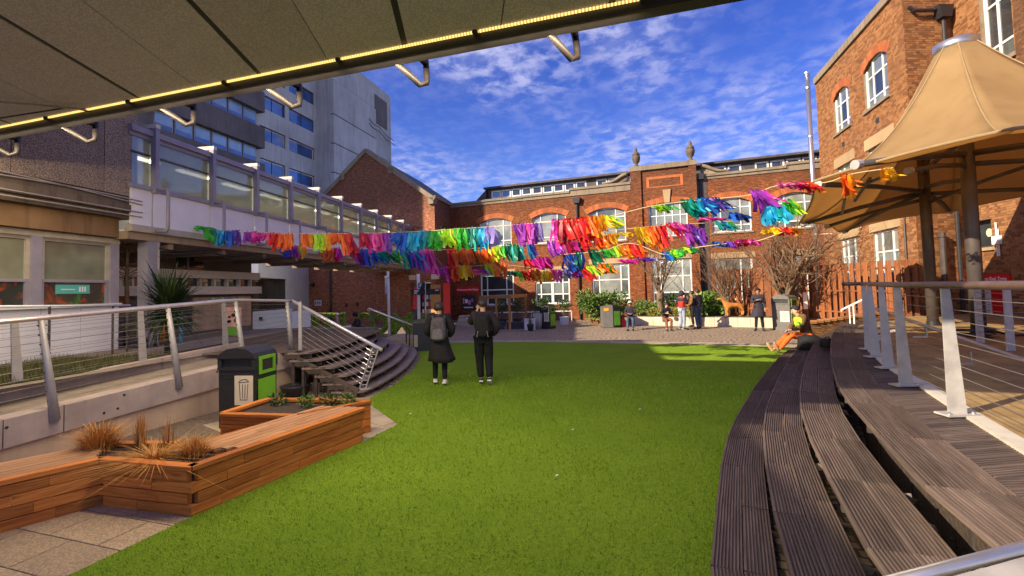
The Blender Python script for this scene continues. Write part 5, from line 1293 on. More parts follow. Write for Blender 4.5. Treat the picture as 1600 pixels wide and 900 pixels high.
    for t in (.3, .45, .8):
        p = a.lerp(b, t); mb = MB(); mb.tube([Vector((p.x, p.y, .84)), p], .017, 7); mb.build('post', M['white_steel'], sr)
    for z in (.2, .4, .6):
        mb = MB(); mb.tube([a.lerp(b, .3) - Vector((0, 0, z * .55)), a.lerp(b, .8) - Vector((0, 0, z * .55))], .008, 5); mb.build('wire', M['wire'], sr)
build_right_rail()
def build_left_rails():
    root = thing('ramp_railing', 'wire railing with leaning grey posts fixed to the outer face of the ramp', 'railing', tuple(ramp(1, .8)))
    lo, hi = [], []
    for d in (-2.9, -1.2, .5, 2.08, 3.3, 4.42):
        zf = rz_top(d) - .16 if d < 4 else .86; b = ramp(d, zf, .02); t = ramp(d - .10, rz_top(d) + 1.12 if d < 4 else 1.86, -.10 if d < 4 else .0)
        mb = MB(); mb.tube([b, b.lerp(t, .5), t], [.055, .045, .032], 9); mb.build('post', M['post_grey'], root, True)
        for z in np.linspace(.2, .95, 9):
            p = b.lerp(t, z); mb = MB(); mb.tube([p - RDIR * .05, p + RDIR * .05], .010, 5); mb.build('wire_end', M['ink'], root)
        lo.append(b); hi.append(t)
    wires(root, lo, hi, 10, .0032, M['wire'], first=.2, last=.95)
    hp = [h + Vector((0, 0, .025)) for h in hi]; mb = MB(); mb.tube([hp[0] - RDIR * 3] + hp + [hp[-1] + RDIR * .1], .030, 10); mb.build('handrail', M['steel_warm'], root, True)
    # inner railing
    r2 = thing('inner_ramp_railing', 'second wire railing with flat grey posts along the planted side of the ramp', 'railing', tuple(ramp(1, .8, -1.5)))
    lo, hi = [], []
    for d in (-3.0, -1.0, .85, 2.55, 4.2):
        b = ramp(d, rz_top(d) + .13, -1.56); t = ramp(d - .05, rz_top(d) + 1.08, -1.56); tapered_post('post', r2, b, t, .13, .08, RDIR, .02, M['post_grey']); lo.append(b); hi.append(t)
    wires(r2, lo, hi, 9, .003, M['wire']); mb = MB(); hp = [h + Vector((0, 0, .02)) for h in hi]; mb.tube([hp[0] - RDIR * 3] + hp + [hp[-1] + RDIR * .5], .022, 10); mb.build('handrail', M['steel_warm'], r2, True)
    # stair rail: corner posts, sloping handrail and wires down to a ladder-like end post
    sr = thing('stair_railing', 'sloping steel stair railing with thin wires and a ladder-like end post on the curved stair', 'railing', (-4, 9.3, .85))
    c0 = at(470, 547, z=.86); c1 = Vector((-4.36, 9.42, .86))
    mb = MB(); tapered_post('post', sr, c0, c0 + Vector((0, 0, 1.0)), .07, .06, (1, 0, 0), .03, M['post_grey'])
    A = ramp(4.45, 1.885); Bt = at(597, 547, Y=8.98); foot = at(566, 607, z=.15); 
    head = A.lerp(Bt, .93)
    mb = MB(); mb.tube([A, Bt], .034, 10); mb.build('handrail', M['steel_pale'], sr, True)
    ft = foot; hd = Vector((head.x, head.y, head.z - .03))
    for s in (-.05, .07):
        mb = MB(); mb.beam(ft + Vector((s, 0, 0)), hd + Vector((s, 0, 0)), .018, .05, up=(0, 1, 0)); mb.build('end_post', M['post_grey'], sr)
    for i in range(8):
        p = ft.lerp(hd, .1 + .105 * i); mb = MB(); mb.beam(p + Vector((-.04, 0, 0)), p + Vector((.062, 0, 0)), .02, .012); mb.build('rung', M['post_grey'], sr)
    mb = MB(); mb.obox(ft + Vector((-.12, -.06, -.01)), (.28, 0, 0), (0, .12, 0), (0, 0, .015)); mb.build('foot_plate', M['post_grey'], sr)
    lo0, hi0 = c0 + Vector((.02, 0, .05)), c0 + Vector((.02, 0, .95))
    for k in range(8):
        t = .06 + .12 * k; mb = MB(); mb.tube([lo0.lerp(hi0, t), ft.lerp(hd, .08 + .115 * k)], .0042, 5); mb.build('wire', M['wire'], sr)
        q = ft.lerp(hd, .08 + .115 * k); u = (lo0.lerp(hi0, t) - q).normalized(); mb = MB(); mb.tube([q, q + u * .17], .009, 6); mb.build('wire_tensioner', M['steel_pale'], sr)
    # far stair rail
    f = thing('far_stair_rail', 'short curved-top handrail on the far side of the curved stair', 'handrail', (-4, 16.4, .5))
    a, b = at(575, 482, Y=16.3), at(660, 515, Y=16.6); mb = MB(); mb.tube([a + Vector((.06, 0, -.12)), a + Vector((-.02, 0, -.04)), a + Vector((.03, 0, .0)), b], .035, 9); mb.build('rail', M['steel_warm'], f, True)
    for px, y0, y1 in ((582, 485, 520), (635, 506, 537), (640, 508, 540)):
        p = at(px, y0, Y=16.4); q = at(px, y1, Y=16.4); mb = MB(); mb.tube([p, q], .028, 7); mb.build('post', M['dark_metal'], f)
    # terrace rail by the house
    t = thing('terrace_rail', 'slim level handrail on dark posts by the white house wall', 'handrail', (-9.2, 8.5, .83))
    a, b = at(-60, 479.5, Y=7.6), at(203, 477, Y=10.4); mb = MB(); mb.tube([a, b], .022, 8); mb.build('rail', M['white_steel'], t, True)
    for px in (57, 168, 198):
        k = (px + 60) / 263; p = a.lerp(b, k); mb = MB(); mb.tube([p, Vector((p.x, p.y, .83))], .022, 7); mb.build('post', M['dark_metal'], t)
M['steel_warm'] = plain('warm_steel', (0.66, 0.60, 0.56), 0.32, metal=0.75, var=0.1, bump=0)
M['steel_pale'] = plain('pale_steel', (0.72, 0.70, 0.74), 0.3, metal=0.6, var=0.05, bump=0)
build_left_rails()

# ================================================================== timber planter bench
def build_bench():
    root = thing('planter_bench', 'zigzag orange timber planter bench with slatted seats beside the lawn', 'bench', (-2.97, 4.29, 0))
    A, Bc, Cc, D = Vector((-2.975, 4.285, 0)), Vector((-4.07, 4.56, 0)), Vector((-5.6, 2.75, 0)), Vector((-2.045, 6.31, 0))
    H = .47; ch = .1015; th = .055
    def face(p, q, name, first, lens, inward):
        d = (q - p).normalized(); L = (q - p).length
        for r in range(4):
            z = .004 + ch * (r + .5); x = -.06 if name == 'left' else (-.0 if r % 2 == 0 else .055)
            end = L - (0 if r % 2 == 1 else .055)
            k = (r * 7) % len(lens); cuts = [x]; c = x + lens[k] * (.45 + .55 * ((r * 37 % 10) / 10))
            while c < end - .25: cuts.append(c); k += 1; c += lens[k % len(lens)]
            cuts.append(end)
            for a, b in zip(cuts, cuts[1:]):
                jz = random.uniform(-.002, .002); jo = random.uniform(-.003, .003)
                plank('plank', root, p + d * a + inward * (th / 2 + jo) + Vector((0, 0, z + jz)), p + d * b + inward * (th / 2 + jo) + Vector((0, 0, z + jz)), th, ch - .006, M['timber'])
    inw = lambda p, q, ref: (Vector((-(q - p).y, (q - p).x, 0)).normalized() if Vector((-(q - p).y, (q - p).x, 0)).dot(ref - p) > 0 else -Vector((-(q - p).y, (q - p).x, 0)).normalized())
    mid = Vector((-3.6, 5.4, 0)); midL = Vector((-5.2, 4.4, 0))
    nAD, nAB, nBC = inw(A, D, mid), inw(A, Bc, mid), inw(Bc, Cc, midL)
    face(A, D, 'long', 0, [.62, .9, .5, .75], nAD); face(A, Bc, 'short', 0, [.55, .4, .7], nAB); face(Bc, Cc, 'left', 0, [.8, .6, .95], nBC)
    # capping rails
    zc = .004 + ch * 4 + .026
    for p, q, nn, cuts in ((A, D, nAD, [0, .33, .68, 1]), (A, Bc, nAB, [0, .7, 1]), (Bc, Cc, nBC, [0, .42, 1])):
        for a, b in zip(cuts, cuts[1:]): plank('cap', root, p.lerp(q, a) + nn * .045 - nn * .012 + Vector((0, 0, zc)), p.lerp(q, b) + nn * .033 + Vector((0, 0, zc)), .10, .045, M['timber'])
    # seat slats: right wing and left wing
    d = (D - A).normalized(); zs = zc + .004
    for i in range(6):
        o = .125 + i * .098; s0 = .50 - .06 * i; s1 = 2.20 - .02 * i
        cut = s0 + (s1 - s0) * (.35 + .3 * ((i * 7) % 3) / 2)
        for a, b in ((s0, cut), (cut, s1)): plank('slat', root, A + d * a + nAD * o + Vector((0, 0, zs)), A + d * b + nAD * o + Vector((0, 0, zs)), .082, .04, M['timber_top'])
    dl = (Cc - Bc).normalized()
    for i in range(6):
        o = .125 + i * .098
        for a, b in ((.0 - .03 * i, 1.1 + .05 * i), (1.1 + .05 * i, 2.3)): plank('slat', root, Bc + dl * a + nBC * o + Vector((0, 0, zs)), Bc + dl * b + nBC * o + Vector((0, 0, zs)), .082, .04, M['timber_top'])
    # rear boards of the trough and of the wings
    T1 = Vector((-3.62, 5.02, 0)); T0 = Vector((-4.45, 5.08, 0))
    for r in range(4): plank('back_plank', root, T0 + Vector((0, 0, .055 + ch * r)), T1 + Vector((0, 0, .055 + ch * r)), .05, ch - .006, M['timber'])
    plank('cap', root, T0 + Vector((0, 0, zc)), T1 + Vector((0, 0, zc)), .09, .045, M['timber'])
    D2 = D + nAD * .72
    for r in range(4): plank('back_plank', root, T1 + Vector((0, 0, .055 + ch * r)), D2 + Vector((0, 0, .055 + ch * r)), .05, ch - .006, M['timber']); plank('end_plank', root, D2 + Vector((0, 0, .055 + ch * r)), D + nAD * .06 + Vector((0, 0, .055 + ch * r)), .05, ch - .006, M['timber'])
    mb = MB(); mb.prism([A + nAD * .05 + nAB * .05, A + d * .42 + nAD * .07, T1, T0, Bc + Vector((-.35, .25, 0)), Bc + nAB * .06], (0, 0, .41)); mb.build('soil_bed', M['soil'], root)
    # second box behind the tip
    r2 = thing('corner_planter', 'small timber planter box with low green herbs behind the bench tip', 'planter', (-3.0, 6.5, 0))
    E_, F_ = Vector((-3.92, 6.22, 0)), Vector((-2.78, 6.60, 0)); Gk = Vector((-3.72, 7.02, 0)); Hk = Vector((-2.10, 6.72, 0))
    ring = [E_, Vector((-2.82, 6.02, 0)), Hk, Gk]
    for p, q in zip(ring, ring[1:] + ring[:1]):
        for r in range(4):
            cut = .5 + .2 * ((r % 2) * 2 - 1) * .6
            for a, b in ((0, cut), (cut, 1)): plank('plank', r2, p.lerp(q, a) + Vector((0, 0, .055 + ch * r)), p.lerp(q, b) + Vector((0, 0, .055 + ch * r)), .05, ch - .006, M['timber'])
        plank('cap', r2, p + Vector((0, 0, zc + .0015 * ring.index(p))), q + Vector((0, 0, zc + .0015 * ring.index(p))), .09, .045, M['timber'])
    mb = MB(); mb.prism([v * 1 for v in ring], (0, 0, .40)); mb.build('soil_bed', M['soil'], r2)
build_bench()

# ================================================================== litter bins
def slot_front(mb, x, y0, y1, z0, z1): pass
def build_big_bin(name, label, loc, rz, s=1.0, body='black', side='lime'):
    """Twin recycling bin: rounded lid, recessed openings, label panels."""
    r = thing(name, label, 'bin', loc, rz, None); W, D, H = .62 * s, .52 * s, 1.22 * s
    pr = [(-W / 2, 0), (-W / 2, H * .86), (-W * .44, H * .93), (-W * .25, H * .985), (0, H), (W * .25, H * .985), (W * .44, H * .93), (W / 2, H * .86), (W / 2, 0)]
    ins = .03
    R = Matrix.Translation(Vector(loc)) @ Matrix.Rotation(rz, 4, 'Z'); T = lambda *p: R @ Vector(p)
    # body in two stages: lower bin and lid with a step between
    def ext(poly, y0, y1): return [T(x, y0, z) for x, z in poly], (R.to_3x3() @ Vector((0, y1 - y0, 0)))
    lowp = [(-W / 2 + .02, 0.0), (W / 2 - .02, 0.0), (W / 2 - .01, H * .72), (-W / 2 + .01, H * .72)]
    a, v = ext(lowp, -D / 2, D / 2); mb = MB(); mb.prism(a, v); mb.build('body', M[body], r)
    # lid with real apertures: frame pieces round a dark recess on the front
    top = [(-W / 2, H * .722), (W / 2, H * .722)] + pr[1:-1][::-1]
    a, v = ext(top, -D / 2 + .05, D / 2 + .012); mb = MB(); mb.prism(a, v); mb.build('lid', M[body], r, False)
    lip = [(-W / 2, H * .722), (W / 2, H * .722), (W / 2, H * .755), (-W / 2, H * .755)]
    a, v = ext(lip, -D / 2 - .015, -D / 2 + .048); mb = MB(); mb.prism(a, v)
    hood = [(-W / 2, H * .87)] + [(x, z) for x, z in pr[1:-1]] + [(W / 2, H * .87)]
    a, v = ext(hood, -D / 2 - .02, -D / 2 + .048); mb.prism(a, v)
    for x0, x1 in ((-W / 2, -W / 2 + .06), (W / 2 - .06, W / 2)):
        a, v = ext([(x0, H * .7555), (x1, H * .7555), (x1, H * .8695), (x0, H * .8695)], -D / 2 - .012, -D / 2 + .048); mb.prism(a, v)
    mb.build('front_hood', M[body], r)
    a, v = ext([(-W / 2 + .061, H * .756), (W / 2 - .061, H * .756), (W / 2 - .061, H * .869), (-W / 2 + .061, H * .869)], -D / 2 + .03, -D / 2 + .049); mb = MB(); mb.prism(a, v); mb.build('opening', M['ink'], r)
    # front label, with a bin drawn on it
    a, v = ext([(-.03, .36), (W / 2 - .04, .36), (W / 2 - .04, .80), (-.03, .80)], -D / 2 - .008, -D / 2 - .001); mb = MB(); mb.prism(a, v); lb = mb.build('label_panel', M['cream'], r)
    cx = (W / 2 - .07) / 2; mb = MB(); y = -D / 2 - .0095
    L = [((cx - .07, .52), (cx - .055, .28)), ((cx + .07, .52), (cx + .055, .28)), ((cx - .055, .28), (cx + .055, .28)), ((cx - .085, .535), (cx + .085, .55)), ((cx - .085, .535), (cx - .05, .575)), ((cx + .085, .55), (cx + .03, .59)), ((cx - .05, .575), (cx + .03, .59)), ((cx - .02, .51), (cx - .015, .30)), ((cx + .025, .51), (cx + .02, .30))]
    for (x0, z0), (x1, z1) in L: mb.beam(T(x0, y, z0 + .16), T(x1, y, z1 + .16), .008, .003, up=R.to_3x3() @ Vector((0, 1, 0)))
    stuff(mb.build('bin_drawing', M['ink'], lb))
    # lime side: opening surround and panel
    X = W / 2
    for z0, z1, m, nm in ((.14, H * .60, 'green_panel' if side == 'lime' else side, 'side_panel'),):
        mb = MB(); mb.obox(T(X - .004, -D / 2 + .06, z0), R.to_3x3() @ Vector((.016, 0, 0)), R.to_3x3() @ Vector((0, D - .12, 0)), (0, 0, z1 - z0)); mb.build(nm, M['lime'] if side == 'lime' else M[m], r)
    b = [(D * -.36, H * .70), (D * .36, H * .70), (D * .36, H * .86), (-D * .36, H * .86)]
    mb = MB()
    for y0, y1, z0, z1 in ((-D * .36, D * .36, H * .66, H * .70), (-D * .36, D * .36, H * .84, H * .88), (-D * .36, -D * .26, H * .70, H * .84), (D * .26, D * .36, H * .70, H * .84)):
        mb.obox(T(X + .0, y0, z0), R.to_3x3() @ Vector((.022, 0, 0)), R.to_3x3() @ Vector((0, y1 - y0, 0)), (0, 0, z1 - z0))
    mb.build('side_surround', M['lime'], r)
    mb = MB(); mb.obox(T(X + .0, -D * .26, H * .70), R.to_3x3() @ Vector((.006, 0, 0)), R.to_3x3() @ Vector((0, D * .52, 0)), (0, 0, H * .14)); mb.build('side_opening', M['ink'], r)
    for z in (.30, .34, .38, .42) if body != 'black' else (.62, .66):
        mb = MB(); mb.obox(T(-W / 2 + .04, -D / 2 - .006, H * z), R.to_3x3() @ Vector((W * .36, 0, 0)), R.to_3x3() @ Vector((0, .006, 0)), (0, 0, .015)); mb.build('rib', M[body], r)
    return r
M['bin_grey'] = plain('grey_bin_plastic', (0.13, 0.12, 0.115), 0.5, var=0.15)
fb = at(387, 672, z=0)
build_big_bin('recycling_bin', 'black rounded recycling bin with lime side and cream label behind the timber bench', (fb.x - .17, fb.y + .32, 0), -.12, 1.0)
rb = at(1232, 516, z=0)
build_big_bin('recycling_bin', 'grey rounded recycling bin with lime side near the seated worker', (rb.x, rb.y + .2, 0), -1.0, 1.22, 'bin_grey')
pb = at(857, 514, z=0)
build_big_bin('recycling_bin', 'black recycling bin with lime openings next to the white planter box', (pb.x, pb.y + .3, 0), -.7, 1.0)
def tall_bin(label, px0, px1, ytop, ybot, Y, front, side, sticker=True):
    a, b = at(px0, ybot, Y=Y), at(px1, ybot, Y=Y); c = (a + b) / 2; w = (b - a).length; h = at((px0 + px1) / 2, ytop, Y=Y).z
    r = thing('litter_bin', label, 'bin', (c.x, c.y, 0)); x0, x1 = a.x, b.x; xm = x0 + w * .52; d = .7
    mb = MB(); mb.prism([(x0, Y, .02), (xm, Y - .12, .02), (xm, Y - .12, h - .02), (x0, Y, h - .1)], (0, d, 0)); mb.build('left_bay', M[front], r)
    mb = MB(); mb.prism([(xm + .004, Y - .12, .02), (x1, Y, .02), (x1, Y, h - .1), (xm + .004, Y - .12, h)], (0, d, 0)); mb.build('right_bay', M['black'], r)
    mb = MB(); mb.prism([(xm + .05, Y - .125, .12), (x1 - .06, Y - .02, .12), (x1 - .06, Y - .02, h * .72), (xm + .05, Y - .125, h * .72)], (0, -.02, 0)); mb.build('green_door', M[side], r)
    mb = MB(); mb.prism([(xm + .12, Y - .13, h * .78), (x1 - .1, Y - .04, h * .78), (x1 - .1, Y - .04, h * .86), (xm + .12, Y - .13, h * .86)], (0, -.01, 0)); mb.build('slot', M['ink'], r)
    if sticker:
        mb = MB(); mb.prism([(x0 + .04, Y - .015, h * .72), (x0 + w * .3, Y - .08, h * .74), (x0 + w * .3, Y - .08, h * .86), (x0 + .04, Y - .015, h * .85)], (0, -.012, 0)); mb.build('orange_sticker', M['orange'], r)
    mb = MB(); mb.box(x0 - .02, x1 + .02, Y - .13, Y + d + .02, 0, .02); mb.build('base', M['ink'], r)
M['orange'] = plain('orange_print', (0.75, 0.30, 0.02), 0.5, bump=0)
tall_bin('tall dark grey double litter bin with green door and orange sticker by the hedge', 943, 971, 476, 512, 22.6, 'bin_grey', 'green_panel')
def dark_bin():
    Y = 15.4; a, b = at(646, 548, z=0.0), None; c = at(658, 549, z=0)
    r = thing('litter_bin', 'plain black square litter bin at the foot of the curved stair', 'bin', (c.x, c.y, 0)); w = .55; h = 1.05
    x, y = c.x, c.y + .3
    mb = MB(); mb.box(x - w / 2, x + w / 2, y - .3, y + .3, .0, h - .12); mb.build('body', M['bin_navy'], r)
    mb = MB(); mb.prism([(x - w / 2 - .02, y - .32, h - .119), (x + w / 2 + .02, y - .32, h - .119), (x + w / 2 - .03, y - .3, h), (x - w / 2 + .03, y - .3, h)], (0, .62, 0)); mb.build('lid', M['black'], r)
    mb = MB(); mb.box(x - w / 2 + .04, x - w / 2 + .17, y - .312, y - .301, .15, .55); mb.build('notice', M['cable_grey'], r)
M['bin_navy'] = plain('navy_black_plastic', (0.025, 0.03, 0.045), 0.45, var=0.2)
dark_bin()
# ================================================================== plants
def leaf_cloud(blobs, n, size, aspect=.55, flat=.0, up=.3):
    """Many small folded leaves through the volume of some ellipsoids; denser near their skins."""
    V = []; Fc = []
    vol = [b[3] * b[4] * b[5] for b in blobs]; tot = sum(vol)
    for b, v in zip(blobs, vol):
        k = max(4, int(n * v / tot))
        for _ in range(k):
            d = Vector((random.gauss(0, 1), random.gauss(0, 1), random.gauss(0, 1))).normalized(); r = random.random() ** .45 * random.uniform(.82, 1.12)
            p = Vector((b[0] + d.x * b[3] * r, b[1] + d.y * b[4] * r, b[2] + d.z * b[5] * r))
            s = size * random.uniform(.6, 1.3); a = Vector((d.x + random.gauss(0, .6), d.y + random.gauss(0, .6), d.z * (1 - flat) + random.gauss(0, .5) + up)).normalized()
            b2 = a.cross(Vector((random.gauss(0, 1), random.gauss(0, 1), random.gauss(0, 1)))).normalized(); c = a.cross(b2)
            k0 = len(V); V += [tuple(p), tuple(p + a * s * .5 + b2 * s * aspect * .5 + c * s * .1), tuple(p + a * s), tuple(p + a * s * .5 - b2 * s * aspect * .5 + c * s * .1)]
            Fc += [(k0, k0 + 1, k0 + 2), (k0, k0 + 2, k0 + 3)]
    mb = MB(); mb.v = V; mb.f = Fc; mb.m = [0] * len(Fc); return mb
def blobs_in(x0, x1, y0, y1, z0, z1, k, r):
    return [(random.uniform(x0, x1), random.uniform(y0, y1), random.uniform(z0, z1), r * random.uniform(.7, 1.3), r * random.uniform(.7, 1.2), r * random.uniform(.7, 1.2)) for _ in range(k)]
M['leaf_dark'] = m_leaf('dark_leaf', (0.020, 0.050, 0.010), (0.085, 0.150, 0.025))
M['leaf_mid'] = m_leaf('mid_leaf', (0.045, 0.10, 0.014), (0.16, 0.25, 0.045))
M['leaf_gold'] = m_leaf('variegated_leaf', (0.10, 0.15, 0.02), (0.42, 0.38, 0.07))
M['leaf_laurel'] = m_leaf('laurel_leaf', (0.05, 0.13, 0.015), (0.20, 0.31, 0.05))
M['twig'] = plain('brown_twig', (0.12, 0.075, 0.045), 0.85, var=0.3)
M['bark'] = plain('grey_bark', (0.17, 0.115, 0.07), 0.9, var=0.4, scale=9, bump=0.9, bscale=22, bdist=0.03)
M['bark_thin'] = plain('warm_twig_bark', (0.17, 0.095, 0.05), 0.85, var=0.3, scale=5)
def shrub(name, label, cat, x0, x1, y0, y1, z0, z1, n, size, mat, k=9, r=.4, stems=5, group=None):
    t = thing(name, label, cat, ((x0 + x1) / 2, (y0 + y1) / 2, z0), 0, group)
    bl = blobs_in(x0 + r * .6, x1 - r * .6, y0 + r * .3, y1 - r * .3, z0 + r * .55, z1 - r * .6, k, r)
    leaf_cloud(bl, n, size).build('foliage', mat, t)
    mb = MB()
    for i in range(stems):
        b = random.choice(bl); mb.tube([(b[0] * .7 + (x0 + x1) * .15, b[1], z0 - .05), (b[0], b[1], b[2] + b[5] * .4)], [.02, .008], 5)
    stuff(mb.build('stems', M['twig'], t)); return t
def bare_tree(label, px, base_y, z0, Y, top_py, halfw_px, trunk_r, trunk_top_py, seed, n_main=9):
    rnd = random.Random(seed); X = at(px, base_y, Y=Y).x; ztop = at(px, top_py, Y=Y).z; zt = at(px, trunk_top_py, Y=Y).z; half = halfw_px * Y / F
    t = thing('bare_tree', label, 'tree', (X, Y, z0), 0, 'bare pollarded trees along the back of the court')
    mb = MB(); pts = [Vector((X, Y, z0 - .1)), Vector((X + .03, Y, z0 + (zt - z0) * .35)), Vector((X - .02, Y + .03, z0 + (zt - z0) * .7)), Vector((X, Y, zt)), Vector((X, Y, zt + .25))]
    mb.tube(pts, [trunk_r * 1.25, trunk_r, trunk_r * .95, trunk_r * 1.2, trunk_r * .8], 12)
    for _ in range(6):
        a = rnd.random() * 6.3; mb.sphere((X + trunk_r * .9 * math.cos(a), Y + trunk_r * .9 * math.sin(a), zt + rnd.uniform(-.2, .2)), trunk_r * .55, 7, 5)
    mb.build('trunk', M['bark'], t, True)
    limbs = MB(); tw = MB()
    def grow(p, d, L, r, depth, target):
        k = 5; pts = [p]; q = p; dd = d.copy()
        for i in range(k):
            dd = (dd + Vector((rnd.gauss(0, .16), rnd.gauss(0, .16), rnd.gauss(0, .10) + .05))).normalized(); q = q + dd * (L / k); pts.append(q)
        target.tube(pts, [r * (1 - .55 * i / k) for i in range(k + 1)], 6 if depth == 0 else (4 if depth == 1 else 3), caps=False)
        if depth < 3:
            m = (6, 6, 3)[depth]
            for j in range(m):
                i = rnd.randint(1, k); b = pts[i]; e = (dd + Vector((rnd.gauss(0, .6), rnd.gauss(0, .6), rnd.gauss(.12, .45)))).normalized()
                grow(b, e, L * rnd.uniform(.38, .68), r * .5 * (1 - .05 * i), depth + 1, tw)
    hgt = ztop - zt
    for i in range(n_main):
        a = 2 * PI * i / n_main + rnd.uniform(-.3, .3); sp = rnd.uniform(.35, 1.1)
        d = Vector((math.cos(a) * sp * half / hgt * 1.1, math.sin(a) * sp * half / hgt * 1.1, 1)).normalized()
        grow(Vector((X, Y, zt + rnd.uniform(-.25, .2))), d, hgt * rnd.uniform(.62, .86), trunk_r * .27, 0, limbs)
    limbs.build('limbs', M['bark'], t, True); stuff(tw.build('twigs', M['bark_thin'], t))
bare_tree('slender bare tree rising from the hedge between the two seated people', 1033, 500, .4, 23.6, 372, 66, .15, 462, 3, 8)
bare_tree('middle bare tree standing behind the deer figure', 1137, 500, .4, 22.4, 366, 58, .14, 470, 11, 9)
bare_tree('largest bare tree, thick trunk by the grey recycling bin', 1229, 505, .05, 19.75, 356, 62, .27, 472, 5, 12)
def small_tree():
    rnd = random.Random(21); p = at(197, 548, Y=11.6); X, Y = p.x, p.y
    t = thing('bare_tree', 'thin spindly bare tree in the shade between the house and the palm', 'tree', (X, Y, .83))
    mb = MB(); zt = at(197, 440, Y=Y).z; mb.tube([(X, Y, .8), (X + .02, Y, 1.6), (X, Y, zt), (X + .02, Y, zt + 1.3)], [.06, .05, .045, .015], 8); mb.build('trunk', M['bark'], t, True)
    tw = MB()
    for i in range(26):
        z = zt + rnd.uniform(-.1, 1.3); a = rnd.random() * 6.3; L = rnd.uniform(.5, 1.15); p = Vector((X, Y, z)); d = Vector((math.cos(a), math.sin(a), .35)); pts = [p]
        for k in range(4):
            d = (d + Vector((rnd.gauss(0, .2), rnd.gauss(0, .2), rnd.gauss(0, .15)))).normalized(); p = p + d * L / 4; pts.append(p)
        tw.tube(pts, [.014, .011, .008, .006, .003], 4, caps=False)
        for k in range(4):
            b = pts[rnd.randint(1, 4)]; e = (d + Vector((rnd.gauss(0, .7), rnd.gauss(0, .7), rnd.gauss(0, .5)))).normalized(); tw.tube([b, b + e * L * .4], [.006, .002], 3, caps=False)
    stuff(tw.build('twigs', M['bark_thin'], t))
small_tree()

# low pale bench wall, planting bed and hedges behind it -------------------
def build_bed():
    pts = [(4.15, 24.9), (5.2, 24.35), (6.1, 23.75), (7.5, 22.9), (9.0, 22.0), (10.3, 21.25), (11.6, 20.3)]
    c = spline([(x, y, 0) for x, y in pts], 3)
    root = thing('stone_bench_wall', 'long pale stone bench wall curving in front of the hedges', 'bench', (7.5, 22.9, 0))
    for a, b in zip(c, c[1:]):
        if a.x < 6.0: continue
        d = (b - a).normalized(); n = Vector((-d.y, d.x, 0)); mb = MB(); mb.obox(a + d * .005, d * ((b - a).length - .01), n * .42, (0, 0, .43)); mb.build('block', M['bench_stone'], root)
        mb = MB(); mb.obox(a + d * .002 + n * .05 + Vector((0, 0, .431)), d * ((b - a).length - .004), n * .36, (0, 0, .035)); mb.build('seat_board', M['deck'], root)
    lw = thing('low_brick_wall', 'low brick wall holding the left end of the planting bed by the tall bin', 'wall', (4.5, 24.5, 0))
    for a, b in zip(c, c[1:]):
        if a.x >= 6.0: continue
        d = (b - a).normalized(); n = Vector((-d.y, d.x, 0)); 
        for r in range(5):
            k = int((b - a).length / .225) + 1
            for i in range(k):
                s0 = i * .225 - (.11 if r % 2 else 0); s1 = min(s0 + .215, (b - a).length); s0 = max(s0, 0)
                if s1 - s0 < .04: continue
                mb = MB(); mb.obox(a + d * s0 + n * random.uniform(-.006, .0) + Vector((0, 0, .075 * r + .005)), d * (s1 - s0), n * .2, (0, 0, .066)); mb.build('brick', M['bricks'], lw)
        mb = MB(); mb.obox(a + n * .012, d * (b - a).length, n * .18, (0, 0, .375)); mb.build('mortar_core', M['mortar'], lw)
    bed = [p for p in c]; back = [p + Vector((.55, 1.75, 0)) for p in c][::-1]
    mb = MB(); poly = [(p.x + .05, p.y + .3, .36) for p in bed] + [(p.x, p.y, .36) for p in back]; mb.add(poly, [tuple(range(len(poly)))]); struct(mb.build('planting_bed', M['soil']))
    shrub('evergreen_shrub', 'broad dark glossy shrub beside the tall grey bin', 'shrub', 3.6, 6.2, 24.4, 26.2, .2, 1.75, 3800, .17, M['leaf_mid'], 16, .52)
    shrub('low_hedge', 'trimmed green hedge running between the tall bin and the bare slender tree', 'hedge', 6.3, 8.2, 23.7, 25.0, .35, 1.25, 2600, .12, M['leaf_mid'], 14, .36)
    shrub('variegated_hedge', 'low golden variegated hedge along the top of the pale bench wall', 'hedge', 6.2, 9.2, 22.75, 23.9, .36, .82, 2600, .10, M['leaf_gold'], 22, .24) if False else None
    for i, (x, y) in enumerate([(6.5, 23.95), (7.2, 23.5), (7.95, 23.1), (8.7, 22.65)]):
        shrub('variegated_hedge', ['golden variegated bush behind the white-capped sitter', 'golden variegated bush left of the seated woman', 'golden variegated bush right of the seated woman', 'golden variegated bush behind the standing group'][i], 'hedge', x - .45, x + .45, y - .3, y + .35, .36, .86, 800, .095, M['leaf_gold'], 6, .24, 3, 'golden bushes along the bench wall')
    shrub('laurel_shrub', 'tall bright green laurel between the standing group and the deer figure', 'shrub', 8.7, 10.5, 22.5, 23.7, .3, 1.75, 1700, .22, M['leaf_laurel'], 11, .42)
    shrub('thin_shrub', 'sparse reddish-stemmed shrub behind the seated woman', 'shrub', 7.7, 8.8, 23.4, 24.2, .35, 1.5, 700, .11, M['leaf_dark'], 8, .3, 12)
build_bed()

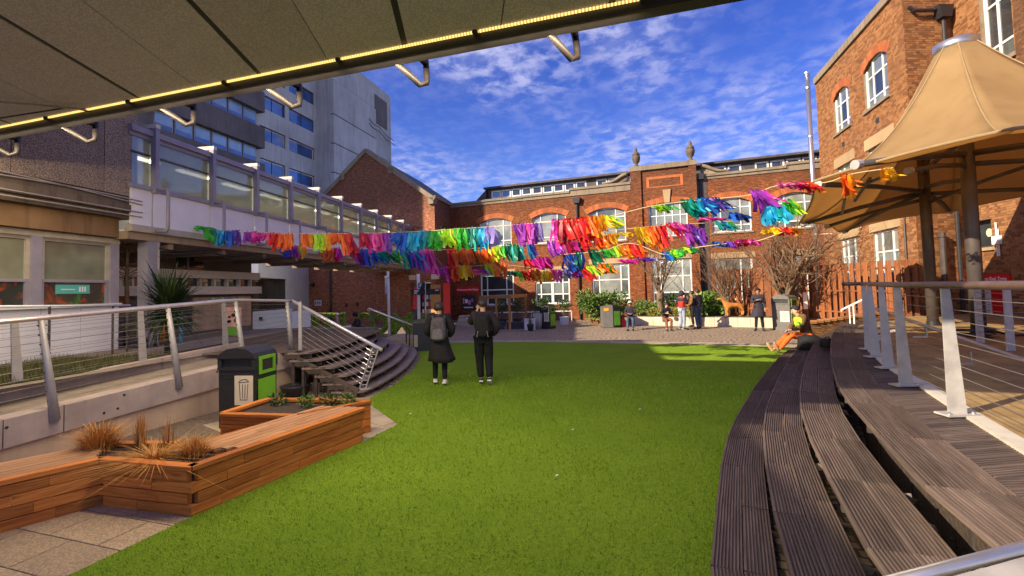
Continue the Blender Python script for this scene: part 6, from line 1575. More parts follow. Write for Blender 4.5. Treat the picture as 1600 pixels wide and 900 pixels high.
# slatted fence --------------------------------------------------------------
def build_fence():
    root = thing('slatted_fence', 'tall red-brown slatted timber fence below the brown brick block', 'fence', (13.0, 17.5, .2))
    c = spline([(10.9, 24.3, 0), (12.2, 21.5, 0), (13.15, 19.7, 0), (12.95, 17.0, 0), (12.70, 14.45, 0)], 14)
    pts = resample(c, .2, .05); N = len(pts)
    for i, p in enumerate(pts):
        q = pts[min(i + 1, N - 1)] if i < N - 1 else p + (p - pts[i - 1]); d = (q - p).normalized(); n = Vector((d.y, -d.x, 0))
        if n.y > 0 and abs(n.y) > .3: n = -n
        if n.x > 0 and abs(n.y) < .3: n = -n
        off = .045 if i % 2 == 0 else -.045
        h = 2.74 - .11 * i / N + random.uniform(-.006, .006); b = p + n * off
        o = plank('slat', root, b + Vector((0, 0, .42)), b + Vector((0, 0, h)), .20, .022, M['fence_wood'], up=n)
    for z in (.75, 1.6, 2.4):
        for a, b in zip(c[::4], c[4::4]):
            plank('rail', root, a + Vector((0, 0, z)), b + Vector((0, 0, z)), .05, .07, M['fence_wood'])
    for p in pts[::9]:
        plank('post', root, p + Vector((.03, .05, 0)), p + Vector((.03, .05, 2.5)), .06, .06, M['fence_wood'], up=(0, 1, 0))
    mb = MB(); p = at(1259, 470, Y=19.7); mb.box(p.x - .12, p.x + .06, p.y - .02, p.y, p.z - .35, p.z + .35); mb.build('notice', M['white'], root)
    lw = thing('fence_plinth', 'low brown brick wall under the slatted fence', 'wall', (13, 17, 0))
    mb = MB(); k = len(c)
    for a, b in zip(c, c[1:]): mb.beam(a + Vector((-.0, 0, .2)), b + Vector((0, 0, .2)), .25, .4)
    mb.build('wall', M['brick_low'], lw)
    rw = thing('retaining_wall', 'brown brick retaining wall at the far end of the timber steps', 'wall', (11, 15, 0))
    mb = MB(); mb.prism([(9.6, 15.0, 0), (11.6, 15.35, 0), (13.0, 15.4, 0), (13.0, 15.4, .84), (11.6, 15.35, .84), (9.6, 15.0, .62)], (0, .25, 0)); mb.build('wall', M['brick_low'], rw)
    for i in range(14):
        mb = MB(); x = 9.6 + .235 * i; mb.box(x, x + .225, 14.98 + .03 * i, 15.3 + .03 * i, .0 if False else min(.845, .63 + .021 * i), min(.92, .70 + .021 * i)); mb.build('coping_brick', M['bricks'], rw)
build_fence()

# deer figure on the bench wall ----------------------------------------------
def skin(name, verts, edges, radii, mat, parent, sub=2, root=0, smooth=True):
    me = bpy.data.meshes.new(name); me.from_pydata([tuple(v) for v in verts], edges, []); me.materials.append(mat)
    o = link(name, me, parent); md = o.modifiers.new('skin', 'SKIN'); md.use_smooth_shade = smooth
    lay = me.skin_vertices[0].data
    for i, r in enumerate(radii):
        lay[i].radius = r if isinstance(r, (tuple, list)) else (r, r); lay[i].use_root = (i == root)
    if sub:
        s = o.modifiers.new('smooth', 'SUBSURF'); s.levels = sub; s.render_levels = sub
    return o
def build_deer():
    p = at(1146, 499, Y=21.75); r = thing('deer_figure', 'orange-brown deer figure with antlers standing on the bench wall', 'statue', (p.x, 21.85, .47), 0)
    b = Vector((p.x, 21.85, .47)); V = []; E_ = []; R = []
    def ch(pts, start=None):
        prev = start
        for q, rad in pts:
            V.append(b + Vector(q)); R.append(rad); k = len(V) - 1
            if prev is not None: E_.append((prev, k))
            prev = k
        return prev
    rump = ch([((.42, 0, .50), .13)]); mid = ch([((.1, 0, .49), .13), ((-.22, 0, .53), .15)], rump)
    neck = ch([((-.36, 0, .66), .085), ((-.45, 0, .80), .06), ((-.55, 0, .83), .055), ((-.68, 0, .78), .03)], mid)
    for sx in (-.07, .07):
        ch([((-.24, sx, .34), .06), ((-.23, sx, .18), .035), ((-.25, sx, .02), .028)], mid)
        ch([((.46, sx, .34), .075), ((.52, sx, .20), .038), ((.46, sx, .02), .028)], rump)
    ch([((.56, 0, .52), .035)], rump)
    skin('body', V, E_, R, M['deer'], r)
    for sx in (-1, 1):
        mb = MB(); a = b + Vector((-.48, .03 * sx, .87)); mb.tube([a, a + Vector((.10, .10 * sx, .16)), a + Vector((.20, .20 * sx, .22)), a + Vector((.36, .24 * sx, .18))], [.018, .015, .012, .006], 6)
        mb.tube([a + Vector((.10, .10 * sx, .16)), a + Vector((.06, .16 * sx, .30))], [.012, .005], 5); mb.tube([a + Vector((.20, .20 * sx, .22)), a + Vector((.20, .26 * sx, .36))], [.012, .005], 5); mb.build('antler', M['bark_thin'], r, True)
        mb = MB(); e = b + Vector((-.46, .05 * sx, .86)); mb.prism([e, e + Vector((.03, .09 * sx, .05)), e + Vector((.05, .02 * sx, .03))], (0, 0, .015)); mb.build('ear', M['deer'], r)
    mb = MB(); mb.obox(b + Vector((-.26, -.05, .32)), (.06, 0, 0), (0, .1, 0), (0, 0, .2)); mb.build('pale_chest', M['cream'], r)
M['deer'] = plain('russet_deer', (0.52, 0.20, 0.035), 0.7, var=0.2)
build_deer()

# dry grasses and herbs in the planters ---------------------------------------
def grass_clump(label, c, n, h, spread, mat, name='ornamental_grass', w=.006, lean=.6):
    V = []; Fc = []; c = Vector(c)
    for _ in range(n):
        a = random.random() * 6.3; r = random.random() * spread * .35; b = c + Vector((math.cos(a) * r, math.sin(a) * r, 0)); L = h * random.uniform(.5, 1.1); o = random.gauss(0, lean * .5) ; d = Vector((math.cos(a), math.sin(a), 0)); wv = Vector((-d.y, d.x, 0)) * w
        prev = None
        for k in range(4):
            t = k / 3; q = b + d * (spread * abs(o) * t * t * 1.3) + Vector((random.gauss(0, .004), random.gauss(0, .004), L * (t - .35 * abs(o) * t * t)))
            ww = wv * (1 - t * .85); V += [tuple(q - ww), tuple(q + ww)]
            if k: i = len(V); Fc.append((i - 4, i - 3, i - 1, i - 2))
    mb = MB(); mb.v = V; mb.f = Fc; mb.m = [0] * len(Fc); o = mb.build(name, mat); tag(o, label, 'plant'); return o
M['straw'] = m_leaf('straw_blade', (0.36, 0.14, 0.025), (0.66, 0.34, 0.08), .7)
grass_clump('large tuft of dry orange grass at the left of the planter trough', (-4.42, 4.95, .40), 620, .30, .42, M['straw'])
grass_clump('upright thin dry grass stalks in the middle of the trough', (-3.98, 4.95, .42), 90, .38, .18, M['straw'], lean=.25)
grass_clump('small dry grass tuft at the corner of the planter beside the slats', (-3.22, 4.68, .40), 340, .21, .32, M['straw'])
grass_clump('sparse dry stalks at the back of the planter trough', (-3.62, 4.86, .42), 40, .33, .2, M['straw'], lean=.2)
grass_clump('flattened pale grass lying along the front of the trough', (-3.6, 4.66, .40), 380, .13, .45, M['straw'], lean=1.4)
for i, (x, y, s) in enumerate([(-3.45, 6.78, .12), (-2.98, 6.62, .09), (-2.62, 6.55, .13), (-2.38, 6.60, .08)]):
    b = blobs_in(x - .12, x + .12, y - .06, y + .06, .44, .50 + s * .5, 5, .07); o = leaf_cloud([(x, y, .49, .13, .07, .09)], 150, .05).build('herb', M['leaf_mid'] if i % 2 else M['leaf_dark'])
    tag(o, ['dark herb at the left end of the corner planter', 'low green herb in the middle of the corner planter', 'tallest green herb near the right of the corner planter', 'smallest herb at the right tip of the corner planter'][i], 'plant')

# cordyline palm on the left terrace ------------------------------------------
def build_palm():
    p = at(263, 560, Y=9.6); X, Y = p.x, p.y; zc = at(263, 478, Y=Y).z
    t = thing('cordyline_palm', 'dark spiky cordyline palm on the terrace behind the ramp railing', 'palm', (X, Y, .83))
    mb = MB(); mb.tube([(X, Y, .8), (X + .02, Y, 1.2), (X, Y, zc)], [.085, .07, .075], 9); mb.build('trunk', M['bark_dark'], t, True)
    V = []; Fc = []
    for i in range(460):
        a = random.random() * 6.3; el = random.uniform(-.75, 1.35); d = Vector((math.cos(a) * math.cos(el), math.sin(a) * math.cos(el), math.sin(el))); L = random.uniform(.75, 1.2) * (1.0 if el > -.2 else .8); w = random.uniform(.018, .03)
        sd = d.cross(Vector((0, 0, 1))).normalized() * w; o = Vector((X + random.gauss(0, .05), Y + random.gauss(0, .05), zc + random.uniform(-.22, .1))); droop = random.uniform(.05, .35)
        for k in range(5):
            s = k / 4; q = o + d * L * s + Vector((0, 0, -droop * s * s * L)); ww = sd * (1 - s) ** .7 + sd * .04; V += [tuple(q - ww), tuple(q + ww)]
            if k: j = len(V); Fc.append((j - 4, j - 3, j - 1, j - 2))
    mb = MB(); mb.v = V; mb.f = Fc; mb.m = [0] * len(Fc); mb.build('fronds', M['palm_leaf'], t)
M['bark_dark'] = plain('dark_palm_bark', (0.06, 0.045, 0.035), 0.9, var=0.4, scale=12, bump=0.8, bscale=30, bdist=0.02)
M['palm_leaf'] = m_leaf('palm_leaf', (0.010, 0.026, 0.010), (0.045, 0.075, 0.022), .45)
build_palm()
def grass_bed():
    mb = MB(); poly = [(-9.0, 1.5, .845), (-7.95, 1.5, .845), (-7.55, 4.6, .845), (-6.75, 8.8, .845), (-7.3, 9.6, .845), (-9.6, 9.4, .845)]
    mb.add(poly, [tuple(range(6))]); struct(mb.build('terrace_grass', plain('rough_turf', (0.07, 0.075, 0.02), 0.95, var=0.5, scale=9, bump=0.8, bscale=60, bdist=0.02)))
    V = []; Fc = []
    for _ in range(9000):
        t = random.random(); y = 3.2 + 6.1 * t; x = random.uniform(-9.2, -7.75 + .16 * (y - 3.2)); h = random.uniform(.05, .16); a = random.random() * 6.3; w = .006
        k = len(V); V += [(x - w * math.cos(a), y - w * math.sin(a), .845), (x + w * math.cos(a), y + w * math.sin(a), .845), (x + random.gauss(0, .03), y + random.gauss(0, .03), .845 + h)]; Fc.append((k, k + 1, k + 2))
    mb = MB(); mb.v = V; mb.f = Fc; mb.m = [0] * len(Fc); stuff(mb.build('bed_grass', m_leaf('rough_grass', (0.05, 0.06, 0.014), (0.17, 0.15, 0.045), .7)))
grass_bed()

# ================================================================== things under and beyond the footbridge
def build_annex():
    O = Vector((-11.75, 11.0, 0)); d, n = BD, BN
    r = thing('banded_annex', 'low dark annex with two white horizontal bands behind the palm', 'building', (-11.2, 15, .83))
    S = lambda px: (on(px, 440, O, n) - O).dot(d); Z = lambda px, py: on(px, py, O, n).z
    e = S(393); mb = MB(); wbox(mb, O, d, n, -4, e, .83, 3.9, -5, 0); mb.build('wall', M['tower_dark'], r)
    for z0, z1, o in ((2.66, 2.93, .35), (2.10, 2.38, .42)):
        mb = MB(); wbox(mb, O, d, n, -1.0, e + .05, z0, z1, .002, o); mb.build('white_band', M['white_panel'], r)
    for k in range(9):
        a = e - .25 - .62 * (k + 1); mb = MB(); wbox(mb, O, d, n, a, a + .56, 2.39, 2.65, .003, .06); mb.build('pane', M['dark_pane'], r)
        mb = MB(); wbox(mb, O, d, n, a + .562, a + .618, 2.385, 2.655, .003, .2); mb.build('mullion', M['white_panel'], r)
    mb = MB(); wbox(mb, O, d, n, S(275), S(317), 2.98, 3.7, .003, .02); w = mb.build('window', M['dark_pane'], r)
    mb = MB(); wbox(mb, O, d, n, S(291), S(293), 2.98, 3.7, .021, .05); mb.build('window_bar', M['mauve_steel'], w)
    mb = MB(); wbox(mb, O, d, n, S(300), e - .1, .83, 2.0, .002, .05); mb.build('buff_wall', M['plinth'], r)
    for a, b in ((S(322), S(346)), (S(348), S(370))):
        mb = MB(); wbox(mb, O, d, n, a, b, 1.75, 1.98, .052, .06); mb.build('low_window', M['dark_pane'], r)
    mb = MB()
    for k in range(9): 
        mb = MB(); wbox(mb, O, d, n, S(182), S(200), 1.7 + .07 * k, 1.755 + .07 * k, .004, .03); mb.build('timber_slat', M['timber'], r)
    # blue-white entrance block with a deep fascia
    b = thing('white_entrance', 'blue-white entrance block with deep fascia and dark recess beside the brick gable', 'building', (-13, 24, 0))
    A = Vector((-12.9, 23.4, 0)); C_ = Vector((-13.95, 31.6, 0)); L_ = Vector((-16.5, 22.4, 0))
    mb = MB(); mb.prism([(A.x, A.y, 2.95), (C_.x, C_.y, 2.95), (C_.x - 4, C_.y, 2.95), (L_.x, L_.y, 2.95)], (0, 0, 1.3)); mb.build('fascia', M['blue_white'], b)
    mb = MB(); mb.prism([(A.x - .5, A.y + 4.0, 0), (C_.x, C_.y, 0), (C_.x - .3, C_.y, 0), (A.x - .8, A.y + 4.0, 0)], (0, 0, 2.948)); mb.build('side_wall', M['blue_white'], b)
    mb = MB(); mb.prism([(A.x - 1.9, A.y + .8, 0), (A.x - .6, A.y + 4.0, 0), (A.x - .8, A.y + 4.0, 0), (A.x - 2.1, A.y + .9, 0)], (0, 0, 2.948)); mb.build('recess_glazing', M['dark_pane'], b)
    mb = MB(); mb.box(A.x - 2.6, A.x - 2.4, A.y + .3, A.y + .5, 0, 2.948); mb.build('column', M['mauve_pale'], b)
    mb = MB(); mb.prism([(-17.5, 22.0, 0), (A.x - 2.7, A.y + .2, 0), (A.x - 2.7, A.y + .4, 0), (-17.5, 22.3, 0)], (0, 0, 2.948)); mb.build('front_wall', M['tower_dark'], b)
    # hoarding, banners and bench on the terrace
    h = thing('white_hoarding', 'bluish white site hoarding behind the stair handrail', 'hoarding', tuple(at(425, 525, Y=16.2)))
    for a, c, t in ((395, 455, 0), (456, 484, .12)):
        p, q = at(a, 522, Y=16.0), at(c, 520, Y=16.4 + t); z1 = at(a, 487, Y=16).z; mb = MB(); mb.prism([(p.x, p.y, .85), (q.x, q.y, .85), (q.x, q.y, z1 + .06), (p.x, p.y, z1)], (0.02, .05, 0)); mb.build('board', M['blue_white'], h)
    p = at(405, 498, Y=15.98); mb = MB(); mb.box(p.x, p.x + .12, p.y - .02, p.y - .005, p.z - .06, p.z + .06); mb.build('notice', M['ink'], h)
    def banner(label, x0, x1, y0, y1, Y, mats, name='banner'):
        t = thing(name, label, 'banner', (at((x0 + x1) / 2, y1, Y=Y).x, Y, .83)); a, c = at(x0, y1, Y=Y), at(x1, y0, Y=Y)
        mb = MB(); mb.box(a.x, c.x, Y - .02, Y + .02, .86, c.z); o = mb.build('panel', M[mats[0]], t)
        mb = MB(); mb.tube([(a.x, Y + .03, .83), (a.x, Y + .03, c.z)], .02, 6); mb.build('pole', M['ink'], t)
        return t, o, a, c
    banner('plain orange banner behind the palm trunk', 245, 268, 486, 527, 11.9, ['orange'])
    banner('narrow bright blue banner right of the palm', 281, 285, 484, 520, 11.8, ['notice_blue'])
    t, o, a, c = banner('pink poster with dark blobs and a green foot behind the ramp railing', 353, 377, 480, 526, 13.6, ['poster_pink_light'], 'poster_stand')
    random.seed(4)
    for k in range(9):
        mb = MB(); x = random.uniform(a.x + .05, c.x - .1); z = random.uniform(1.25, c.z - .15); mb.lathe((0, 0, 0), [(0, 0), (random.uniform(.03, .06), 0), (.03, .004)], 9); mb.v = [(x + v[0] * 1.3, 13.577 - v[2], z + v[1]) for v in mb.v]; mb.build('blob_print', M['ink'], o)
    mb = MB(); mb.box(a.x, c.x, 13.574, 13.579, .87, 1.12); mb.build('green_print', M['green_panel'], o)
    bn = thing('terrace_bench', 'dark wooden bench on the terrace beside the house end', 'bench', tuple(at(212, 540, Y=11.2)))
    q = at(183, 540, Y=11.2); e2 = at(243, 540, Y=11.2); 
    for z, yo, w in ((1.28, 0, .09), (1.38, .05, .09), (1.06, -.2, .12), (1.06, -.35, .12)):
        plank('board', bn, (q.x, 11.3 + yo, z), (e2.x, 11.3 + yo, z), w if z < 1.2 else .03, .03 if z < 1.2 else w, M['deck'])
    for x in (q.x + .1, e2.x - .1):
        mb = MB(); mb.box(x - .03, x + .03, 11.0, 11.06, .84, 1.04); mb.build('leg', M['ink'], bn); mb = MB(); mb.box(x - .03, x + .03, 11.28, 11.34, .84, 1.25); mb.build('leg', M['ink'], bn)
M['blue_white'] = plain('blue_white_render', (0.50, 0.55, 0.66), 0.7, var=0.06, scale=2)
M['poster_pink_light'] = plain('pale_pink_poster', (0.72, 0.40, 0.34), 0.5, bump=0)
build_annex()

# ivy-covered letters -----------------------------------------------------------
def build_letters():
    px = [486, 515, 540, 566, 593, 628, 668]
    desc = ['shaded green hedge letter W at the left end of the row', 'shaded green hedge letter E, next to the W', 'shaded green hedge letter L left of the hooded sitter', 'green hedge letter C hidden behind the two people on the left', 'sunlit green hedge letter O left of the white lamp pole', 'sunlit green hedge letter M right of the white lamp pole', 'green hedge letter E at the right end behind the signpost']
    for ch, x, ds in zip('WELCOME', px, desc):
        Y = 21.9 - .0065 * (x - 486) ; b = at(x, 522, Y=Y); z1 = at(x, 489.5, Y=Y).z; H = z1 - .12
        cu = bpy.data.curves.new('t', 'FONT'); cu.body = ch; cu.size = 1.0; cu.align_x = 'CENTER'; cu.extrude = .13; cu.offset = .03
        t = bpy.data.objects.new('t', cu); COL.objects.link(t); bpy.context.view_layer.update(); me = bpy.data.meshes.new_from_object(t); bpy.data.objects.remove(t); me.materials.clear(); me.materials.append(M['ivy_core'])
        zs = [v.co.y for v in me.vertices]; k = H / (max(zs) - min(zs)); z0 = min(zs); xs = [v.co.x for v in me.vertices]; kx = dict(W=29, E=20, L=16, C=24, O=27, M=34)[ch] * Y / F / (max(xs) - min(xs))
        for v in me.vertices: v.co = Vector((v.co.x * kx, -v.co.z * 1.0, (v.co.y - z0) * k))
        r = thing('hedge_letter', ds, 'letter', (b.x, Y, .12)); o = bpy.data.objects.new('core', me); COL.objects.link(o); o.parent = r
        me.calc_loop_triangles(); V = []; Fc = []; vs = me.vertices
        for tr in me.loop_triangles:
            if tr.normal.y > .5: continue
            a, b2, c = [vs[i].co for i in tr.vertices]; n_ = int(tr.area * 1500) + (1 if random.random() < tr.area * 1500 % 1 else 0)
            for _ in range(n_):
                u, w = random.random(), random.random()
                if u + w > 1: u, w = 1 - u, 1 - w
                p = a + (b2 - a) * u + (c - a) * w; s = random.uniform(.025, .05); d = (tr.normal + Vector((random.gauss(0, .5), random.gauss(0, .5), random.gauss(0, .5) + .2))).normalized(); e = d.cross(Vector((random.gauss(0, 1), random.gauss(0, 1), random.gauss(0, 1)))).normalized()
                i = len(V); V += [tuple(p - e * s * .6), tuple(p + d * s * .7), tuple(p + e * s * .6), tuple(p + d * s * .1 + e.cross(d) * s)]; Fc.append((i, i + 1, i + 2, i + 3))
        mb = MB(); mb.v = V; mb.f = Fc; mb.m = [0] * len(Fc); o2 = stuff(mb.build('ivy_leaves', M['ivy'], None)); o2.parent = r
M['ivy_core'] = plain('ivy_backing', (0.05, 0.10, 0.015), 0.9, var=0.4, scale=20, bump=0.8, bscale=40, bdist=0.03)
M['ivy'] = m_leaf('ivy_leaf', (0.12, 0.25, 0.02), (0.42, 0.56, 0.08))
build_letters()
def build_plinth():
    r = thing('low_platform', 'pale low platform and white board in front of the hedge letters', 'platform', tuple(at(540, 524, Y=18.5)))
    a, b = at(478, 523, Y=18.4), at(566, 518, Y=19.2); mb = MB(); mb.prism([(a.x, a.y, .05), (b.x, b.y, .05), (b.x, b.y, .42), (a.x, a.y, .36)], (0.1, .7, 0)); mb.build('slab', M['bench_stone'], r)
    a, b = at(511, 518, Y=18.9), at(547, 511, Y=19.1); mb = MB(); mb.prism([(a.x, a.y, .425), (b.x, b.y, .425), (b.x, b.y, b.z + .06), (a.x, a.y, b.z + .02)], (.02, .06, 0)); mb.build('white_board', M['white_panel'], r)
    a, b = at(601, 530, Y=17.6), at(648, 532, Y=17.2); mb = MB(); mb.prism([(a.x, a.y, 0), (b.x, b.y, 0), (b.x, b.y + .0, .28), (a.x, a.y, .28)], (.05, 1.6, 0)); st = thing('stone_step', 'broad sunlit pale step below the hedge letters', 'step', tuple(a)); mb.build('step', M['slab'], st)
    mb = MB(); mb.prism([(a.x + .02, a.y - .3, 0), (b.x, b.y - .3, 0), (b.x, b.y - .305, .14), (a.x + .02, a.y - .305, .14)], (0, .30, 0)); mb.build('step', M['slab'], st)
    # white lamp pole, signpost with dark finger boards
    p = at(608.5, 524, Y=20.3); q = at(606, 424, Y=20.3); lp = thing('white_pole', 'slim two-part white pole in front of the brick gable wall', 'pole', (p.x, p.y, 0))
    mb = MB(); mb.tube([(p.x, p.y, .02), (q.x, p.y, q.z)], .06, 10); mb.build('shaft', M['white_steel'], lp, True)
    mb = MB(); z1 = at(607, 460, Y=20.3).z; mb.tube([(q.x - .09, p.y - .03, z1), (q.x - .09, p.y - .03, q.z - .2)], .04, 8); mb.build('side_tube', M['white_steel'], lp, True)
    mb = MB(); mb.box(q.x - .14, q.x + .06, p.y - .08, p.y + .02, q.z - .3, q.z - .22); mb.build('clamp', M['steel'], lp)
    p = at(655, 520, Y=19.0); q = at(653.5, 428, Y=19.0); sp = thing('signpost', 'white signpost with dark finger boards near the doorway', 'sign', (p.x, p.y, 0))
    mb = MB(); mb.tube([(p.x, p.y, 0), (q.x, p.y, q.z)], .065, 10); mb.build('shaft', M['white_steel'], sp, True)
    p2 = at(665.5, 520, Y=19.0); mb = MB(); mb.tube([(p2.x, 19.0, 0), (p2.x, 19.0, at(665, 440, Y=19).z)], .03, 8); mb.build('second_shaft', M['steel'], sp, True)
    for x0, x1, y0, y1 in ((654, 664, 441.5, 450), (645, 664, 451.5, 460.5), (668, 688, 451, 460.5)):
        a, b = at(x0, y1, Y=18.9), at(x1, y0, Y=18.9); mb = MB(); mb.box(a.x, b.x, 18.88, 18.92, a.z, b.z); bd = mb.build('finger_board', M['ink'], sp)
        k = 3 if x1 - x0 < 20 else 1
        for i in range(k if x0 < 660 else 1):
            mb = MB(); zz = b.z - (b.z - a.z) * (.25 + .25 * i); xa = a.x + (b.x - a.x) * (.12 if x0 < 660 else .6); mb.box(xa, xa + (b.x - a.x) * (.4 - .08 * i if x0 < 660 else .3), 18.874, 18.879, zz - .018, zz + .018); mb.build('print_line', M['white'], bd)
    # tub under the stair side
    c = at(452, 622, z=.0); tb = thing('black_tub', 'low round black tub beside the stair stringer', 'tub', (c.x, c.y + .2, 0)); mb = MB(); mb.lathe((c.x, c.y + .25, 0), [(.24, .01), (.27, .16), (.285, .18), (.285, .2), (.25, .2), (.06, .23), (.05, .25), (.0, .25)], 18); mb.build('body', M['black'], tb, True)
    mb = MB(); mb.box(c.x + .12, c.x + .4, c.y + .45, c.y + .62, .0, .17); tag(mb.build('grey_block', M['ramp_conc']), 'grey concrete block under the stair behind the tub', 'block')
build_plinth()

# ================================================================== furniture along the hall
def build_hall_front():
    pg = thing('timber_pergola', 'small new timber pergola frame in front of the hall windows', 'pergola', (-.7, 22.8, 0))
    Y = 22.0; z = at(797, 462, Y=Y).z; fr_ = at(797, 518, Y=Y); A, B, C_, D_ = Vector((fr_.x, 21.9, 0)), Vector((at(752, 500, Y=22.4).x, 22.4, 0)), Vector((at(822, 500, Y=24).x, 24.0, 0)), Vector((at(776, 500, Y=24.4).x, 24.4, 0))
    for p in (A, B, C_, D_): plank('post', pg, p, p + Vector((0, 0, z - .09)), .11, .11, M['pergola'], up=(0, 1, 0))
    for p, q in ((B, A), (A, C_), (D_, C_), (B, D_)): plank('beam', pg, p + Vector((0, 0, z - .045)) + (p - q).normalized() * .08, q + Vector((0, 0, z - .045 + .001)) + (q - p).normalized() * .08, .07, .15, M['pergola'])
    for k in range(11): plank('trellis_slat', pg, C_ + Vector((-.22, -.1, .2 + .125 * k)), C_ + Vector((.02, -.1, .2 + .125 * k)), .025, .03, M['pergola'])
    # white guard rail of the entrance ramp
    gr = thing('white_guard_rail', 'white metal guard rail along the foot of the hall', 'railing', (1.5, 27.5, 0)); a, b = Vector((at(738, 490, Y=26.6).x, 26.6, 0)), Vector((at(893, 490, Y=26.2).x, 26.2, 0)); ht = at(800, 488, Y=26.4).z
    mb = MB(); mb.beam(a + Vector((0, 0, ht)), b + Vector((0, 0, ht)), .06, .07); mb.build('top_rail', M['white_steel'], gr)
    for i in range(6):
        p = a.lerp(b, i / 5); mb = MB(); mb.beam(p, p + Vector((0, 0, ht - .036)), .05, .05, up=(0, 1, 0)); mb.build('post', M['white_steel'], gr)
    for k in range(7):
        mb = MB(); z0 = .12 + (ht - .2) * k / 7; mb.tube([a + Vector((0, .03, z0)), b + Vector((0, .03, z0))], .012, 5); mb.build('wire', M['wire'], gr)
    mb = MB(); q = a + Vector((-.55, -.9, 0)); mb.tube([a + Vector((0, 0, ht)), q + Vector((0, 0, ht - .55)), q + Vector((0, 0, 0.02))], .04, 8); mb.build('end_rail', M['white_steel'], gr, True)
    es = thing('entrance_steps', 'sunlit yellowish entrance steps between the walkers', 'steps', (-2.9, 26, 0)); x0, x1 = at(716, 500, Y=26).x, at(741, 500, Y=26).x
    for k in range(4):
        mb = MB(); mb.box(x0, x1 + .1, 25.2 + .32 * k, 27.2, .14 * k + .001, .14 * (k + 1)); mb.build('step', M['slab'], es)
    # planters and lollipop bays
    wp = thing('white_planter', 'square white planter box left of the black recycling bin', 'planter', (1.0, 23, 0)); a, b = at(820, 516, Y=22.6), at(836, 497, Y=22.6)
    mb = MB(); mb.box(a.x, b.x, 22.5, 23.0, 0, b.z); mb.build('box', M['white_panel'], wp); mb = MB(); mb.box(a.x + .03, b.x - .03, 22.53, 22.97, b.z + .001, b.z + .02); mb.build('soil', M['soil'], wp)
    gp = thing('round_planter', 'grey round planter holding an olive bush', 'planter', (1.5, 23.2, 0)); c = at(843, 512, Y=23.3); mb = MB(); mb.lathe((c.x, 23.3, 0), [(.26, 0), (.32, .75), (.30, .78), (.27, .74), (0, .73)], 16); mb.build('pot', M['kerb'], gp, True)
    shrub('olive_bush', 'loose grey-green olive bush in the round grey planter', 'shrub', c.x - .5, c.x + .55, 22.9, 23.7, .75, 1.5, 420, .13, M['leaf_dark'], 8, .3, 7)
    sp = thing('small_pot', 'small black pot with a spindly plant in front of the white planter', 'pot', (.9, 22.2, 0)); c = at(829, 517, Y=22.1); mb = MB(); mb.lathe((c.x, 22.1, 0), [(.12, 0), (.17, .3), (.16, .32), (.13, .3), (0, .29)], 12); mb.build('pot', M['black'], sp, True)
    grass_clump('spindly green plant in the small black pot', (c.x, 22.1, .28), 50, .5, .3, M['leaf_mid'], 'pot_plant', .012)
    for i, x in enumerate((784, 808, 882)):
        Yb = 25.3; c = at(x, 505, Y=Yb); t = thing('bay_tree', ['lollipop bay tree under the left of the pergola', 'lollipop bay tree under the right of the pergola', 'lollipop bay tree behind the black recycling bin'][i], 'tree', (c.x, Yb, 0), 0, 'clipped bay trees')
        mb = MB(); mb.lathe((c.x, Yb, 0), [(.22, 0), (.26, .42), (.0, .4)], 10); mb.build('pot', M['black'] if i < 2 else M['white_panel'], t); mb = MB(); mb.tube([(c.x, Yb, .3), (c.x, Yb, .85)], .025, 6); mb.build('stem', M['twig'], t)
        leaf_cloud([(c.x, Yb, 1.05, .36, .36, .34)], 380, .11).build('crown', M['leaf_dark'], t)
    tr = thing('dark_trough', 'dark grey planter trough under the pergola', 'planter', (-.3, 23.4, 0)); a, b = at(762, 510, Y=23.4), at(818, 499, Y=23.4); mb = MB(); mb.box(a.x, (a.x + b.x) / 2 - .05, 23.3, 23.7, 0, .36); mb.build('box', M['bin_navy'], tr); mb = MB(); mb.box((a.x + b.x) / 2 + .05, b.x, 23.3, 23.7, 0, .34); mb.build('box', M['bin_navy'], tr)
build_hall_front()
# ================================================================== people
def m_skin(c): return plain('skin', c, 0.55, var=0.06, bump=0)
SK = [m_skin((0.50, 0.29, 0.20)), m_skin((0.36, 0.19, 0.115)), m_skin((0.62, 0.39, 0.28))]
_cl = {}
def cloth(name, c, **k):
    if name not in _cl: _cl[name] = m_cloth(name, c, **k)
    return _cl[name]
STAND = dict(pelvis=(0, 0, .95), waist=(0, .0, 1.10), chest=(0, .0, 1.30), neck=(0, .0, 1.50), head=(0, .015, 1.62), crown=(0, .01, 1.70),
    shL=(-.18, 0, 1.43), elL=(-.23, -.02, 1.16), wrL=(-.23, .06, .92), shR=(.18, 0, 1.43), elR=(.23, -.02, 1.16), wrR=(.23, .06, .92),
    hipL=(-.095, 0, .92), knL=(-.10, .02, .50), anL=(-.10, -.02, .09), toL=(-.11, .15, .035), hipR=(.095, 0, .92), knR=(.10, .02, .50), anR=(.10, -.02, .09), toR=(.11, .15, .035))
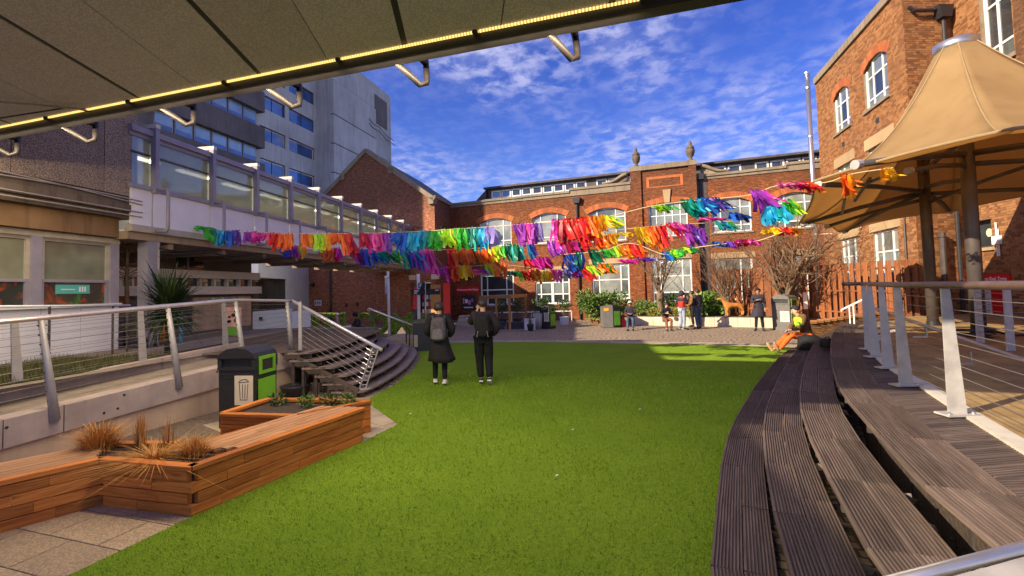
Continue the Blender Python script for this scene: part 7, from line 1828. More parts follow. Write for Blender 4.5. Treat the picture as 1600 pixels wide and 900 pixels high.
def person(label, loc, rz, pose, skin_m, top, trousers, shoes, hair, height=1.75, coat=0.0, coat_mat=None, hat=None, hood=None, fat=1.0, leg=1.0, extra=None, group=None, sleeve=1.0, vest=None, face=(0, 1, 0)):
    J = {k: Vector(v) for k, v in STAND.items()}; J.update({k: Vector(v) for k, v in pose.items()}); s = height / 1.75
    t = thing('person', label, 'person', loc, rz, group); Rm = Matrix.Translation(Vector(loc)) @ Matrix.Rotation(rz, 4, 'Z')
    W = lambda v: Rm @ (Vector(v) * s)
    def chainset(lists):
        V, E_, R, idx = [], [], [], {}
        for L in lists:
            prev = None
            for key, pos, r in L:
                if key in idx: k = idx[key]
                else: V.append(W(pos)); R.append(r * s if not isinstance(r, tuple) else (r[0] * s, r[1] * s)); k = len(V) - 1; idx[key] = k
                if prev is not None and prev != k: E_.append((prev, k))
                prev = k
        return V, E_, R
    j = lambda k, r, nm=None: (nm or k, J[k], r)
    mid = lambda a, b, f, r: ('%s_%s_%.2f' % (a, b, f), J[a].lerp(J[b], f), r)
    lists = [[j('pelvis', .10), j('waist', .10), j('chest', .105), j('neck', .052), ('jaw', J['head'] + Vector((0, .01, -.05)), .068), j('head', .082), j('crown', .07)]]
    nd = (J['head'] - J['neck']).normalized()
    for S in 'LR':
        lists.append([j('chest', .105), j('sh' + S, .055), j('el' + S, .040), j('wr' + S, .027)])
        fw = (J['wr' + S] - J['el' + S]).normalized(); fw = pose.get('hand' + S, None) and Vector(pose['hand' + S]).normalized() or fw
        sx = 1 if S == 'L' else -1; side = fw.cross(Vector((0, 0, 1)) if abs(fw.z) < .9 else Vector((0, 1, 0))).normalized()
        nrm = side.cross(fw).normalized(); palm = J['wr' + S] + fw * .055
        lists.append([j('wr' + S, .027), ('palm' + S, palm, .030)])
        for f, (o, L) in enumerate(((-.030, .070), (-.010, .082), (.010, .078), (.030, .062))):
            b = palm + side * o + fw * .03; m_ = b + fw * L * .5 - nrm * .012; e = b + fw * L * .85 - nrm * .035
            lists.append([('palm' + S, palm, .030), ('f%s%d' % (S, f), b, .0095), ('g%s%d' % (S, f), m_, .0085), ('h%s%d' % (S, f), e, .0075)])
        th = palm - fw * .02 + side * (.04 * sx); lists.append([('palm' + S, palm, .030), ('t' + S, th, .011), ('u' + S, th + fw * .045 + side * .012 * sx - nrm * .01, .009)])
        lists.append([j('pelvis', .10), j('hip' + S, .078), j('kn' + S, .052), j('an' + S, .036), j('to' + S, .026)])
    V, E_, R = chainset(lists); skin('body', V, E_, R, skin_m, t, 1)
    # face
    fz = Vector(pose.get('gaze', face)).normalized(); rt = fz.cross(Vector((0, 0, 1))).normalized(); hd = J['head']
    mb = MB(); p = W(hd + fz * .085 + Vector((0, 0, -.012))); mb.prism([W(hd + fz * .078 + rt * .016 + Vector((0, 0, -.035))), W(hd + fz * .078 - rt * .016 + Vector((0, 0, -.035))), W(hd + fz * .080 + Vector((0, 0, .025)))], (Rm.to_3x3() @ fz) * .022 * s); mb.build('nose', skin_m, t)
    for sg, nm in ((1, 'eye'), (-1, 'eye')):
        mb = MB(); mb.sphere(W(hd + fz * .076 + rt * .030 * sg + Vector((0, 0, .018))), .011 * s, 6, 4); mb.build('eye', M['ink'], t)
        mb = MB(); mb.sphere(W(hd + rt * .083 * sg + Vector((0, 0, -.01))), .024 * s, 6, 5, (.5, .8, 1.2)); mb.build('ear', skin_m, t)
    mb = MB(); mb.beam(W(hd + fz * .074 + rt * .02 + Vector((0, 0, -.055))), W(hd + fz * .074 - rt * .02 + Vector((0, 0, -.055))), .006, .008); mb.build('mouth', M['poster_pink'], t)
    # hair, hat or hood: a cap that leaves the face open
    def cap(mat, r, lo, nm, back=.0):
        mb = MB(); n, m = 16, 7; c = hd + Vector((0, 0, .02)) - fz * .008; vs = []
        for i in range(m + 1):
            for k in range(n):
                a = 2 * PI * k / n; front = math.cos(a); lim = PI * (.5 + lo - (.22 + back) * max(front, 0) ** 1.0 * (1 if lo > 0 else .4)); th = lim * i / m
                d = fz * (math.sin(th) * math.cos(a)) + rt * (math.sin(th) * math.sin(a)) + Vector((0, 0, math.cos(th)))
                rr = r * (1 + .05 * math.sin(5 * a + 3 * th)); vs.append(W(c + Vector((d.x * rr, d.y * rr * 1.08, d.z * rr * 1.12))))
        mb.add(vs, [(i * n + k, i * n + (k + 1) % n, (i + 1) * n + (k + 1) % n, (i + 1) * n + k) for i in range(m) for k in range(n)]); o = mb.build(nm, mat, t, True)
        md = o.modifiers.new('thickness', 'SOLIDIFY'); md.thickness = .012; md.offset = 1
    if hood: cap(hood, .112, .24, 'hood')
    elif hat: cap(hat, .101, .06, 'hat')
    if hair and not hood: cap(hair, .094, .16, 'hair')
    # upper garment
    L = [[('pelvis2', J['pelvis'] + Vector((0, 0, -.02)), .135 * fat), j('waist', .128 * fat), j('chest', .138 * fat), ('collar', J['chest'].lerp(J['neck'], .86), .070)]]
    for S in 'LR': L.append([j('chest', .138 * fat), j('sh' + S, .078 * fat), j('el' + S, .060 * sleeve), mid('el' + S, 'wr' + S, .92, .046 * sleeve)])
    V, E_, R = chainset(L); skin('jacket', V, E_, R, top, t, 2)
    L = [[j('pelvis', .125)]]
    for S in 'LR': L.append([j('pelvis', .125), j('hip' + S, .098 * leg), mid('hip' + S, 'kn' + S, .5, .088 * leg), j('kn' + S, .070 * leg), mid('kn' + S, 'an' + S, .93, .056 * leg)])
    V, E_, R = chainset(L); skin('trousers', V, E_, R, trousers, t, 2)
    if coat:   # flared skirt of a long coat
        mb = MB(); n = 20; rows = 7; z0 = J['waist'].z; z1 = J['waist'].z - coat; c = J['pelvis']; vs = []
        for i in range(rows + 1):
            f = i / rows
            for k in range(n):
                a = 2 * PI * k / n; r = .142 + .10 * f ** 1.3 + .018 * math.sin(6 * a) * f; ox = .05 * f * f if k < n else 0
                vs.append(W((c.x + math.cos(a) * r * 1.12 + ox, c.y + math.sin(a) * r * .92 - .02 * f, z0 + (z1 - z0) * f + .02 * f * math.sin(a * 2 + 1))))
        mb.add(vs, [(i * n + k, i * n + (k + 1) % n, (i + 1) * n + (k + 1) % n, (i + 1) * n + k) for i in range(rows) for k in range(n)])
        o = mb.build('coat_skirt', coat_mat or top, t, True); md = o.modifiers.new('thickness', 'SOLIDIFY'); md.thickness = .012
    for S in 'LR':
        a, b = J['an' + S], J['to' + S]; d = (b - a); hz = Vector((d.x, d.y, 0)); hz = hz.normalized() if hz.length > .02 else Vector((0, 1, 0)); dn = d.normalized(); up = Vector((0, 0, 1)); up = (up - dn * up.dot(dn)); up = up.normalized() if up.length > .1 else hz; sd = dn.cross(up).normalized()
        V = [W(a - dn * .045), W(a + dn * .06 - up * .012), W(b + dn * .02 - up * .005), W(b + dn * .075 - up * .012)]; skin('shoe', V, [(0, 1), (1, 2), (2, 3)], [.050 * s, .052 * s, .046 * s, .034 * s], shoes[0], t, 1, 1)
        if len(shoes) > 1:
            q = a - up * .056; mb = MB(); mb.prism([W(q - dn * .085 + sd * .04), W(q - dn * .085 - sd * .04), W(q + dn * .29 - sd * .042), W(q + dn * .29 + sd * .042)], (Rm.to_3x3() @ up) * .026 * s); mb.build('sole', shoes[1], t)
    if extra: extra(t, W, J, Rm, s)
    return t, W, J
def backpack(label, W, J, Rm, mats, w=.30, h=.44, d=.15, zc=1.22, pockets=True):
    c0 = J['chest']; L = Matrix(((Rm[0][0], Rm[0][1], Rm[0][2]), (Rm[1][0], Rm[1][1], Rm[1][2]), (Rm[2][0], Rm[2][1], Rm[2][2])))
    y0 = c0.y - .135; loc = W((c0.x, y0 - d / 2, zc - h / 2)); t = thing('backpack', label, 'backpack', tuple(loc))
    def shell(x0, x1, ya, yb, z0, z1, mat, nm, bulge=1.0):
        mb = MB(); n, m = 14, 8; vs = []; cx, cz = (x0 + x1) / 2, (z0 + z1) / 2; hx, hz = (x1 - x0) / 2, (z1 - z0) / 2
        for i in range(m + 1):
            f = i / m; sc = (1 - (f ** 3) * .35); y = ya + (yb - ya) * math.sin(f * PI / 2)
            for k in range(n * 2):
                a = PI * k / n; ex = .45; cxv = math.copysign(abs(math.cos(a)) ** ex, math.cos(a)); szv = math.copysign(abs(math.sin(a)) ** ex, math.sin(a))
                vs.append(W((cx + cxv * hx * sc * (1 - .12 * max(szv, 0)), y, cz + szv * hz * sc)))
        N = n * 2; fs = [(i * N + k, i * N + (k + 1) % N, (i + 1) * N + (k + 1) % N, (i + 1) * N + k) for i in range(m) for k in range(N)] + [tuple(range(N)), tuple(m * N + k for k in range(N))[::-1]]
        mb.add(vs, fs); return fix_normals(mb.build(nm, mat, t))
    x = c0.x; shell(x - w / 2, x + w / 2, y0 + .02, y0 - d, zc - h / 2, zc + h / 2, mats[0], 'bag')
    if pockets:
        shell(x - w * .36, x + w * .36, y0 - d + .02, y0 - d - .045, zc - h * .42, zc + h * .05, mats[1], 'front_pocket')
        shell(x - w * .22, x + w * .22, y0 - d + .03, y0 - d - .01, zc + h * .14, zc + h * .34, mats[2], 'logo_patch')
    for sg in (-1, 1):
        mb = MB(); mb.tube([W((x + sg * w * .36, y0 - .02, zc + h * .40)), W((x + sg * .13, c0.y - .06, 1.47)), W((x + sg * .135, c0.y + .09, 1.44)), W((x + sg * .14, c0.y + .13, 1.28)), W((x + sg * w * .5, y0 + .04, zc - h * .34))], .017, 7); mb.build('strap', mats[0], t, True)
        if not pockets: 
            mb = MB(); mb.tube([W((x + sg * w * .3, y0 - d * 1.0, zc - h * .2)), W((x + sg * w * .38, y0 - d * .85, zc - h * .46))], .008, 5); mb.build('pale_cord', M['cable_grey'], t)
    mb = MB(); mb.tube([W((x - .03, y0 - .03, zc + h / 2 - .02)), W((x - .02, y0 - .05, zc + h / 2 + .035)), W((x + .02, y0 - .05, zc + h / 2 + .035)), W((x + .03, y0 - .03, zc + h / 2 - .02))], .009, 6); mb.build('handle', mats[0], t)
    return t
BLK = cloth('black_cloth', (0.020, 0.018, 0.020)); BLK2 = cloth('black_knit', (0.028, 0.022, 0.026)); TRO = cloth('black_trousers', (0.014, 0.014, 0.016))
GREYBAG = cloth('grey_bag', (0.10, 0.09, 0.10)); GREYB2 = cloth('grey_bag_light', (0.15, 0.135, 0.15)); BAGBLK = cloth('black_bag', (0.018, 0.018, 0.020)); HAIR = plain('dark_hair', (0.035, 0.022, 0.015), 0.5, var=0.3, scale=40, bump=0.5, bscale=120)
JEAN = cloth('light_jeans', (0.30, 0.36, 0.46)); DJEAN = cloth('dark_jeans', (0.07, 0.10, 0.17)); REDT = cloth('red_shirt', (0.55, 0.04, 0.03)); NAVY = cloth('navy_jacket', (0.035, 0.032, 0.045)); BRN = cloth('brown_jacket', (0.22, 0.10, 0.045)); ORG = cloth('orange_trousers', (0.75, 0.13, 0.02)); HIV = cloth('hi_vis_lime', (0.45, 0.75, 0.04)); OLV = cloth('dark_olive_jacket', (0.13, 0.075, 0.035)); TAN = plain('tan_boot', (0.40, 0.24, 0.11), 0.7); WSH = plain('pale_shoe', (0.70, 0.62, 0.56), 0.6); BSH = plain('black_shoe', (0.02, 0.02, 0.02), 0.5); PNK = cloth('dusty_pink_jacket', (0.36, 0.22, 0.22)); SKRT = cloth('rust_skirt', (0.22, 0.085, 0.05)); WH = cloth('white_cloth', (0.75, 0.72, 0.68)); FUR = cloth('dark_bobble', (0.03, 0.025, 0.03))
# two walkers seen from behind -------------------------------------------------
w1 = at(688, 601, z=0.02); p1 = dict(wrL=(-.17, .12, 1.02), elL=(-.27, -.05, 1.14), wrR=(.19, .10, 1.0), elR=(.28, -.06, 1.14), knL=(-.10, .05, .50), anL=(-.11, .06, .09), toL=(-.13, .22, .035), anR=(.10, -.05, .085), knR=(.10, .02, .49), toR=(.12, .11, .035), head=(.0, .035, 1.615), crown=(0, .03, 1.69))
per, W_, J_ = person('walker in long flared black coat with grey backpack and pale shoes', (w1.x, w1.y, .015), .05, p1, SK[0], BLK, TRO, (WSH, M['white']), HAIR, 1.76, coat=.60, fat=1.28, leg=.98, sleeve=1.45)
backpack('grey rounded backpack on the walker in the flared coat', W_, J_, Matrix.Translation((w1.x, w1.y, .015)) @ Matrix.Rotation(.05, 4, 'Z'), (GREYBAG, GREYB2, GREYBAG), .33, .50, .17, 1.18)
w2 = at(757, 600, z=0.02); p2 = dict(shL=(-.19, 0, 1.42), elL=(-.27, .10, 1.24), wrL=(-.12, .20, 1.52), handL=(.3, -.1, 1), wrR=(.17, .12, .98), elR=(.30, -.06, 1.15), knR=(.10, .03, .50), anR=(.12, -.14, .12), toR=(.13, .01, .035), knL=(-.09, .06, .50), anL=(-.07, .04, .09), toL=(-.08, .20, .035), head=(-.01, .02, 1.63), gaze=(-.8, .6, 0))
per, W_, J_ = person('walker in black jumper and baggy black trousers holding a hand to his ear, black backpack', (w2.x, w2.y, .015), .0, p2, SK[2], BLK2, TRO, (BSH, M['white']), HAIR, 1.80, fat=1.30, leg=1.30, sleeve=1.5)
backpack('black cinched backpack on the walker holding his ear', W_, J_, Matrix.Translation((w2.x, w2.y, .015)), (BAGBLK, BAGBLK, BLK), .30, .46, .15, 1.20, False)
# group standing by the bench ----------------------------------------------------
def stand(px, py, Y=None): q = at(px, py, z=0.0); return (q.x, q.y, 0)
HTM = dict(elR=(.22, .12, 1.20), wrR=(.05, .20, 1.42), handR=(-.5, .1, .9), wrL=(-.08, .20, 1.06), elL=(-.24, .05, 1.16), handL=(1, .2, 0))
person('standing person in dark hood, red top and pale jeans, hand at mouth', stand(1067, 516), -1.2, HTM, SK[1], REDT, JEAN, (BSH, M['white']), HAIR, 1.72, hood=NAVY, fat=1.08, leg=1.05,
    extra=lambda t, W, J, Rm, s: [skin('open_jacket', [W((0, -.03, 1.40)), W((0, -.05, 1.25)), W((-.19, -.01, 1.42)), W(J['elL']), W(J['elL'].lerp(J['wrL'], .85)), W((.19, -.01, 1.42)), W(J['elR']), W(J['elR'].lerp(J['wrR'], .85))], [(0, 1), (0, 2), (2, 3), (3, 4), (0, 5), (5, 6), (6, 7)], [.14, .155, .088, .07, .055, .088, .07, .055], NAVY, t, 2)])
person('standing person in a brown jacket and black trousers facing left in the group', stand(1083, 511), 1.3, HTM, SK[1], BRN, TRO, (BSH,), HAIR, 1.70)
person('man in dark jacket and blue jeans, half turned away in the group', stand(1092, 514), .5, dict(wrL=(-.15, .18, 1.0), elL=(-.26, .0, 1.15), wrR=(.15, .18, 1.0), elR=(.26, 0, 1.15), gaze=(-.3, 1, 0)), SK[0], NAVY, DJEAN, (BSH,), HAIR, 1.80, fat=1.15, leg=1.08)
person('man in long dark padded coat and black cap looking at his phone', stand(1187, 517), 2.75, dict(elR=(.24, .05, 1.17), wrR=(.06, .22, 1.27), handR=(-.8, .4, .3), anL=(-.13, 0, .09), toL=(-.16, .15, .035), anR=(.13, 0, .09), toR=(.18, .14, .035), head=(0, .03, 1.61)), SK[1], NAVY, TRO, (BSH,), None, 1.78, coat=.52, hat=BAGBLK, fat=1.18,
    extra=lambda t, W, J, Rm, s: None)
ph = None
# seated on the bench wall ---------------------------------------------------------
SIT = dict(pelvis=(0, 0, .56), waist=(0, .03, .72), chest=(0, .09, .93), neck=(0, .13, 1.13), head=(0, .18, 1.24), crown=(0, .18, 1.32), shL=(-.17, .09, 1.06), shR=(.17, .09, 1.06), elL=(-.23, .16, .82), elR=(.23, .16, .82), wrL=(-.07, .36, .80), wrR=(.07, .36, .80), handL=(.4, .8, 0), handR=(-.4, .8, 0),
    hipL=(-.09, .02, .55), knL=(-.12, .44, .55), anL=(-.11, .40, .10), toL=(-.12, .57, .035), hipR=(.09, .02, .55), knR=(.12, .44, .55), anR=(.13, .50, .10), toR=(.14, .66, .035))
p = at(986, 500, z=.45); person('seated person in black jacket, jeans and white cap near the tall bin', (p.x, p.y + .05, -.03), 2.85, SIT, SK[1], NAVY, DJEAN, (BSH, M['white']), HAIR, 1.72, hat=WH)
p = at(1041, 500, z=.45); person('seated woman in black with rust skirt holding a small bundle on the bench wall', (p.x, p.y + .05, -.03), PI, dict(SIT, wrL=(-.02, .28, .92), wrR=(.06, .30, .86)), SK[2], BLK, SKRT, (BSH,), HAIR, 1.62,
    extra=lambda t, W, J, Rm, s: None)
q = at(1041, 489, Y=22.35); tag(MB().sphere((q.x, q.y, q.z), .12, 10, 7, (1.2, .8, .8)).build('bundle', WH, None, True), 'small pale bundle in the seated woman\'s arms', 'bundle')
def bag(name, label, c, w, h, d, mat, cat='bag'):
    t = thing(name, label, cat, tuple(c)); mb = MB(); n = 12; vs = []
    for i, (f, sc) in enumerate(((0, .86), (.08, 1), (.5, 1.03), (.85, .88), (1, .5))):
        for k in range(n):
            a = 2 * PI * k / n; vs.append((c[0] + math.copysign(abs(math.cos(a)) ** .6, math.cos(a)) * w / 2 * sc * (1 + .08 * math.sin(2 * a + 3 * i)), c[1] + math.copysign(abs(math.sin(a)) ** .6, math.sin(a)) * d / 2 * sc, c[2] + h * f + h * .07 * math.sin(3 * a + 2 * i) * (f > 0)))
    mb.add(vs, [(i * n + k, i * n + (k + 1) % n, (i + 1) * n + (k + 1) % n, (i + 1) * n + k) for i in range(4) for k in range(n)] + [tuple(range(n))[::-1], tuple(4 * n + k for k in range(n))]); mb.build('bag', mat, t, True)
    mb = MB(); mb.tube([(c[0] - w * .2, c[1], c[2] + h * .95), (c[0] - w * .12, c[1], c[2] + h * 1.2), (c[0] + w * .12, c[1], c[2] + h * 1.2), (c[0] + w * .2, c[1], c[2] + h * .95)], .012, 6); mb.build('handle', mat, t)
p = at(973, 511, z=0); bag('bag', 'red bag on the paving by the white-capped sitter', (p.x, p.y, 0), .30, .46, .22, REDT)
p = at(966, 510, z=0); bag('bag', 'dark rucksack on the paving between the red bag and the tall bin', (p.x, p.y + .15, 0), .34, .5, .26, BAGBLK)
# worker sitting on the timber steps -------------------------------------------------
def worker():
    h = at(1262, 521, z=.58); 
    pose = dict(pelvis=(0, 0, .12), waist=(0, .05, .30), chest=(.0, .14, .52), neck=(0, .24, .72), head=(0, .30, .82), crown=(0, .30, .90), shL=(-.19, .15, .66), shR=(.19, .15, .66), elL=(-.26, .28, .40), elR=(.26, .26, .40), wrL=(-.06, .44, .30), wrR=(.08, .44, .28), handL=(.6, .6, -.2), handR=(-.5, .7, -.2),
        hipL=(-.10, .03, .10), knL=(-.16, .46, .20), anL=(-.14, .82, -.22), toL=(-.16, .90, -.06), hipR=(.10, .03, .10), knR=(.14, .46, .14), anR=(.12, .86, -.26), toR=(.14, .95, -.11), gaze=(-.1, 1, -.25))
    t, W, J = person('seated worker in orange trousers, lime vest and black beanie on the timber steps', (h.x, h.y, .38), 1.45, pose, SK[2], OLV, ORG, (TAN,), None, 1.78, hat=FUR, fat=1.15, leg=1.12, sleeve=1.15,
        extra=lambda t, W, J, Rm, s: [skin('hi_vis_front', [W((-.02, .18, .28)), W((-.03, .245, .46)), W((-.03, .30, .62)), W((-.2, .25, .58)), W((-.27, .33, .42))], [(0, 1), (1, 2), (2, 3), (3, 4)], [.10, .095, .06, .075, .07], HIV, t, 2)])
    tag(MB().sphere((0, 0, 0), .001).build('x', HIV), 'x', 'x') if False else None
    c = at(1289, 531, z=.62); bag('bag', 'black bulky bag slumped behind the seated worker', (c.x - .32, c.y + .05, .39), .50, .34, .40, BAGBLK)
    c = at(1307, 527, z=.85); bag('bag', 'small black bag on the step at the far side of the worker', (c.x - .12, c.y + .1,   .63), .26, .18, .24, BAGBLK)
worker()
# two people at the low platform on the left -------------------------------------------
p = at(560, 517, z=.4); person('hooded person in dark jacket sitting on the low platform by the hedge letters', (p.x, p.y + .1, -.12), 2.2, SIT, SK[1], NAVY, TRO, (BSH, M['white']), None, 1.66, hood=BLK)
p = at(577, 521, z=.02); person('person in dusty pink jacket and pale cap standing beside the hooded sitter', (p.x, 18.6, .02), 2.0, dict(wrR=(.1, .25, 1.1), elR=(.25, .05, 1.16)), SK[2], PNK, TRO, (BSH,), HAIR, 1.22, hat=WH, fat=1.05)

# ================================================================== ribbon garlands
C = dict(r=(0.72, 0.02, 0.02), R=(0.42, 0.01, 0.04), o=(0.90, 0.16, 0.01), a=(0.95, 0.34, 0.01), y=(0.92, 0.62, 0.02), l=(0.48, 0.85, 0.03), g=(0.06, 0.55, 0.05), G=(0.01, 0.20, 0.10), t=(0.01, 0.38, 0.36), c=(0.02, 0.42, 0.72), b=(0.02, 0.13, 0.62), n=(0.02, 0.04, 0.26), v=(0.14, 0.05, 0.45), p=(0.36, 0.05, 0.52), m=(0.72, 0.03, 0.42), k=(0.88, 0.10, 0.45), w=(0.35, 0.28, 0.70))
for kk, cc in list(C.items()):
    g = G('ribbon_' + kk); rnd_ = g.rnd_island(); g.P('Base Color', g.mix(rnd_, mul(cc, .7), tuple(min(1, x * 1.2) for x in cc))); g.P('Roughness', .42); g.P('Specular IOR Level', .5)
    tr = g.N.new('ShaderNodeBsdfTranslucent'); g.set(tr.inputs[0], cc); mx = g.N.new('ShaderNodeMixShader'); mx.inputs[0].default_value = .25
    g.L.new(g.b.outputs[0], mx.inputs[1]); g.L.new(tr.outputs[0], mx.inputs[2]); g.L.new(mx.outputs[0], g.N['Material Output'].inputs[0]); M['rib_' + kk] = g.mat
def tuft(root, x0, x1, y, ln, lean, cols, depth, nrib=None):
    """One bunch of ribbons knotted on the cord between pixels x0 and x1 of the photograph's strings."""
    n = nrib or max(3, int((x1 - x0) / 2.7)); cut = [cols[min(int(i / n * len(cols)), len(cols) - 1)] for i in range(n)]
    groups = {}
    for i, cchar in enumerate(cut): groups.setdefault((cchar, i * len(cols) // n), []).append(i)
    for (cchar, _), idx in groups.items():
        V = []; Fc = []
        for i in idx:
            for rep in range(3):
                f = (i + random.random()) / n; px = x0 + (x1 - x0) * f; Y = depth(px) + random.uniform(-.06, .06); s = Y / F
                yy = (y(f) if callable(y) else y) + random.uniform(-.8, .8); top = at(px, yy, Y=Y); L = ln * s * random.uniform(.85, 1.22) * (1, .88, .7)[rep]; le = lean * s * random.uniform(.40, .95) + random.gauss(0, .035)
                w = random.uniform(.036, .070); ph = random.random() * 6.3; tw = random.uniform(-.9, .9); wv = random.uniform(.01, .045); ydr = random.gauss(.0, .10); k0 = len(V); K = 7; sk = max(.35, 1 - abs(lean) / max(ln, 1) * .30)
                for k in range(K + 1):
                    t = k / K; q = top + Vector((le * t ** 1.25 + wv * math.sin(ph + t * 4.5) * t, ydr * t + wv * math.cos(ph * 1.7 + t * 5) * t, -L * sk * t + .02 * math.sin(ph + 6 * t)))
                    an = tw * t + .5 * math.sin(ph + 2.4 * t); d = Vector((math.cos(an), math.sin(an), .15 * math.sin(ph + t * 3))) * (w / 2) * (.55 + .75 * min(1, t * 3)) ; V += [tuple(q - d), tuple(q + d)]
                    if k: j = len(V); Fc.append((j - 4, j - 3, j - 1, j - 2))
        mb = MB(); mb.v = V; mb.f = Fc; mb.m = [0] * len(Fc); mb.build('ribbon_bunch', M['rib_' + cchar], root, True)
def garland(label, cord, tufts, depth):
    pts = [at(x, y, Y=depth(x)) for x, y in cord]; mid = pts[len(pts) // 2]
    t = thing('ribbon_garland', label, 'garland', tuple(mid), 0, 'ribbon garlands strung across the court')
    mb = MB(); mb.tube(spline(pts, 5), .008, 5); mb.build('cord', M['cord'], t)
    for tf in tufts: tuft(t, *tf, depth)
M['cord'] = plain('pale_cord', (0.62, 0.50, 0.30), 0.8, bump=0)
lin = lambda xa, ya, xb, yb: (lambda x: ya + (yb - ya) * (x - xa) / (xb - xa))
garland('uppermost ribbon garland running from the footbridge past the hall to the front parasol arm',
    [(296, 354), (345, 360), (470, 365), (620, 363), (770, 354), (830, 349), (935, 341), (1018, 322), (1090, 313), (1170, 305), (1215, 290), (1290, 285), (1330, 272), (1395, 262)],
    [(297, 318, 354, 14, 26, 'g'), (316, 336, 358, 24, 14, 'gG'), (338, 374, 360, 23, 2, 'cbbv'), (382, 402, 362, 20, 3, 'pm'), (402, 422, 364, 12, -4, 'mk'), (420, 438, 364, 22, -2, 'rr'), (438, 459, 365, 26, 0, 'oo'),
     (471, 497, 366, 24, 6, 'oal'), (497, 516, 366, 24, 2, 'lya'), (516, 530, 365, 17, 0, 'oo'), (530, 552, 365, 36, 10, 'orR'), (562, 584, 365, 28, 8, 'Rm'), (583, 610, 365, 28, 3, 'kmpv'), (617, 632, 364, 18, -8, 'b'), (622, 656, 363, 30, -3, 'bbcc'), (654, 690, 361, 27, -2, 'ctgg'), (690, 712, 359, 28, 3, 'lly'), (710, 736, 357, 30, 5, 'ggG'), (736, 760, 356, 32, 3, 'ttcc'), (758, 772, 354, 28, 1, 'ww'),
     (799, 812, 350, 34, 18, 'pp'), (812, 845, 349, 32, 6, 'pmpw'), (862, 880, 343, 38, 3, 'mR'), (880, 908, 342, 36, 8, 'rrr'), (905, 922, 340, 46, 12, 'rr'), (915, 942, 338, 34, 6, 'oaa'), (938, 958, 336, 26, 20, 'yl'),
     (1018, 1042, 321, 16, 22, 'llg'), (1062, 1082, 312, 34, 24, 'GtG'), (1078, 1102, 311, 30, 20, 'tccb'), (1096, 1122, 309, 32, 34, 'bvvn'), (1138, 1156, 333, 18, 20, 'bn'), (1172, 1196, 297, 38, 26, 'pppm'), (1196, 1226, 322, 28, -2, 'cctc'), (1222, 1240, 312, 30, 14, 'ggl'), (1212, 1250, 287, 20, 42, 'kkmr'), (1248, 1268, 284, 26, 28, 'roo'), (1312, 1330, 272, 36, 12, 'ooa'), (1376, 1396, 262, 24, 16, 'ayy')],
    lin(296, 12.6, 1395, 7.55))
garland('lower left ribbon garland, blue and green bunches in front of the footbridge column',
    [(430, 382), (500, 386), (560, 389), (650, 390), (690, 391)],
    [(437, 456, 384, 18, 3, 'bbv'), (456, 466, 384, 20, 2, 'pm'), (463, 478, 383, 20, 5, 'lya'), (500, 512, 389, 18, 4, 'ro'), (514, 532, 387, 20, 2, 'orm'), (540, 556, 388, 26, 16, 'rRm'), (552, 574, 389, 30, 14, 'pvvb'), (572, 592, 391, 28, 16, 'wbbt'), (588, 610, 392, 26, 26, 'tGg'), (604, 628, 390, 30, 26, 'ggl'), (624, 650, 390, 32, 16, 'tbbc'), (642, 660, 390, 38, 14, 'pvw'), (654, 676, 389, 40, 12, 'mkmk')],
    lin(430, 14.0, 690, 13.0))
garland('middle ribbon garland of red, lime and teal bunches before the left hall windows',
    [(676, 391), (760, 387), (815, 381), (880, 372), (960, 360), (1040, 352), (1110, 348), (1150, 345)],
    [(697, 714, 388, 28, 2, 'rro'), (714, 736, 388, 26, 5, 'oo'), (742, 760, 389, 24, 14, 'oo'), (762, 776, 385, 24, 8, 'yyl'), (774, 788, 385, 20, 6, 'lg'), (788, 816, 382, 26, 4, 'GtGt'), (822, 834, 380, 26, 10, 'cbv'), (855, 876, 376, 26, 8, 'ppp'), (874, 900, 376, 24, 10, 'mRm'), (902, 912, 372, 24, 14, 'rr'), (928, 944, 367, 28, 10, 'oro'), (940, 962, 366, 20, 8, 'aay'), (958, 984, 364, 10, 16, 'yyy'), (990, 1016, 355, 32, 18, 'yyao'), (1014, 1040, 352, 36, 8, 'oorr'), (1040, 1062, 348, 30, 30, 'rkmk'), (1060, 1082, 350, 34, 30, 'kmpp'), (1070, 1100, 357, 28, 8, 'pvvp'), (1084, 1122, 341, 10, 22, 'kmm'), (1116, 1142, 346, 20, 18, 'tbcg')],
    lin(676, 13.2, 1150, 11.8))
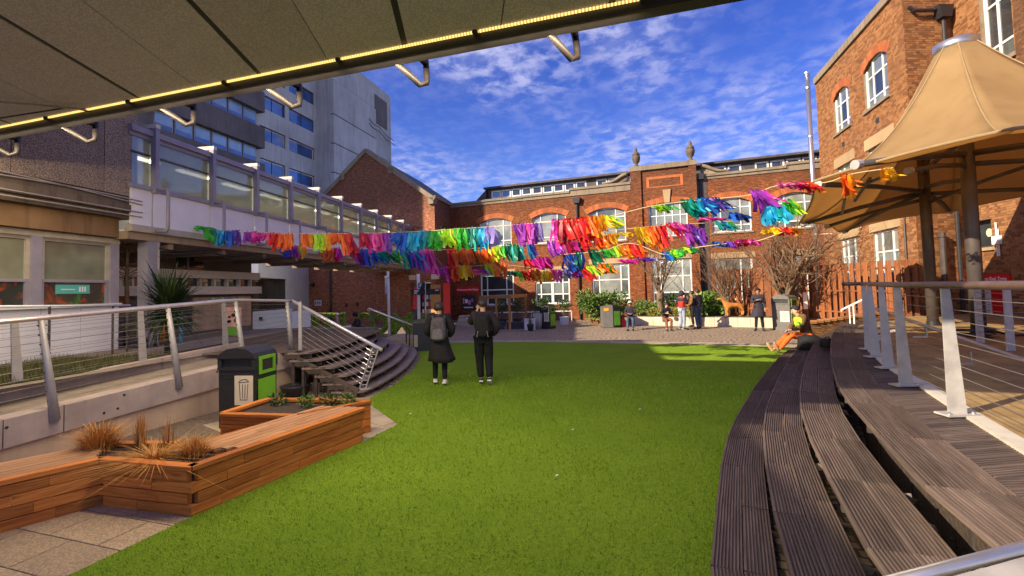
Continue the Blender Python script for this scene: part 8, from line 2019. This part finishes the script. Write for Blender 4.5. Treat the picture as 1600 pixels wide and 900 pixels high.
garland('low ribbon garland of warm bunches just above the ground-floor windows',
    [(672, 420), (735, 416), (790, 414), (860, 421), (900, 416)],
    [(680, 696, 420, 14, 8, 'mpk'), (692, 712, 416, 24, 10, 'mrro'), (708, 737, 415, 20, 4, 'oyya'), (735, 762, 422, 10, 14, 'kmpw'), (757, 774, 411, 22, 14, 'lyy'), (770, 788, 409, 24, 6, 'oroo'), (788, 812, 424, 10, 8, 'tGg'), (806, 834, 424, 18, 12, 'lrrr'), (826, 842, 420, 22, 8, 'oo'), (834, 862, 424, 16, 4, 'yyya'), (818, 832, 406, 18, 12, 'rr'), (830, 856, 402, 24, 14, 'mmRm'), (862, 878, 422, 18, 0, 'kkp'), (878, 902, 419, 18, 10, 'wbmv')],
    lin(672, 13.8, 900, 13.4))
garland('right-hand ribbon garland of green, orange and blue bunches before the centre bay',
    [(876, 398), (940, 392), (985, 380), (1040, 398), (1080, 388), (1140, 380), (1185, 376), (1240, 356), (1262, 350)],
    [(880, 900, 398, 26, 8, 'nbbn'), (900, 912, 394, 26, 2, 'Gtn'), (916, 934, 391, 26, 18, 'GGG'), (934, 956, 389, 20, 24, 'ggl'), (908, 916, 417, 26, 18, 'rr'), (916, 936, 415, 18, 10, 'lyG'), (934, 956, 413, 18, 12, 'ooga'), (958, 982, 384, 20, 10, 'lyoy'), (976, 1004, 382, 24, 14, 'orroo'), (962, 986, 406, 12, 22, 'mkm'), (994, 1018, 402, 10, 14, 'pvw'), (1034, 1050, 394, 16, 10, 'btg'), (1048, 1066, 390, 12, 4, 'lg'), (1064, 1084, 386, 14, 14, 'lgGg'), (1112, 1124, 378, 12, 16, 'bcb'), (1132, 1152, 378, 10, 4, 'vpR'), (1150, 1182, 375, 10, 6, 'mRkm'), (1190, 1204, 360, 6, 2, 'yy'), (1204, 1244, 356, 14, 10, 'yrroa')],
    lin(876, 12.6, 1262, 8.95))
garland('shaded little ribbon garland seen low through the hall window line', [(735, 452), (775, 448)], [(752, 764, 452, 6, 6, 'tgG')], lin(735, 20, 775, 20)) if False else None
